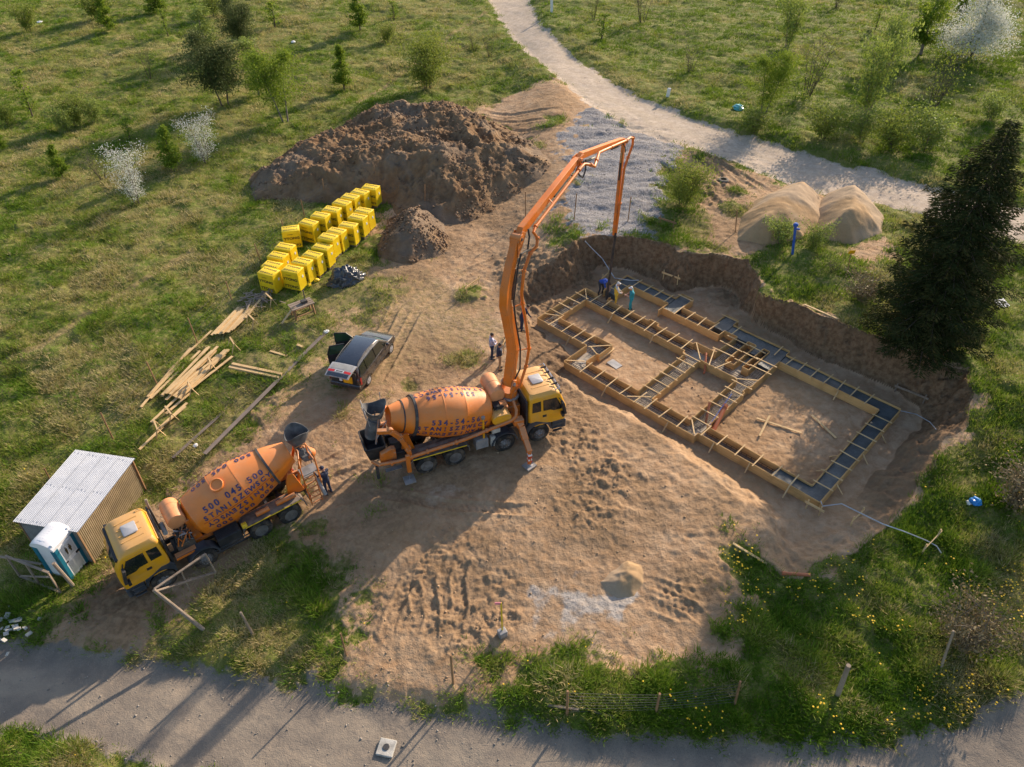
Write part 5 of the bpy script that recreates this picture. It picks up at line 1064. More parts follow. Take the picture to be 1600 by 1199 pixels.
plank((525, 1190), (1330, 335), .22, .03, z=-.02, m='greywood', label='very long weathered grey board lying between timber stacks and car'); plank((305, 1195), (665, 850), .16, .03, z=-.02, m='greywood', label='brownish weathered board lying in the grass near the mixer drum')
def trestle(x, y, ang, label):
    p = GT(*zp(x, y)); r = empty('trestle', p, ang, label, 'trestle', 'small timber trestles among the planks')
    mb = MB(); mb.beam((-.4, 0, .55), (.4, 0, .55), .08, .07); mb.build('top_beam', M['plank'], r, smooth=False)
    for sx in (-1, 1):
        for sy in (-1, 1): mb = MB(); mb.beam((sx*.36, sy*.03, .53), (sx*.38, sy*.24, 0), .06, .035); mb.build('leg', M['plank'], r, smooth=False)
for x, y, a, lab in ((565, 585, -62, 'small timber trestle standing on the big middle plank stack'), (432, 745, -60, 'small timber trestle at the near side of the middle plank stack'), (290, 915, -50, 'small timber trestle under planks, second from the metal shed'), (208, 1015, -58, 'small timber trestle nearest the metal shed'), (712, 450, -58, 'small timber trestle at the far end of the middle stack'), (838, 290, -50, 'small timber trestle at the near side of the far stack'), (955, 150, -50, 'small timber trestle nearest the yellow pallets')): trestle(x, y, rad(a), lab)
p = GT(*zp(1175, 225)); r = empty('saw_bench', p, rad(35), 'rough timber saw bench standing alone between pallets and car', 'workbench')
mb = MB(); [mb.box((0, -.3+.2*k, .80), (1.4, .17, .05)) for k in range(4)]; mb.build('bench_top', M['oldwood'], r, bev=.005)
for sx in (-1, 1):
    for sy in (-1, 1): mb = MB(); mb.beam((sx*.55, sy*.3, .78), (sx*.6, sy*.34, 0), .09, .09); mb.build('leg', M['brownwood'], r)
mb = MB(); mb.beam((-.6, -.33, .25), (.6, -.33, .25), .08, .04); mb.beam((-.6, .33, .25), (.6, .33, .25), .08, .04); mb.beam((-.58, -.3, .3), (-.58, .3, .7), .07, .04); mb.build('brace', M['brownwood'], r)
mb = MB(); mb.tube([(.35, .2, .8), (.35, .2, 1.5)], .03, 6); mb.box((.2, 0, .9), (.35, .25, .18)); mb.build('saw_head', M['dark'], r)
mb = MB(); mb.beam((-.5, -.1, .86), (-1.5, -.4, .25), .12, .035); tag(mb.build('plank', M['plank']), 'short plank leaning against the timber saw bench', 'plank'); o = bpy.data.objects[-1] if False else None
bpy.data.objects[[k for k in bpy.data.objects.keys() if k.startswith('plank')][-1]].matrix_world = Matrix.Translation(p) @ Matrix.Rotation(rad(35), 4, 'Z')
p = GT(*zp(865, 125)); mb = MB()
for k in range(60):
    a = rp.uniform(0, PI); c = Vector((rp.gauss(0, .55), rp.gauss(0, .45), .05+.25*rp.random()*math.exp(-k/60))); d = Vector((math.cos(a), math.sin(a), rp.uniform(-.15, .15)))*rp.uniform(.15, .5); mb.beam(c-d, c+d, rp.uniform(.03, .09), .025)
o = mb.build('scrap_wood_pile', M['oldwood'], smooth=False); o.location = p; tag(o, 'heap of broken timber offcuts in front of the nearest yellow pallets', 'scrap wood')
# ------------------------------------------------------------------ profile boards round the pit
def profile(b1_, b2_, h, label, ext=.15, m='plank', third=False):
    a = GT(*b1_); b = GT(*b2_); r = empty('profile_board', a, 0, label, 'profile board'); d = b-a; dn = d.normalized()
    for t in ((0, .5, 1) if third else (0, 1)): mb = MB(); c = d*t; mb.box((c.x, c.y, c.z+h/2), (.05, .05, h+.15)); mb.build('stake', M[m], r)
    mb = MB(); z = Vector((0, 0, h*.78)); mb.beam(-dn*ext+z+Vector((0, -.04, 0)), d+dn*ext+z+Vector((0, -.04, 0)), .03, .12, up=(0, 0, 1)); mb.build('board', M[m], r)
profile((1438, 551), (1472, 560), .75, 'orange timber profile board on three stakes below the dark spruce', third=True, m='brownwood')
profile((1031, 349), (1052, 356), .5, 'small brown profile board by the round bush on the pit edge', m='brownwood'); profile((941, 445), (950, 437), .7, 'pale profile board behind the end hose at the far pit corner'); profile((1036, 436), (1058, 444), .6, 'pale profile board under the far pit wall behind the footing')
profile((1259, 795), (1279, 806), .55, 'low profile board at the near right corner of the formwork'); profile((1329, 822), (1344, 807), .55, 'pale profile board crossed by the conduit inside the pit'); profile((1440, 866), (1462, 843), .6, 'pale profile board crossed by the conduit out on the grass')
profile((1398, 612), (1442, 630), .5, 'weathered profile board lying along the right pit wall', m='oldwood'); profile((729, 458), (748, 444), .55, 'pale profile board on the soil left of the boom'); profile((787, 552), (800, 528), .95, 'tall pale profile board close behind the two watching men')
def lay(a, b, w_, h_, m, label, dz=.04):
    p = GT(*a); q = GT(*b); p.z += dz; q.z += dz; mb = MB(); mb.beam(p, q, w_, h_); return tag(mb.build('plank', M[m], smooth=False), label, 'plank')
lay((1257, 477), (1310, 500), .10, .05, 'plank', 'pale slat lying along the rim above the right pit wall'); lay((1145, 850), (1198, 882), .10, .05, 'plank', 'pale slat lying in grass left of the pit corner'); lay((1306, 646+40), (1268, 650), .11, .035, 'plank', 'pale loose slat on the sand inside the big right room', .06); lay((1182, 655), (1252, 678), .10, .035, 'plank', 'long loose slat lying flat on the sand of the big right room', .06); lay((1202, 652), (1186, 684), .10, .035, 'plank', 'loose slat lying across the longer slat in the right room', .12)
lay((936, 566), (959, 549), .16, .05, 'plank', 'plank leaning by the formwork bump in the left room', .2); lay((855, 1103), (905, 1110), .08, .08, 'oldwood', 'old round rail lying in grass under the wire fence'); lay((925, 1112), (960, 1122), .08, .08, 'oldwood', 'pale broken rail lying in grass below the wire fence'); lay((818, 590), (800, 575), .2, .04, 'plank', 'plank lying on soil behind the pump lorry cab')
p = GT(960, 570); mb = MB(); mb.box((0, 0, .03), (.75, .5, .04)); o = mb.build('sheet_panel', M['grey']); o.location = p; o.rotation_euler = (0, .03, rad(-50)); tag(o, 'small grey metal sheet lying on the sand in the left room', 'metal sheet')
# ------------------------------------------------------------------ small things
p = GT(604, 1170); r = empty('manhole_slab', p, rad(-12), 'square white concrete manhole slab in the near gravel road', 'manhole')
mb = MB(); mb.box((0, 0, .06), (.62, .62, .12)); mb.build('slab', M['conc'], r, bev=.02); mb = MB(); mb.lathe([(0, .12), (.03, .12), (.03, .10)], (0, 0, .115), (0, 0, 1), 20); mb.build('cover', M['dark'], r)
p = GT(785, 990); r = empty('marker_stake', p, 0, 'yellow marker stake with pink ribbon rising from a grey block', 'marker'); q = at_h(783, 942, p)-p
mb = MB(); mb.tube([(0, 0, 0), q], .035, 6); mb.build('stake', M['yellow'], r); mb = MB(); mb.box((0, -.05, .12), (.34, .3, .3), Matrix.Rotation(.5, 3, 'Z')); mb.build('block', M['grey'], r, bev=.02); mb = MB(); mb.box(q+Vector((-.12, 0, -.05)), (.25, .03, .12)); M['pink'] = mat('pink_ribbon', (.75, .25, .3), .5); mb.build('ribbon', M['pink'], r)
p = GT(1238, 398); q = at_h(1244, 347, p)-p; r = empty('water_hydrant', p, 0, 'tall blue standpipe hydrant in the bushes below the sand heaps', 'hydrant')
mb = MB(); mb.tube([(0, 0, 0), q*.9], .08, 12); mb.build('standpipe', M['blue'], r); mb = MB(); mb.lathe([(0, .15), (.12, .16), (.2, .08)], q*.88, q, 12); mb.tube([q*.8, q*.8+Vector((.25, -.1, 0))], .07, 10); mb.build('valve_head', M['blue'], r)
p = GT(1323, 429); q = at_h(1331, 391, p)-p; r = empty('warning_sign', p, 0, 'small yellow sign on a thin brown stake above the right pit wall', 'sign')
mb = MB(); mb.tube([(0, 0, 0), q], .03, 6); mb.build('stake', M['brownwood'], r); mb = MB(); mb.box(q+Vector((.02, -.05, -.1)), (.36, .02, .30), Matrix.Rotation(.25, 3, 'X')); M['signyel'] = mat('yellow_sign', (.85, .42, .01), .4); mb.build('plate', M['signyel'], r)
p = GT(1130, 284); mb = MB(); mb.lathe([(-.1, .22), (-.1, .32), (-.05, .38), (.05, .38), (.1, .32), (.1, .22)], (0, 0, .1), (0, 0, 1), 24, caps=False); M['dustytyre'] = mat('dusty_tyre', (.15, .13, .11), .9); o = mb.build('old_tyre', M['dustytyre']); o.location = p; tag(o, 'dusty old tyre lying on bare soil above the round bush', 'tyre')
def bag(px, py, r_, m, label, cat='plastic bag', sq=.7):
    p = GT(px, py); bm = bmesh.new(); bmesh.ops.create_icosphere(bm, subdivisions=3, radius=r_)
    for v in bm.verts: v.co *= .65+.7*float(fbm(np.array([v.co.x/r_+px*.1]), np.array([v.co.y/r_+v.co.z*1.7/r_]), .6, 3, 5)[0]); v.co.z *= sq
    me = bpy.data.meshes.new('plastic_bag'); bm.to_mesh(me); bm.free(); me.materials.append(m); o = bpy.data.objects.new('plastic_bag', me); COL.objects.link(o); o.location = (p.x, p.y, p.z+r_*sq*.6); return tag(o, label, cat)
M['bagblue'] = mat('blue_bag', (.02, .22, .62), .3); M['bagcyan'] = mat('cyan_bag', (.10, .45, .50), .35)
bag(1523, 786, .24, M['bagblue'], 'crumpled bright blue bag in the dandelion grass at right'); bag(1513, 787, .12, M['white'], 'tiny white bag next to the bright blue bag'); bag(1153, 171, .42, M['bagcyan'], 'cyan plastic bag in the grass beyond the dirt road'); bag(980, 424+26, .15, M['bagblue'], 'small blue rag at the pit foot behind the hose', sq=.5)
for i, (px, py, r_) in enumerate(((505, 520, .14), (458, 66, .22), (389, 84, .25), (107, 255, .15), (22, 278, .15), (62, 36, .3), (70, 7, .22), (286, 18, .22), (345, 1000, .1))): pass
bag(510, 519, .16, M['white'], 'small white scrap by the long grey boards', 'litter', .4); bag(62, 36, .32, M['white'], 'white litter bag in the far grass beside the olive bush', 'litter', .4); bag(458, 67, .25, M['white'], 'white litter in the far grass left of the conical tree', 'litter', .5); bag(389, 84, .3, M['white'], 'white litter at the foot of the dark pine', 'litter', .5); bag(306, 697, .12, M['white'], 'white scrap on the dry grass near the mixer drum', 'litter', .5)
p = GT(1563, 477); mb = MB(); mb.box((0, 0, .12), (.75, .6, .03), Matrix.Rotation(rad(14), 3, 'X')); o = mb.build('sheet_panel', M['white']); o.location = p; o.rotation_euler = (0, 0, .3); tag(o, 'white rigid sheet lying in grass beside the dark spruce', 'sheet')
for px0, py0, px1, py1, lab in ((1043, 152, 1046, 138, 'leaning white road marker beyond the dirt road bend'), (862, 22, 862, -4, 'tall white road marker post at the top of the dirt road')):
    p = GT(px0, py0); q = at_h(px1, py1, p); mb = MB(); mb.beam(p, q, .3, .12, up=(0, 1, 0)); tag(mb.build('marker_post', M['white'], bev=.02), lab, 'marker')
rs_ = random.Random(77)
for i, (px, py, r_) in enumerate(((5, 975, .5), (25, 985, .4), (12, 960, .3))): pass
p = GT(14, 972); mb = MB()
for k in range(60): mb.box((rs_.gauss(0, .9), rs_.gauss(0, .5), .06+.08*rs_.random()), (rs_.uniform(.08, .28), rs_.uniform(.06, .2), rs_.uniform(.03, .10)), Euler((rs_.uniform(-.4, .4), rs_.uniform(-.4, .4), rs_.uniform(0, 3))).to_matrix())
o = mb.build('rubble_pile', M['conc'], smooth=False); o.location = p; tag(o, kind='stuff')
# ------------------------------------------------------------------ parked car with open doors and tailgate
rr_ = GT(576.5, 600); rf = GT(612.4, 551.5); dx_ = (rf-rr_); dx_.z = 0; cyaw = math.atan2(dx_.y, dx_.x); cf = dx_.normalized(); cl = Vector((-cf.y, cf.x, 0))
co_ = rr_+cl*.82; co_.z = gz(co_.x, co_.y)-.02
M['carpaint'] = mat('grey_car_paint', (.085, .078, .08), .25, metal=.5, var=.06, dirt=(.35, .28, .2), dirta=.22, dsc=1.2, coat=.6)
M['carroof'] = mat('dark_car_roof', (.045, .055, .075), .22, metal=.4, var=.05, coat=.7)
M['tint'] = mat('tinted_glass', (.018, .022, .018), .06, var=.1, spec=.9); M['screen'] = mat('windscreen_glass', (.06, .16, .14), .08, var=.3, sc=6, spec=.9)
M['darkred'] = mat('dark_red_lens', (.22, .012, .012), .3)
car = empty('parked_car', co_, cyaw, 'dark grey people carrier with open tailgate and open left doors', 'car')
def wz(z): return float(np.interp(z, [.25, .5, .9, 1.02, 1.62, 1.70, 1.75], [.84, .90, .905, .89, .70, .64, .52]))
def shell(mb, pts, mi=0, o=0.0):
    n = len(pts); tp = lambda x: 1-.20*max(0, (x-2.3)/1.42)**2.2-.07*max(0, (-x-.2)/.75)**2; vs = [(x, (wz(z)+o)*tp(x), z) for x, z in pts]+[(x, -(wz(z)+o)*tp(x), z) for x, z in pts]
    mb.add(vs, [tuple(range(n-1, -1, -1)), tuple(range(n, 2*n))]+[(i, (i+1) % n, n+(i+1) % n, n+i) for i in range(n)], mi)
WB = 2.84
low = [(3.55, .28), (3.70, .40), (3.72, .60), (3.58, .74), (3.3, .86), (2.85, .98), (2.5, 1.04), (-.86, 1.04), (-.93, .8), (-.94, .45), (-.86, .32)]+arc(0, .33, .37, 180, 0, 8)+arc(WB, .33, .37, 180, 0, 8)
mb = MB(); shell(mb, low); body = mb.build('body', M['carpaint'], car, bev=.03, ang=40)
mb = MB(); gh = [(2.66, 1.0), (2.52, 1.09), (1.92, 1.58), (1.7, 1.69), (.6, 1.745), (-.45, 1.70), (-.70, 1.60), (-.86, 1.035)]; shell(mb, gh); mb.build('cabin', M['carpaint'], car, bev=.025, ang=35)
mb = MB(); pr = [(1.88, 1.635), (1.70, 1.698), (.6, 1.751), (-.45, 1.706), (-.62, 1.650)]; vs = []
for x, z in pr:
    for t in (-1, -.85, 0, .85, 1): vs.append((x, t*(wz(z-.012)-.05), z+.012*(1-t*t)-.004*(abs(t) == 1)))
mb.add(vs, [(i*5+k, i*5+k+1, (i+1)*5+k+1, (i+1)*5+k) for i in range(4) for k in range(4)]); mb.build('roof_panel', M['carroof'], car, fix=False, ang=60)
for s in (-1, 1):
    mb = MB(); mb.tube([(1.3, s*.62, 1.70), (1.2, s*.62, 1.755), (.4, s*.63, 1.79), (-.4, s*.62, 1.755), (-.5, s*.62, 1.70)], .02, 6); mb.build('roof_rail', M['dark'], car)
mb = MB(); vs = []
for t in (0, .5, 1):
    x = 2.50+(1.88-2.50)*t; z = 1.08+(1.63-1.08)*t
    for k in (-1, -.5, 0, .5, 1): vs.append((x+.03+.08*(1-k*k), k*(wz(z)-.10), z+.035*(1-k*k)+.02))
mb.add(vs, [(i*5+k, i*5+k+1, (i+1)*5+k+1, (i+1)*5+k) for i in range(2) for k in range(4)]); mb.build('windscreen', M['screen'], car, fix=False, ang=60)
mb = MB(); mb.tube([(2.62+.06*(1-(y/.78)**2), y, 1.06+.03*(1-(y/.8)**2)) for y in np.linspace(-.78, .78, 9)], .02, 5); mb.build('wiper', M['black'], car)
wq = lambda z: wz(z)
for s in (-1, 1):
    for nm, pts in (('front_side_window', [(2.38, 1.08), (1.88, 1.54), (1.10, 1.60), (1.06, 1.08)]), ('rear_side_window', [(1.0, 1.08), (1.02, 1.60), (.06, 1.62), (.0, 1.08)]), ('quarter_window', [(-.06, 1.08), (.0, 1.61), (-.52, 1.57), (-.74, 1.10)])):
        if s == 1 and nm != 'quarter_window': pass
        mb = MB(); side_panel(mb, pts, s, .012, lean=wq); mb.build(nm, M['tint'], car)
    mb = MB(); side_panel(mb, [(3.62, .56), (3.54, .72), (3.2, .84), (3.25, .66)], s, .03, lean=lambda z: wz(z)-.17); mb.build('headlight', M['lgrey'], car)
    mb = MB(); side_panel(mb, [(-.90, .70), (-.86, 1.08), (-.72, 1.10), (-.76, .70)], s, .015, lean=wq); mb.build('tail_light', M['darkred'], car)
    mb = MB(); mb.box((2.25, s*1.0, 1.1), (.12, .2, .15)); mb.build('mirror', M['carpaint'], car, bev=.03)
    for x in (0, WB):
        mb = MB(); W = .2; mb.lathe([(0, .20), (0, .29), (.03, .325), (.17, .325), (.2, .29), (.2, .2)], (x, s*.88-s*.2, .325), (0, s, 0), 24, caps=False); wh = mb.build('wheel', M['tyre'], car)
        mb = MB(); mb.lathe([(-.01, .205), (-.03, .18), (-.015, .09), (.01, .05), (.01, .003)], (x, s*.88, .325), (0, s, 0), 20)
        for k in range(5): a = 2*PI*k/5; mb.beam((x, s*.868, .325), (x+.18*math.cos(a), s*.868, .325+.18*math.sin(a)), .05, .03, up=(0, 1, 0))
        mb.build('rim', M['lgrey'], wh)
# door gaps on the near side
mb = MB()
for x in (1.03, -.02, 2.2): mb.beam((x, -wz(.5)-.003, .38), (x-.05, -wz(1.0)-.003, 1.0), .012, .008)
mb.beam((2.0, -.908, .62), (-.6, -.908, .64), .03, .012, up=(0, 1, 0)); mb.build('door_gap', M['black'], car)
# black panel painted in for the shade inside the open boot, with its load
mb = MB(); mb.box((-.90, 0, 1.05), (.10, 1.38, .72)); mb.build('boot_shade_panel', M['black'], car)
mb = MB(); mb.box((-.97, -.22, .98), (.10, .5, .42)); mb.box((-.97, .18, .95), (.1, .16, .24), mi=1); mb.build('boot_lining', [M['signyel'], M['white']], car)
mb = MB(); mb.box((-.93, 0, .52), (.14, 1.74, .26)); mb.build('rear_bumper', M['carpaint'], car, bev=.04)
tg = MB()
def tgp(t, y, o): return (-.66-.98*t, y*(1-.06*t), 1.70+.06*t-.16*t*t+o)
vs = []; nseg = 6; ys_ = (-.70, -.35, 0, .35, .70)
for o in (.0, .05):
    for i in range(nseg+1):
        for y in ys_: vs.append(tgp(i/nseg, y, o-.03*(y/.7)**2))
fs = []; m_ = (nseg+1)*5
for i in range(nseg):
    for k in range(4):
        q = (i*5+k, i*5+k+1, (i+1)*5+k+1, (i+1)*5+k); fs.append(q); fs.append(tuple(m_+a for a in q[::-1]))
for i in range(nseg): fs += [(i*5, (i+1)*5, m_+(i+1)*5, m_+i*5), (i*5+4, m_+i*5+4, m_+(i+1)*5+4, (i+1)*5+4)]
fs += [tuple([nseg*5+k for k in range(5)]+[m_+nseg*5+k for k in range(4, -1, -1)])]
tg.add(vs, fs); M['tailgate'] = mat('sunlit_tailgate_paint', (.42, .40, .38), .3, metal=.3, var=.05, coat=.5); tgo = tg.build('tailgate', M['tailgate'], car, ang=45)  # paler than the body: sunlight on the raised tailgate painted into its colour
def tpatch(nm, t0, t1, y0, y1, m):
    mb = MB(); vs = [tgp(t, y, .056-.03*(y/.7)**2) for t in (t0, (t0+t1)/2, t1) for y in (y0, (y0+y1)/2, y1)]
    mb.add(vs, [(i*3+k, i*3+k+1, (i+1)*3+k+1, (i+1)*3+k) for i in range(2) for k in range(2)]); mb.build(nm, m, tgo, fix=False, ang=70)
M['rwin'] = mat('painted_reflection_glass', (.30, .29, .27), .12, var=.1, spec=.8)  # pale glass colour stands in for the light it reflects
tpatch('rear_window', .06, .46, -.58, .58, M['rwin']); tpatch('tail_light', .55, .70, -.66, -.28, M['red']); tpatch('tail_light', .55, .70, .28, .66, M['red']); tpatch('number_plate', .56, .68, -.24, .24, M['white']); tpatch('plate_recess', .585, .655, -.2, .2, M['black']); tpatch('tailgate_edge', .74, .98, -.62, .62, M['carroof'])
for s in (-1, 1): mb = MB(); mb.tube([(-.80, s*.62, 1.35), (-1.2, s*.6, 1.66)], .012, 6); mb.build('gas_strut', M['dark'], car)
# open left doors
for hx, L, ang_, nm in ((2.15, 1.08, 62, 'front_door'), (.95, .95, 58, 'rear_door')):
    a = rad(180-ang_); dv = Vector((math.cos(a), math.sin(a), 0)); mb = MB(); h0 = Vector((hx, .90, 0)); nv = Vector((-dv.y, dv.x, 0))
    def dp(t, z, o=0): return h0+dv*(L*t)+Vector((0, 0, z))+nv*(o-(.0 if z < 1.0 else .22*(z-1.0)))
    def panel(pts, th):
        n = len(pts); vs = [dp(t, z, -th/2) for t, z in pts]+[dp(t, z, th/2) for t, z in pts]; mb.add(vs, [tuple(range(n-1, -1, -1)), tuple(range(n, 2*n))]+[(i, (i+1) % n, n+(i+1) % n, n+i) for i in range(n)])
    panel([(0, .36), (.95, .36), (1, .7), (1, 1.05), (0, 1.05)], .12)
    top = [(0, 1.05), (.42, 1.50), (1, 1.56), (1, 1.05)] if nm == 'front_door' else [(0, 1.05), (0, 1.56), (.8, 1.54), (1, 1.05)]
    for p_, q_ in zip(top[:-1], top[1:]): mb.beam(dp(*p_), dp(*q_), .05, .05)
    do = mb.build(nm, M['black'], car)
    mb = MB(); n = 4; mb.add([dp(t, z, .01) for t, z in top], [(0, 1, 2, 3)]); M['dglass'] = M.get('dglass') or mat('green_door_glass', (.03, .07, .035), .08, var=.1, spec=.9); mb.build('door_glass', M['dglass'], do, fix=False)
    if nm == 'front_door': mb = MB(); mb.box(dp(.18, 1.14, .14), (.12, .22, .16)); mb.build('mirror', M['carpaint'], do, bev=.03)
# ------------------------------------------------------------------ people
M['skin'] = mat('skin', (.50, .27, .18), .55, var=.06); M['hairb'] = mat('brown_hair', (.05, .03, .02), .7); M['shoe'] = mat('work_shoe', (.05, .04, .035), .7, dirt=DUST, dirta=.3)
def cloth(n, c, v=.15): return mat(n, c, .85, var=v, sc=8, bump=.004, bsc=60)
M['navy'] = cloth('navy_cloth', (.022, .030, .065)); M['jeans'] = cloth('dark_denim', (.022, .035, .075)); M['beige'] = cloth('beige_cloth', (.36, .26, .16)); M['shirtb'] = cloth('pale_blue_check', (.42, .42, .55), .35); M['royal'] = cloth('royal_blue_cloth', (.025, .075, .38)); M['yel'] = cloth('yellow_overall', (.66, .44, .05)); M['wcloth'] = cloth('white_cloth', (.62, .60, .58)); M['teal2'] = cloth('turquoise_cloth', (.015, .25, .32)); M['dkg'] = cloth('dark_grey_cloth', (.05, .05, .055))
def person(loc, yaw, label, mats, J=None, hair='hairb', cap=None, group=None):
    """mats: shirt, trousers, skin-arms flag.  J overrides joints (x forward, y left, z up)"""
    S = 1.0
    j = dict(hip=(0, 0, .93), chest=(0, 0, 1.28), neck=(.0, 0, 1.48), head=(.03, 0, 1.63), shl=(0, .19, 1.42), shr=(0, -.19, 1.42), ell=(-.02, .25, 1.14), elr=(-.02, -.25, 1.14), wrl=(.10, .22, .92), wrr=(.10, -.22, .92), hl=(0, .10, .92), hr=(0, -.10, .92), knl=(.03, .11, .50), knr=(.0, -.11, .50), anl=(0, .12, .09), anr=(-.05, -.12, .09))
    if J: j.update(J)
    j = {k: Vector(v) for k, v in j.items()}
    caps = []      # (a, b, ra, rb, mat)
    A = lambda a, b, ra, rb_, m: caps.append((Vector(a), Vector(b), ra, rb_, m))
    sh, tr, sleeve, over = mats
    A(j['hip'], j['chest'], .135, .15, over or sh); A(j['hip']+Vector((0, .05, -.02)), j['hip']+Vector((0, -.05, -.02)), .13, .13, tr); A(j['chest']+Vector((0, .07, 0)), j['chest']+Vector((0, -.07, 0)), .135, .135, over or sh); A(j['shl'], j['shr'], .075, .075, sh); A(j['chest'], j['neck'], .12, .065, sh); A(j['neck'], j['head'], .055, .06, 'skin')
    up = (j['head']-j['neck']).normalized()
    fwd = Vector((1, 0, 0)); fwd = (fwd-up*fwd.dot(up)).normalized() if abs(up.x) < .9 else Vector((0, 0, -1))
    hd = j['head']; A(hd-up*.02, hd+up*.06, .088, .092, 'skin'); A(hd+fwd*.03-up*.06, hd+fwd*.045+up*.02, .062, .075, 'skin'); A(hd+fwd*.10+up*.01, hd+fwd*.115-up*.025, .012, .017, 'skin')
    lat = up.cross(fwd)
    for s in (-1, 1): A(hd+lat*(s*.09)-up*.015, hd+lat*(s*.095)+up*.02, .018, .02, 'skin')
    for c in 'lr':
        A(j['sh'+c], j['el'+c], .062, .048, sh); A(j['el'+c], j['wr'+c], .046, .034, sh if sleeve else 'skin')
        d = (j['wr'+c]-j['el'+c]).normalized(); sd = Vector((0, 1 if c == 'l' else -1, 0)); sd = (sd-d*sd.dot(d)).normalized(); pn = d.cross(sd)*(1 if c == 'l' else -1)
        w0 = j['wr'+c]; k0 = w0+d*.09; A(w0+d*.01, k0, .034, .038, 'skin')
        for fi, (o, L) in enumerate(((-.030, .068), (-.010, .078), (.010, .072), (.030, .056))):
            b = k0+pn*o*.95; m_ = b+d*L*.55+sd*(-.012); A(b, m_, .0105, .010, 'skin'); A(m_, m_+d*L*.35+sd*(-.035), .010, .0085, 'skin')
        tb = w0+d*.03-pn*.03; A(tb, tb+d*.045-pn*.03, .013, .012, 'skin'); A(tb+d*.045-pn*.03, tb+d*.075-pn*.03-sd*.015, .012, .010, 'skin')
        A(j['h'+c], j['kn'+c], .092, .066, tr); A(j['kn'+c], j['an'+c], .064, .05, tr); an = j['an'+c]; A(an+Vector((-.05, 0, -.045)), an+Vector((.16, 0, -.05)), .045, .04, 'shoe')
    bm = bmesh.new()
    for a, b, ra, rb2, m in caps:
        d = b-a; L = d.length; q = d.to_track_quat('Z', 'Y').to_matrix() if L > 1e-5 else Matrix.Identity(3); n = 12; st = []
        prof = [(-math.cos(t)*ra, math.sin(t)*ra) for t in np.linspace(0, PI/2, 4)]+[(L+math.sin(t)*rb2, math.cos(t)*rb2) for t in np.linspace(0, PI/2, 4)]
        rows = []
        for z, r in prof: rows.append([bm.verts.new(a+q @ Vector((max(r, .0005)*math.cos(2*PI*k/n), max(r, .0005)*math.sin(2*PI*k/n), z))) for k in range(n)])
        for i in range(len(rows)-1):
            for k in range(n): bm.faces.new((rows[i][k], rows[i][(k+1) % n], rows[i+1][(k+1) % n], rows[i+1][k]))
        bm.faces.new(rows[0][::-1]); bm.faces.new(rows[-1])
    me = bpy.data.meshes.new('person'); bm.to_mesh(me); bm.free(); ob = bpy.data.objects.new('person_tmp', me); COL.objects.link(ob)
    md = ob.modifiers.new('r', 'REMESH'); md.mode = 'VOXEL'; md.voxel_size = .0095; md.use_smooth_shade = True
    sm = ob.modifiers.new('s', 'SMOOTH'); sm.iterations = 3; sm.factor = .4
    dg = bpy.context.evaluated_depsgraph_get(); dg.update(); m2 = bpy.data.meshes.new_from_object(ob.evaluated_get(dg)); bpy.data.objects.remove(ob); bpy.data.meshes.remove(me)
    names = sorted(set(c[4] for c in caps)); m2.materials.clear()
    for nme in names: m2.materials.append(M[nme])
    V = np.empty(len(m2.vertices)*3, dtype=np.float32); m2.vertices.foreach_get('co', V); V = V.reshape(-1, 3); best = np.full(len(V), 1e9); bi = np.zeros(len(V), int)
    for a, b, ra, rb2, m in caps:
        a_ = np.array(a); d = np.array(b-a); t = np.clip(((V-a_) @ d)/(d @ d+1e-9), 0, 1); dist = np.linalg.norm(V-a_-t[:, None]*d, axis=1)-(ra+(rb2-ra)*t); k = dist < best; best[k] = dist[k]; bi[k] = names.index(m)
    lv = np.empty(len(m2.loops), dtype=np.int32); m2.loops.foreach_get('vertex_index', lv); ls = np.empty(len(m2.polygons), dtype=np.int32); m2.polygons.foreach_get('loop_start', ls)
    m2.polygons.foreach_set('material_index', bi[lv[ls]].astype(np.int32)); m2.update(); m2.name = 'person'
    o = bpy.data.objects.new('person', m2); COL.objects.link(o); o.location = loc; o.rotation_euler = (0, 0, yaw); tag(o, label, 'person', group)
    # hair / cap
    bm = bmesh.new(); bmesh.ops.create_uvsphere(bm, u_segments=20, v_segments=14, radius=.103)
    q = Matrix((fwd, lat, up)).transposed()
    for v in bm.verts:
        c = v.co.copy(); lim = -.01 if c.x > .02 else -.055
        if c.z < lim: c.z = lim; c *= .93
        v.co = hd+up*.055-fwd*.008+q @ c
    if cap:
        ret = bmesh.ops.create_circle(bm, cap_ends=True, segments=14, radius=.085)
        for v in ret['verts']: c = v.co.copy(); v.co = hd+up*.075+fwd*.075+q @ Vector((c.x, c.y, 0))
    me = bpy.data.meshes.new('cap' if cap else 'hair'); bm.to_mesh(me); bm.free(); me.materials.append(M[cap or hair]); me.polygons.foreach_set('use_smooth', [True]*len(me.polygons))
    h = bpy.data.objects.new('cap' if cap else 'hair', me); COL.objects.link(h); h.parent = o
    return o
def face(p, q): return math.atan2(q.y-p.y, q.x-p.x)
def pg(px, py, z=None):
    if z is None: return GT(px, py)
    return P(px, py, z)
p = pg(514, 771); tq = mt_.matrix_basis @ Vector((-7.15, .95, 1.5)) if False else PT(470, 745)
person(p, face(p, PT(478, 752)), 'person in navy workwear and dark cap standing at the rear ladder of the mixer lorry', ('navy', 'navy', True, None), dict(ell=(.20, .24, 1.25), wrl=(.45, .16, 1.30), elr=(.18, -.24, 1.22), wrr=(.42, -.16, 1.20), head=(.06, 0, 1.62)), cap='navy')
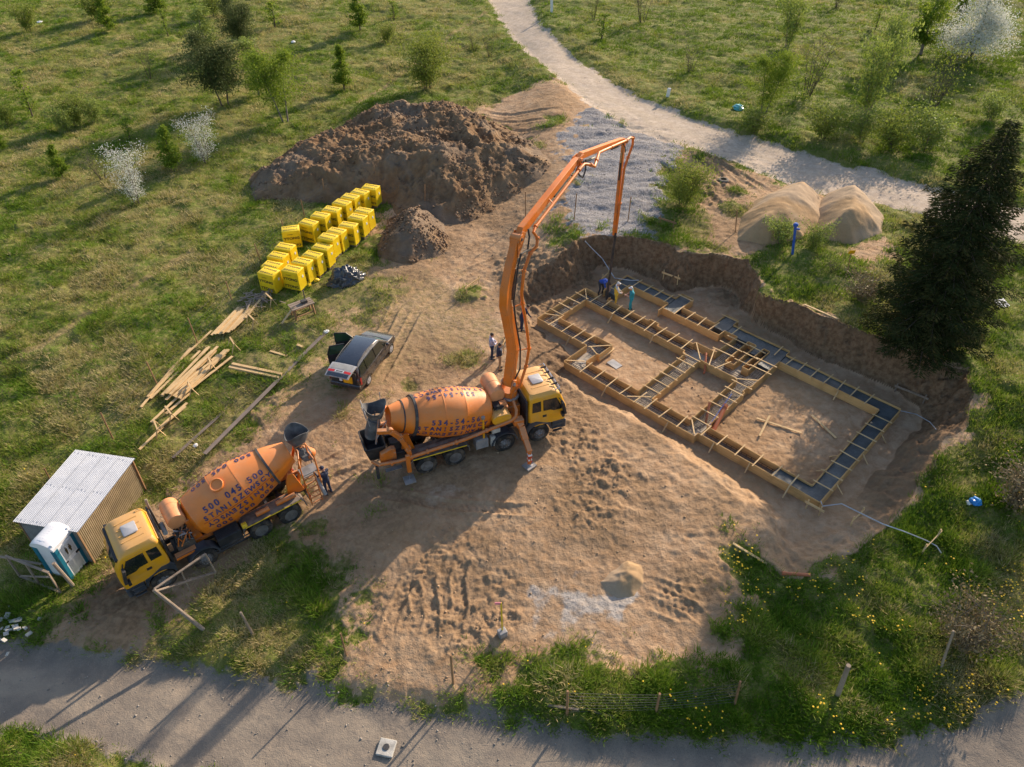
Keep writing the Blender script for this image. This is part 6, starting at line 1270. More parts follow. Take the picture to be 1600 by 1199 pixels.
p = pg(769, 561); person(p, face(p, P(900, 540)), 'person in pale checked shirt and dark jeans, taller of two watching behind the boom', ('shirtb', 'jeans', True, None), dict(ell=(.12, .27, 1.18), wrl=(.26, .08, 1.10), elr=(.1, -.27, 1.18), wrr=(.25, -.05, 1.10)))
p = pg(781, 577); person(p, face(p, P(900, 560)), 'person in dark navy jacket and beige trousers, nearer of two watching by the lorry', ('navy', 'beige', True, None), dict(elr=(-.08, -.27, 1.17), wrr=(-.14, -.10, .98), ell=(-.06, .27, 1.17), wrl=(-.12, .12, .98)))
p = pg(815, 516); person(p, face(p, P(860, 500)), 'person in dark clothes half hidden behind the raised boom', ('navy', 'navy', True, None), dict(chest=(.18, 0, 1.25), neck=(.30, 0, 1.42), head=(.38, 0, 1.54), shl=(.24, .19, 1.38), shr=(.24, -.19, 1.38), ell=(.38, .24, 1.12), elr=(.38, -.24, 1.12), wrl=(.5, .2, .92), wrr=(.5, -.2, .92)))
p = f2w(.75, 5.15, .03); p = Vector((p.x, p.y, gz(p.x, p.y))); person(p, face(p, f2w(2.2, 5.2)), 'person in royal blue shirt bending over the formwork at the hose', ('royal', 'dkg', False, None), dict(hip=(-.12, 0, .90), chest=(.18, 0, 1.10), neck=(.36, 0, 1.10), head=(.50, 0, 1.06), shl=(.30, .19, 1.08), shr=(.30, -.19, 1.08), ell=(.42, .22, .82), elr=(.42, -.22, .82), wrl=(.52, .14, .58), wrr=(.55, -.14, .60), hl=(-.12, .1, .88), hr=(-.12, -.1, .88), knl=(.02, .15, .48), knr=(-.02, -.14, .48), anl=(-.05, .2, .09), anr=(-.12, -.18, .09)))
p = f2w(2.18, 4.75); p.z = gz(p.x, p.y); person(p, face(p, f2w(3.6, 6.2)), 'person in yellow overalls, white shirt and pale cap beside the concrete hose', ('wcloth', 'yel', True, 'yel'), dict(ell=(.1, .26, 1.16), wrl=(.28, .10, 1.02), elr=(.12, -.26, 1.16), wrr=(.30, -.08, 1.0), head=(.06, 0, 1.61), neck=(.03, 0, 1.47)), cap='wcloth')
p = f2w(3.15, 5.0); p.z = gz(p.x, p.y); person(p, face(p, f2w(1.9, 3.9)), 'person in turquoise overalls and white cap inside the far formwork room', ('teal2', 'teal2', False, None), dict(ell=(.16, .27, 1.2), wrl=(.36, .2, 1.25), elr=(.1, -.27, 1.15), wrr=(.32, -.22, 1.02), head=(.08, 0, 1.60), neck=(.05, 0, 1.47), knl=(.08, .14, .5), anl=(.05, .18, .09)), cap='wcloth')
# ------------------------------------------------------------------ vegetation
def leafmat(name, ramp, trans=.35, rough=.6):
    m, nt = newmat(name); g = NG(nt); t = g.attr('tone'); cr = g.n('ValToRGB'); g.put(cr.inputs[0], t); e = cr.color_ramp.elements
    while len(e) < len(ramp): e.new(.5)
    for i, (p, c) in enumerate(ramp): e[i].position = p; e[i].color = (*c, 1)
    c = cr.outputs[0]; b = g.bsdf(c, rough, 0, None, .12); tr = g.n('BsdfTranslucent'); g.put(tr.inputs[0], g.mix(.35, c, (.30, .34, .03), 'MIX') if trans > .3 else c)
    mx = g.n('MixShader'); mx.inputs[0].default_value = trans; nt.links.new(b, mx.inputs[1]); nt.links.new(tr.outputs[0], mx.inputs[2]); g.out(mx.outputs[0]); return m
M['grass'] = leafmat('grass_blades', [(0, (.072, .165, .010)), (.38, (.150, .262, .022)), (.62, (.240, .285, .046)), (.84, (.37, .32, .12)), (1, (.52, .42, .22))], .36)
M['leafg'] = leafmat('bright_leaves', [(0, (.05, .10, .012)), (.5, (.13, .22, .02)), (1, (.26, .33, .05))], .40)
M['leafo'] = leafmat('olive_leaves', [(0, (.08, .125, .020)), (.5, (.165, .22, .036)), (1, (.27, .30, .07))], .35)
M['leafp'] = leafmat('pale_leaves', [(0, (.10, .15, .03)), (.5, (.20, .27, .06)), (1, (.32, .38, .11))], .35)
M['needle'] = leafmat('pine_needles', [(0, (.045, .072, .022)), (.5, (.085, .112, .038)), (1, (.15, .165, .06))], .25)
M['spruce'] = leafmat('spruce_needles', [(0, (.018, .032, .010)), (.45, (.040, .054, .017)), (.75, (.075, .072, .024)), (1, (.13, .095, .036))], .18, .95)
M['blossom'] = leafmat('white_blossom', [(0, (.10, .14, .03)), (.24, (.18, .24, .06)), (.30, (.55, .56, .48)), (1, (.80, .80, .78))], .3)
M['dry'] = leafmat('dry_twigs', [(0, (.10, .075, .04)), (.5, (.18, .14, .075)), (1, (.28, .22, .12))], .15)
M['bark'] = mat('bark', (.10, .075, .055), .9, var=.35, bump=.02, bsc=12)
M['greybark'] = mat('grey_bark', (.17, .14, .12), .9, var=.3)
def blades(co, ang, lean_, h, w_, tone, bend=.3):
    """triangle blades: base point, heading, lean distance, height, width"""
    n = len(co); dx = np.cos(ang); dy = np.sin(ang); px_ = -dy*w_/2; py_ = dx*w_/2
    v = np.empty((n, 3, 3)); v[:, 0] = co; v[:, 1] = co; v[:, 2] = co
    v[:, 0, 0] -= px_; v[:, 0, 1] -= py_; v[:, 1, 0] += px_; v[:, 1, 1] += py_; v[:, 2, 0] += dx*lean_; v[:, 2, 1] += dy*lean_; v[:, 2, 2] += h
    return v.reshape(-1, 3), np.repeat(tone, 3)
def grass_points(N, y0, y1, pw, xm=.64):
    u = rng.random(N); yy = (y0**pw+(y1**pw-y0**pw)*u)**(1/pw); xx = (rng.random(N)*2-1)*xm*np.sqrt(yy*yy+HC*HC)*1.06; return xx, yy
NT = 330000
gx, gy = grass_points(NT, 9.5, 112, .35)
zn = zones(gx, gy); tt, dr, df = pitmix(gx, gy)
tt = np.where((gx > -6) & (gx < 30) & (gy > 14) & (gy < 52), tt, 1)
dens = (1-zn['bare'])*(1-zn['road'])*(1-zn['track'])*(1-zn['apron'])*(1-.72*zn['earthy'])*(tt > .985)*(1-zn['lime'])
edgeb = sst(.0, 1.2, np.minimum(np.abs(zn['sroad']), np.abs(zn['strack'])))
patch = sst(.70, .80, fbm(gx, gy, 1.6, 3, 201))*zn['bare']*(1-zn['road'])*(1-zn['track'])*(tt > .985)*sst(-3, -9, gx-.0*gy)*.6
keep = rng.random(NT) < np.clip(dens*(.45+.9*fbm(gx, gy, 1.3, 3, 203)), 0, 1)+patch
gx, gy = gx[keep], gy[keep]; gzv = ztab(gx, gy); n = len(gx); dist = np.sqrt(gx*gx+gy*gy+HC*HC)
tus = fbm(gx, gy, 1.1, 3, 205, .6); big_ = fbm(gx, gy, 9, 3, 207); mid_ = fbm(gx, gy, 2.6, 3, 211)
right = sst(-6, 10, gx-.10*(gy-30))
near_ = sst(30, 14, gy)
straw = np.clip(.43+1.6*(big_-.5)+2.0*(mid_-.5)+.18*(1-right)-.17*right-.10*near_, 0, 1)
K = 7
def tuftblades(gx, gy, gzv, dist, hh, straw, K):
    n = len(gx); bx = np.repeat(gx, K); by = np.repeat(gy, K); bz_ = np.repeat(gzv, K); r = rng.random(n*K)**.5*.16*np.repeat(1+dist/90, K); a = rng.random(n*K)*2*PI
    co = np.stack([bx+r*np.cos(a), by+r*np.sin(a), bz_-.02], 1); h = np.repeat(hh, K)*(.55+.8*rng.random(n*K)); ln = h*(.15+1.0*rng.random(n*K)**1.3)
    hd = a+rng.normal(0, .6, n*K); wd = .016+.030*rng.random(n*K)+np.repeat(np.maximum(0, dist-30)*.00045, K)
    tn = np.clip(np.repeat(straw, K)+rng.normal(0, .17, n*K), 0, 1)
    return blades(co, hd, ln, h*(.95-.35*rng.random(n*K)), wd, tn)
hh = (.06+.42*np.clip(tus-.34, 0, 1)*1.7+.03*rng.random(n))*(.85+.25*near_*right)
v, tn = tuftblades(gx, gy, gzv, dist, hh, straw, K)
tag(npmesh('grass', v, 3, np.arange(len(v)), M['grass'], {'tone': tn}), kind='stuff')
# taller rank grass along verges and the near right slope
NV = 60000; vx, vy = grass_points(NV, 9.5, 60, .3); z2_ = zones(vx, vy); t2, _, _ = pitmix(vx, vy); t2 = np.where((vx > -6) & (vx < 30) & (vy > 14) & (vy < 52), t2, 1)
okv = (1-z2_['bare'])*(1-z2_['road'])*(1-z2_['track'])*(1-z2_['apron'])*(1-z2_['earthy'])*(1-sst(.25, 0, z2_['bare'])*0)*(z2_['bare'] < .25)*(t2 > .99)*sst(.50, .62, fbm(vx, vy, 1.5, 3, 221))*np.clip(.25+sst(2, 8, vx)*sst(34, 22, vy)+.8*np.exp(-np.abs(z2_['sroad']-.8)/.8)+.25*np.exp(-np.abs(z2_['strack']-2)/1.2), 0, 1)
k = rng.random(NV) < okv; vx, vy = vx[k], vy[k]; dv_ = np.sqrt(vx*vx+vy*vy+HC*HC)
st2 = np.clip(.44+2.3*(fbm(vx, vy, 1.7, 3, 223)-.45), 0, 1); v, tn = tuftblades(vx, vy, ztab(vx, vy), dv_, .16+.26*fbm(vx, vy, .9, 2, 225), st2, 9)
tag(npmesh('rank_grass', v, 3, np.arange(len(v)), M['grass'], {'tone': tn}), kind='stuff')
# dandelions
M['dandelion'] = mat('dandelion_yellow', (.80, .50, .01), .7, var=.1)
ND = 30000; ax_, ay_ = grass_points(ND, 9.8, 26, .5); zz = zones(ax_, ay_); t2, _, _ = pitmix(ax_, ay_); t2 = np.where((ax_ > -6) & (ax_ < 30) & (ay_ > 14), t2, 1)
pd = (1-zz['bare'])*(1-zz['road'])*(t2 > .99)*sst(4.0, 8, ax_)*sst(.50, .72, fbm(ax_, ay_, 2.2, 3, 231))*.5+.006*(1-zz['bare'])*(1-zz['road'])*(t2 > .99)
k = rng.random(ND) < pd; ax_, ay_ = ax_[k], ay_[k]; az_ = ztab(ax_, ay_)+.16+.12*rng.random(len(ax_)); n = len(ax_); nn_ = 6; an = np.linspace(0, 2*PI, nn_, endpoint=False); rr2 = .022+.022*rng.random(n)
v = np.empty((n, nn_+1, 3)); v[:, 0] = np.stack([ax_, ay_, az_+.02], 1)
for q in range(nn_): v[:, q+1] = np.stack([ax_+rr2*math.cos(an[q]), ay_+rr2*math.sin(an[q]), az_], 1)
ix = np.concatenate([np.stack([np.arange(n)*(nn_+1), np.arange(n)*(nn_+1)+1+q, np.arange(n)*(nn_+1)+1+(q+1) % nn_], 1) for q in range(nn_)])
tag(npmesh('dandelions', v.reshape(-1, 3), 3, ix.ravel(), M['dandelion']), kind='stuff')
# loose stones and clods on soil, road edges and the crushed stone
M['stone'] = mat('loose_stone', (.27, .24, .21), .9, var=.4, sc=.6); M['clod'] = mat('soil_clod', (.34, .235, .145), .95, var=.35, sc=.6)
def stones(name, N, y0, y1, prob, smin, smax, m, pw=.5):
    x, y = grass_points(N, y0, y1, pw); k = rng.random(N) < prob(x, y); x, y = x[k], y[k]; n = len(x); s = smin+(smax-smin)*rng.random(n)**3; z = ztab(x, y)+s*.25
    base_ = np.array([(1, 0, 0), (-1, 0, 0), (0, 1, 0), (0, -1, 0), (0, 0, .7), (0, 0, -.7)]); F_ = np.array([(0, 2, 4), (2, 1, 4), (1, 3, 4), (3, 0, 4), (2, 0, 5), (1, 2, 5), (3, 1, 5), (0, 3, 5)])
    a = rng.random(n)*2*PI; j = base_[None]*(.6+.8*rng.random((n, 6, 1)))*s[:, None, None]; ca, sa_ = np.cos(a)[:, None], np.sin(a)[:, None]
    vx_ = j[:, :, 0]*ca-j[:, :, 1]*sa_+x[:, None]; vy_ = j[:, :, 0]*sa_+j[:, :, 1]*ca+y[:, None]; vz_ = j[:, :, 2]+z[:, None]
    v = np.stack([vx_, vy_, vz_], 2).reshape(-1, 3); ix = (F_[None]+(np.arange(n)*6)[:, None, None]).ravel(); tag(npmesh(name, v, 3, ix, m), kind='stuff')
def pr1(x, y):
    z = zones(x, y); return z['apron']*.85+.12*z['road']*sst(.1, .2, np.abs(z['sroad'])*0+.2)+.22*np.exp(-np.abs(z['sroad'])/.35)+.03*z['track']
stones('loose_stones', 70000, 10, 75, pr1, .010, .06, M['stone'])
cl_c = [(PT(a, b), r_) for a, b, r_ in ((905, 690, 2.4), (945, 735, 2.6), (930, 790, 2.2), (880, 610, 1.6), (700, 900, 3.2), (770, 930, 2.6), (640, 950, 2.8), (860, 440, 2.6), (900, 395, 2.4), (820, 420, 3.2), (1110, 300, 3.2), (720, 980, 2.5), (785, 960, 1.6), (605, 370, 2.5), (700, 380, 3), (760, 340, 3), (600, 330, 2), (1110, 606, 1.2), (1085, 636, .9), (1165, 622, 1.0))]
def pr2(x, y):
    z = zones(x, y); p = np.zeros_like(x)
    for c, r_ in cl_c: p = np.maximum(p, np.exp(-(((x-c.x)**2+(y-c.y)**2)/(r_*r_))))
    return z['bare']*(1-z['road'])*np.clip(p*.8*sst(.35, .6, fbm(x, y, .8, 3, 241))+.004, 0, 1)
stones('soil_clods', 40000, 11, 70, pr2, .012, .07, M['clod'])
# ------------------------------------------------------------------ trees and bushes
def limbs(mb, rs, h, nl, spread, r0, droop=0., lean_=(0, 0)):
    tips = []; N = 6; tr = [Vector((lean_[0]*t*h+rs.gauss(0, .02*h)*t, lean_[1]*t*h+rs.gauss(0, .02*h)*t, h*.92*t)) for t in np.linspace(0, 1, N+1)]
    mb.tube(tr, [r0*(1-.85*t)+.006 for t in np.linspace(0, 1, N+1)], 7); return tr
def quads_leaf(pts, size, tone, rs_np, flat=.0):
    n = len(pts); a = rs_np.normal(size=(n, 3)); a /= np.linalg.norm(a, axis=1)[:, None]; b = rs_np.normal(size=(n, 3)); b -= a*(a*b).sum(1)[:, None]; b /= np.linalg.norm(b, axis=1)[:, None]
    if flat: a[:, 2] *= (1-flat); b[:, 2] *= (1-flat)
    s = (size*(.6+.8*rs_np.random(n)))[:, None]; v = np.stack([pts-a*s, pts-b*s*.55, pts+a*s, pts+b*s*.55], 1).reshape(-1, 3); return v, np.repeat(tone, 4)
def make_shrub(nm, label, cat, h, w_, style, m, seed, leaf=.09, nleaf=2600, stems=1, group=None, bark='bark'):
    rs = random.Random(seed); rn = np.random.default_rng(seed); root = empty(nm, (0, 0, 0), 0, label, cat, group); mb = MB(); cl = []; cw = []
    for s_ in range(stems):
        ba = rs.uniform(0, 2*PI); sp = 0 if stems == 1 else w_*.06; ln = ((rs.gauss(0, .03), rs.gauss(0, .03)) if stems == 1 else (math.cos(ba)*rs.uniform(.05, .35)*w_/h, math.sin(ba)*rs.uniform(.05, .35)*w_/h)); off = Vector((math.cos(ba)*sp, math.sin(ba)*sp, 0))
        N = 7; hh_ = h*(1 if s_ == 0 else rs.uniform(.65, .98)); tr = [off+Vector((ln[0]*t*hh_+rs.gauss(0, .012*h)*t, ln[1]*t*hh_+rs.gauss(0, .012*h)*t, hh_*.95*t)) for t in np.linspace(0, 1, N)]
        r0 = .018*h/(stems**.5); mb.tube(tr, [r0*(1-.88*t)+.004 for t in np.linspace(0, 1, N)], 6)
        nb = int(26/stems**.6)+2
        for b in range(nb):
            t = rs.uniform(.12 if style != 'tree' else .25, .98); i = min(int(t*(N-1)), N-2); p0 = tr[i].lerp(tr[i+1], t*(N-1)-i); a = rs.uniform(0, 2*PI)
            if style == 'cone': R_ = w_/2*(1-t)**.7*1.05
            elif style == 'column': R_ = w_/2*(.55+.45*math.sin(PI*min(1, t*1.05)))
            elif style == 'fan': R_ = w_/2*(.35+.65*t)
            else: R_ = w_/2*math.sqrt(max(.05, 1-(2*t-.95)**2))
            R_ *= rs.uniform(.65, 1.08); up_ = {'cone': .25, 'column': .8, 'fan': .7}.get(style, .45)*R_*rs.uniform(.6, 1.2)
            p1 = p0+Vector((math.cos(a)*R_, math.sin(a)*R_, up_)); pm = p0.lerp(p1, .5)+Vector((0, 0, .08*R_)); mb.tube([p0, pm, p1], [r0*.35*(1-t)+.006, .006, .003], 4, cap=False)
            for q in np.linspace(.25, 1.0, 6): c = p0.lerp(p1, q); cl.append(c); cw.append(.06*w_+.10*R_*(1-abs(q-.7)))
        cl.append(tr[-1]); cw.append(.06*w_)
    mb.build('trunk', M[bark], root)
    C_ = np.array([tuple(c) for c in cl]); ci = rn.integers(0, len(C_), nleaf); tonec = rn.random(len(C_)); pts = C_[ci]+rn.normal(size=(nleaf, 3))*np.array(cw)[ci][:, None]*np.array([1, 1, .8]); pts[:, 2] = np.maximum(pts[:, 2], .03)
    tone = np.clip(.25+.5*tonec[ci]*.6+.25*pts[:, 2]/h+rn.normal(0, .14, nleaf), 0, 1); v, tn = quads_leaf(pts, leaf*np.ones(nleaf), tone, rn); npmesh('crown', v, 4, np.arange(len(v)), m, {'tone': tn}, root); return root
def spot(px, py, hpx, wpx):
    """ground point and size in metres from the extent in the photograph"""
    p = GT(px, py); dd = math.sqrt(p.x**2+p.y**2+(HC-p.z)**2); el = math.asin((HC-p.z)/dd); return p, hpx*dd/F/max(.35, math.cos(el))*1.0, wpx*dd/F
PROT = {}
def put(kind, px, py, hpx, wpx, label, group):
    nm, cat, h0, w0, style, m, seed, leaf, nl, stems, bark = KINDS[kind]; p, h, w2 = spot(px, py, hpx, wpx)
    if kind not in PROT: PROT[kind] = make_shrub(nm, 'x', cat, h0, w0, style, M[m], seed, leaf, nl, stems, None, bark); r = PROT[kind]
    else: r = copy_tree(PROT[kind])
    r.location = (p.x, p.y, p.z-.04); r.rotation_euler = (0, 0, random.uniform(0, 2*PI)); r.scale = (w2/w0, w2/w0, h/h0); r['label'] = label
    if group: r['group'] = group
    return r
#        name, category, h, w, style, material, seed, leaf, leaves, stems, bark
KINDS = {'birch': ('birch_tree', 'tree', 6, 4.4, 'tree', 'leafg', 1, .065, 14000, 2, 'greybark'), 'cone': ('young_tree', 'tree', 3.6, 1.9, 'cone', 'leafg', 2, .075, 4200, 1, 'bark'), 'cone2': ('young_tree', 'tree', 3.6, 1.7, 'column', 'leafp', 3, .06, 2600, 1, 'greybark'), 'round': ('round_bush', 'bush', 2.6, 3.4, 'fan', 'leafo', 4, .055, 9000, 12, 'bark'), 'olive': ('olive_bush', 'bush', 2.2, 2.4, 'fan', 'leafo', 5, .06, 3000, 7, 'bark'),
 'pale': ('pale_bush', 'bush', 2.4, 2.2, 'fan', 'leafp', 6, .06, 3000, 6, 'greybark'), 'pine': ('dark_pine', 'tree', 4.2, 3.6, 'tree', 'needle', 7, .055, 20000, 2, 'bark'), 'white': ('blossom_bush', 'bush', 3, 2.4, 'fan', 'blossom', 8, .034, 4200, 6, 'bark'), 'whitetree': ('blossom_tree', 'tree', 5.5, 5, 'cone', 'blossom', 9, .05, 26000, 1, 'bark'), 'poplar': ('poplar_tree', 'tree', 6, 2.0, 'column', 'leafg', 10, .08, 5200, 1, 'greybark'), 'bare': ('bare_bush', 'bush', 3, 2.6, 'fan', 'leafo', 11, .045, 700, 7, 'bark'), 'sap': ('sapling', 'tree', 2.2, .9, 'column', 'leafg', 12, .06, 500, 1, 'bark'), 'dry': ('dry_bush', 'bush', 1.5, 2.2, 'fan', 'dry', 13, .05, 2500, 16, 'greybark')}
GF = 'shrubs and young trees scattered over the far grass'
LIST = [('olive', 45, 50, 34, 30, 'olive bush in the far left corner beside white litter'), ('cone', 170, 48, 42, 26, 'small green tree left of the far left bushes'), ('olive', 150, 30, 34, 46, 'wide olive bush at the far left top edge'), ('cone', 245, 20, 34, 34, 'young tree at the top edge, second from the left pair'), ('olive', 333, 26, 34, 34, 'round topped bush at the top edge by the dark pine shadow'), ('sap', 263, 57, 34, 16, 'thin sapling left of the dark pine pair'), ('bare', 234, 123, 46, 26, 'thin bare bush standing alone on the far left grass'), ('sap', 51, 182, 56, 22, 'bright green sapling at the left edge of the field'), ('olive', 12, 192, 26, 34, 'olive bush cut by the left picture edge'), ('cone', 4, 234, 28, 16, 'bright little tree cut by the left picture edge'), ('pale', 103, 207, 32, 30, 'pale bush, left of three touching bushes in the left field'), ('olive', 122, 198, 38, 34, 'olive bush, middle of three touching bushes in the left field'), ('pale', 148, 190, 32, 36, 'pale bush, right of three touching bushes in the left field'), ('sap', 203, 218, 28, 18, 'small green sapling between bushes and the white blossom'), ('cone', 98, 277, 42, 26, 'bright green young tree alone on the lower left field'), ('bare', 162, 282, 44, 46, 'brownish thin bush left of the lower white blossom'), ('cone', 273, 268, 62, 36, 'dense green young tree beside the white blossom bush'), ('white', 322, 254, 62, 44, 'white blossom bush left of the dirt mound'), ('white', 215, 318, 74, 50, 'sparse white blossom bush lowest on the left field'), ('cone2', 322, 78, 52, 44, 'yellowish tree above the dark pine'), ('pine', 352, 165, 92, 70, 'large dark pine in the left field'), ('pine', 383, 78, 66, 44, 'smaller dark pine behind the large pine'), ('cone', 563, 48, 56, 30, 'conical green tree at the top of the middle field'), ('cone', 538, 140, 60, 30, 'conical green tree behind the dirt mound'), ('birch', 448, 192, 94, 72, 'large bright birch left behind the dirt mound'), ('cone2', 405, 150, 70, 40, 'pale young tree touching the large bright birch'), ('round', 668, 138, 60, 70, 'round olive bush beyond the dirt mound'), ('bare', 742, 80, 30, 28, 'thin bush near the dirt road, left of a pair'), ('bare', 766, 90, 34, 30, 'thin bush near the dirt road, right of a pair'), ('olive', 604, 66, 26, 28, 'small olive bush between conical tree and dirt road'), ('sap', 430, 44, 34, 24, 'thin sapling right of the smaller pine'), ('sap', 616, 28, 22, 16, 'tiny sapling at the top of the middle field'),
 ('bare', 927, 32, 50, 26, 'leafless tree at the top right of the dirt road'), ('bare', 1003, 36, 52, 44, 'spreading leafless tree at the top edge right of the dirt road'), ('sap', 940, 62, 34, 26, 'green sapling just beyond the dirt road bend'), ('bare', 1078, 114, 44, 44, 'round leafless bush beyond the dirt road'), ('pale', 1230, 74, 66, 40, 'bright pale tree in the upper right field'), ('birch', 1192, 178, 84, 56, 'bright yellow green tree beside the dirt road'), ('bare', 1260, 152, 84, 66, 'tall leafless bush right of the bright yellow green tree'), ('pale', 1353, 180, 98, 52, 'tall thin pale tree in the middle of the right field'), ('pale', 1386, 102, 58, 40, 'pale thin tree behind the tall thin pale tree'), ('poplar', 1438, 86, 96, 38, 'tall bright poplar left of the white blossom tree'), ('poplar', 1500, 30, 50, 22, 'bright treetop at the top edge by the blossom tree'), ('whitetree', 1518, 88, 96, 94, 'large white blossom tree in the upper right corner'), ('bare', 1456, 170, 84, 64, 'wide leafless bush below the white blossom tree'), ('sap', 1368, 46, 26, 14, 'tiny green sapling left of the poplar'), ('bare', 1308, 12, 40, 40, 'dark trunked tree at the top edge of the right field'),
 ('olive', 1285, 216, 44, 60, 'leafy bush beside the dirt road, leftmost of four'), ('pale', 1345, 222, 44, 44, 'pale leafy bush beside the dirt road, second of four'), ('olive', 1395, 236, 50, 60, 'leafy bush beside the dirt road, third of four'), ('pale', 1448, 234, 50, 60, 'pale leafy bush beside the dirt road, rightmost of four'), ('olive', 1175, 208, 30, 50, 'low bush at the verge under the yellow green tree'), ('pale', 1545, 188, 34, 40, 'pale low bush at the right edge above the spruce')]
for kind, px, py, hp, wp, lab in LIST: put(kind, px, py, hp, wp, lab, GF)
put('round', 1066, 322, 54, 66, 'round green bush at the pit edge beside the crushed stone', None)
GB = 'bushes around the pit'
for kind, px, py, hp, wp, lab in (('pale', 1218, 380, 36, 44, 'small leafy bush left of the blue hydrant'), ('pale', 1272, 388, 34, 36, 'small leafy bush right of the blue hydrant'), ('dry', 1582, 790, 46, 90, 'brown dry bush at the right picture edge'), ('dry', 1500, 1010, 50, 90, 'brown dry bush around the leaning post in dandelions'), ('dry', 1345, 470, 30, 60, 'dry twiggy bush at the spruce foot above the pit wall'), ('bare', 1300, 425, 26, 34, 'thin leafy bush beside the yellow sign')): put(kind, px, py, hp, wp, lab, GB)
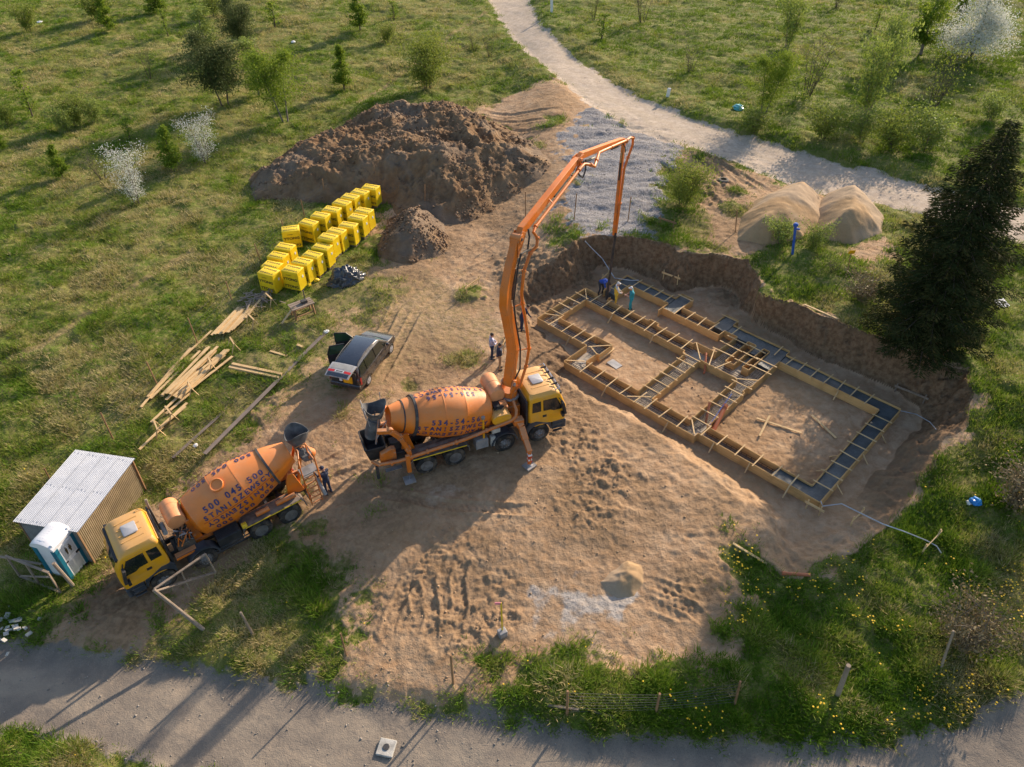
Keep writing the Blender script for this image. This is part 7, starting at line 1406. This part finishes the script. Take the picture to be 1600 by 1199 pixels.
# the dark spruce
def spruce():
    rn = np.random.default_rng(5); rs = random.Random(5); b = GT(1436, 540); top = at_h(1566, 206, b+Vector((.5, .5, 0))); h = min(14.0, top.z-b.z+.9); root = empty('spruce_tree', b, 0, 'tall dark spruce standing on the right above the pit', 'tree'); mb = MB()
    mb.tube([(0, 0, -.2), (.05, 0, h*.5), (0, 0, h*.98)], [.26, .15, .02], 10); pts = []; tn = []; dirs = []; ln = []
    nl = 34
    for i in range(nl):
        z = h*(.05+.93*(i/(nl-1))**.92); t = z/h; R_ = float(np.interp(t, [0, .1, .35, .6, .8, .92, 1], [2.3, 2.8, 2.9, 2.2, 1.3, .65, .08]))*rs.uniform(.72, 1.15); nb = max(5, int(12*(1-t)+5))
        for k in range(nb):
            a = 2*PI*(k+rs.random()*.8)/nb+i*1.1; r = R_*rs.uniform(.7, 1.12); droop = -.10-.22*(1-t)*rs.random(); p0 = Vector((0, 0, z)); d = Vector((math.cos(a), math.sin(a), 0)); p1 = d*r+Vector((0, 0, z+droop*r)); tip = p1+d*.12*r+Vector((0, 0, .10*r)); mb.tube([p0, p0.lerp(p1, .55)+Vector((0, 0, .03*r)), p1, tip], [.035*(1-t)+.01, .02*(1-t)+.008, .008, .004], 4, cap=False)
            n_ = int(110*r)+26; q = rn.random(n_)**.65; side = Vector((-d.y, d.x, 0)); bt = rn.random()
            base_ = np.array(p0)[None]*(1-q)[:, None]+np.array(tip)[None]*q[:, None]; base_[:, 2] -= .10*r*q*(1-q)*2
            sdv = rn.normal(0, 1, n_)*(.10+.26*r*(1-q)*.55+.05); base_ += np.array(side)[None]*sdv[:, None]; base_[:, 2] += rn.normal(-.05, .09, n_)
            pts.append(base_); tn.append(np.clip(.16+.34*bt+.32*q*rn.random(n_)+rn.normal(0, .12, n_), 0, 1)); dd = np.array(d)[None]*(.5+.5*rn.random((n_, 1)))+np.array(side)[None]*np.sign(sdv)[:, None]*.7+np.array([[0, 0, -.35]])*rn.random((n_, 1)); dirs.append(dd/np.linalg.norm(dd, axis=1)[:, None]); ln.append(.09+.12*rn.random(n_))
    for i in range(22):      # upright leaders sticking out of the outline
        z = h*rs.uniform(.25, .8); t = z/h; r = float(np.interp(t, [0, .35, .6, .85, 1], [2.2, 2.5, 1.9, .8, .1]))*rs.uniform(.8, 1.05); a = rs.uniform(0, 2*PI); p0 = Vector((math.cos(a)*r*.8, math.sin(a)*r*.8, z-.1*r)); L = rs.uniform(.7, 1.5)*(1.1-t*.5); p1 = p0+Vector((math.cos(a)*L*.3, math.sin(a)*L*.3, L)); mb.tube([p0, p1], [.02, .006], 4, cap=False)
        n_ = int(150*L); q = rn.random(n_); an_ = rn.random(n_)*2*PI; rr_2 = .30*L*(1-q)**.8*(.3+.7*rn.random(n_))+.02; base_ = np.array(p0)[None]*(1-q)[:, None]+np.array(p1)[None]*q[:, None]; od = np.stack([np.cos(an_), np.sin(an_), .35+0*an_], 1); base_ += od*rr_2[:, None]; pts.append(base_); tn.append(np.clip(.35+.4*q+rn.normal(0, .15, n_), 0, 1)); dirs.append(od/np.linalg.norm(od, axis=1)[:, None]); ln.append(.08+.10*rn.random(n_))
    mb.build('trunk', M['bark'], root); pts = np.concatenate(pts); tn = np.concatenate(tn); dirs = np.concatenate(dirs); ln = np.concatenate(ln); n_ = len(pts)
    w_ = np.cross(dirs, rn.normal(size=(n_, 3))); w_ /= np.linalg.norm(w_, axis=1)[:, None]; w_ *= (.016+.022*rn.random(n_))[:, None]
    v = np.stack([pts-w_, pts+w_, pts+dirs*ln[:, None]+w_*.3, pts+dirs*ln[:, None]-w_*.3], 1).reshape(-1, 3); npmesh('crown', v, 4, np.arange(len(v)), M['spruce'], {'tone': np.repeat(tn, 4)}, root)
spruce()

# clods lying on the two soil mounds, a part of each
def mound_clods(o, N, smin, smax, seed):
    rn = np.random.default_rng(seed); me = o.data; V = np.empty(len(me.vertices)*3, dtype=np.float32); me.vertices.foreach_get('co', V); V = V.reshape(-1, 3); g0 = ztab(V[:, 0], V[:, 1]); ok = np.where(V[:, 2] > g0-.02)[0]
    wgt = np.clip(fbm(V[ok, 0], V[ok, 1], 1.6, 3, 251)-.38, .01, 1); i = rn.choice(ok, N, p=wgt/wgt.sum()); c = V[i]+rn.normal(0, .05, (N, 3)); s = smin+(smax-smin)*rn.random(N)**4
    b_ = np.array([(1, 0, 0), (-1, 0, 0), (0, 1, 0), (0, -1, 0), (0, 0, .8), (0, 0, -.8)]); F_ = np.array([(0, 2, 4), (2, 1, 4), (1, 3, 4), (3, 0, 4), (2, 0, 5), (1, 2, 5), (3, 1, 5), (0, 3, 5)])
    j = b_[None]*(.6+.8*rn.random((N, 6, 1)))*s[:, None, None]; a = rn.random(N)*2*PI; ca, sa_ = np.cos(a)[:, None], np.sin(a)[:, None]
    v = np.stack([j[:, :, 0]*ca-j[:, :, 1]*sa_+c[:, 0:1], j[:, :, 0]*sa_+j[:, :, 1]*ca+c[:, 1:2], j[:, :, 2]+c[:, 2:3]], 2).reshape(-1, 3)
    tag(npmesh('clods', v, 3, (F_[None]+(np.arange(N)*6)[:, None, None]).ravel(), M['clod2'], parent=o), kind='stuff')
M['clod2'] = mat('mound_clod', (.20, .13, .08), .95, var=.4, sc=.5)
mound_clods(bigm, 12000, .015, .13, 1); mound_clods(smallm, 1500, .03, .15, 2)
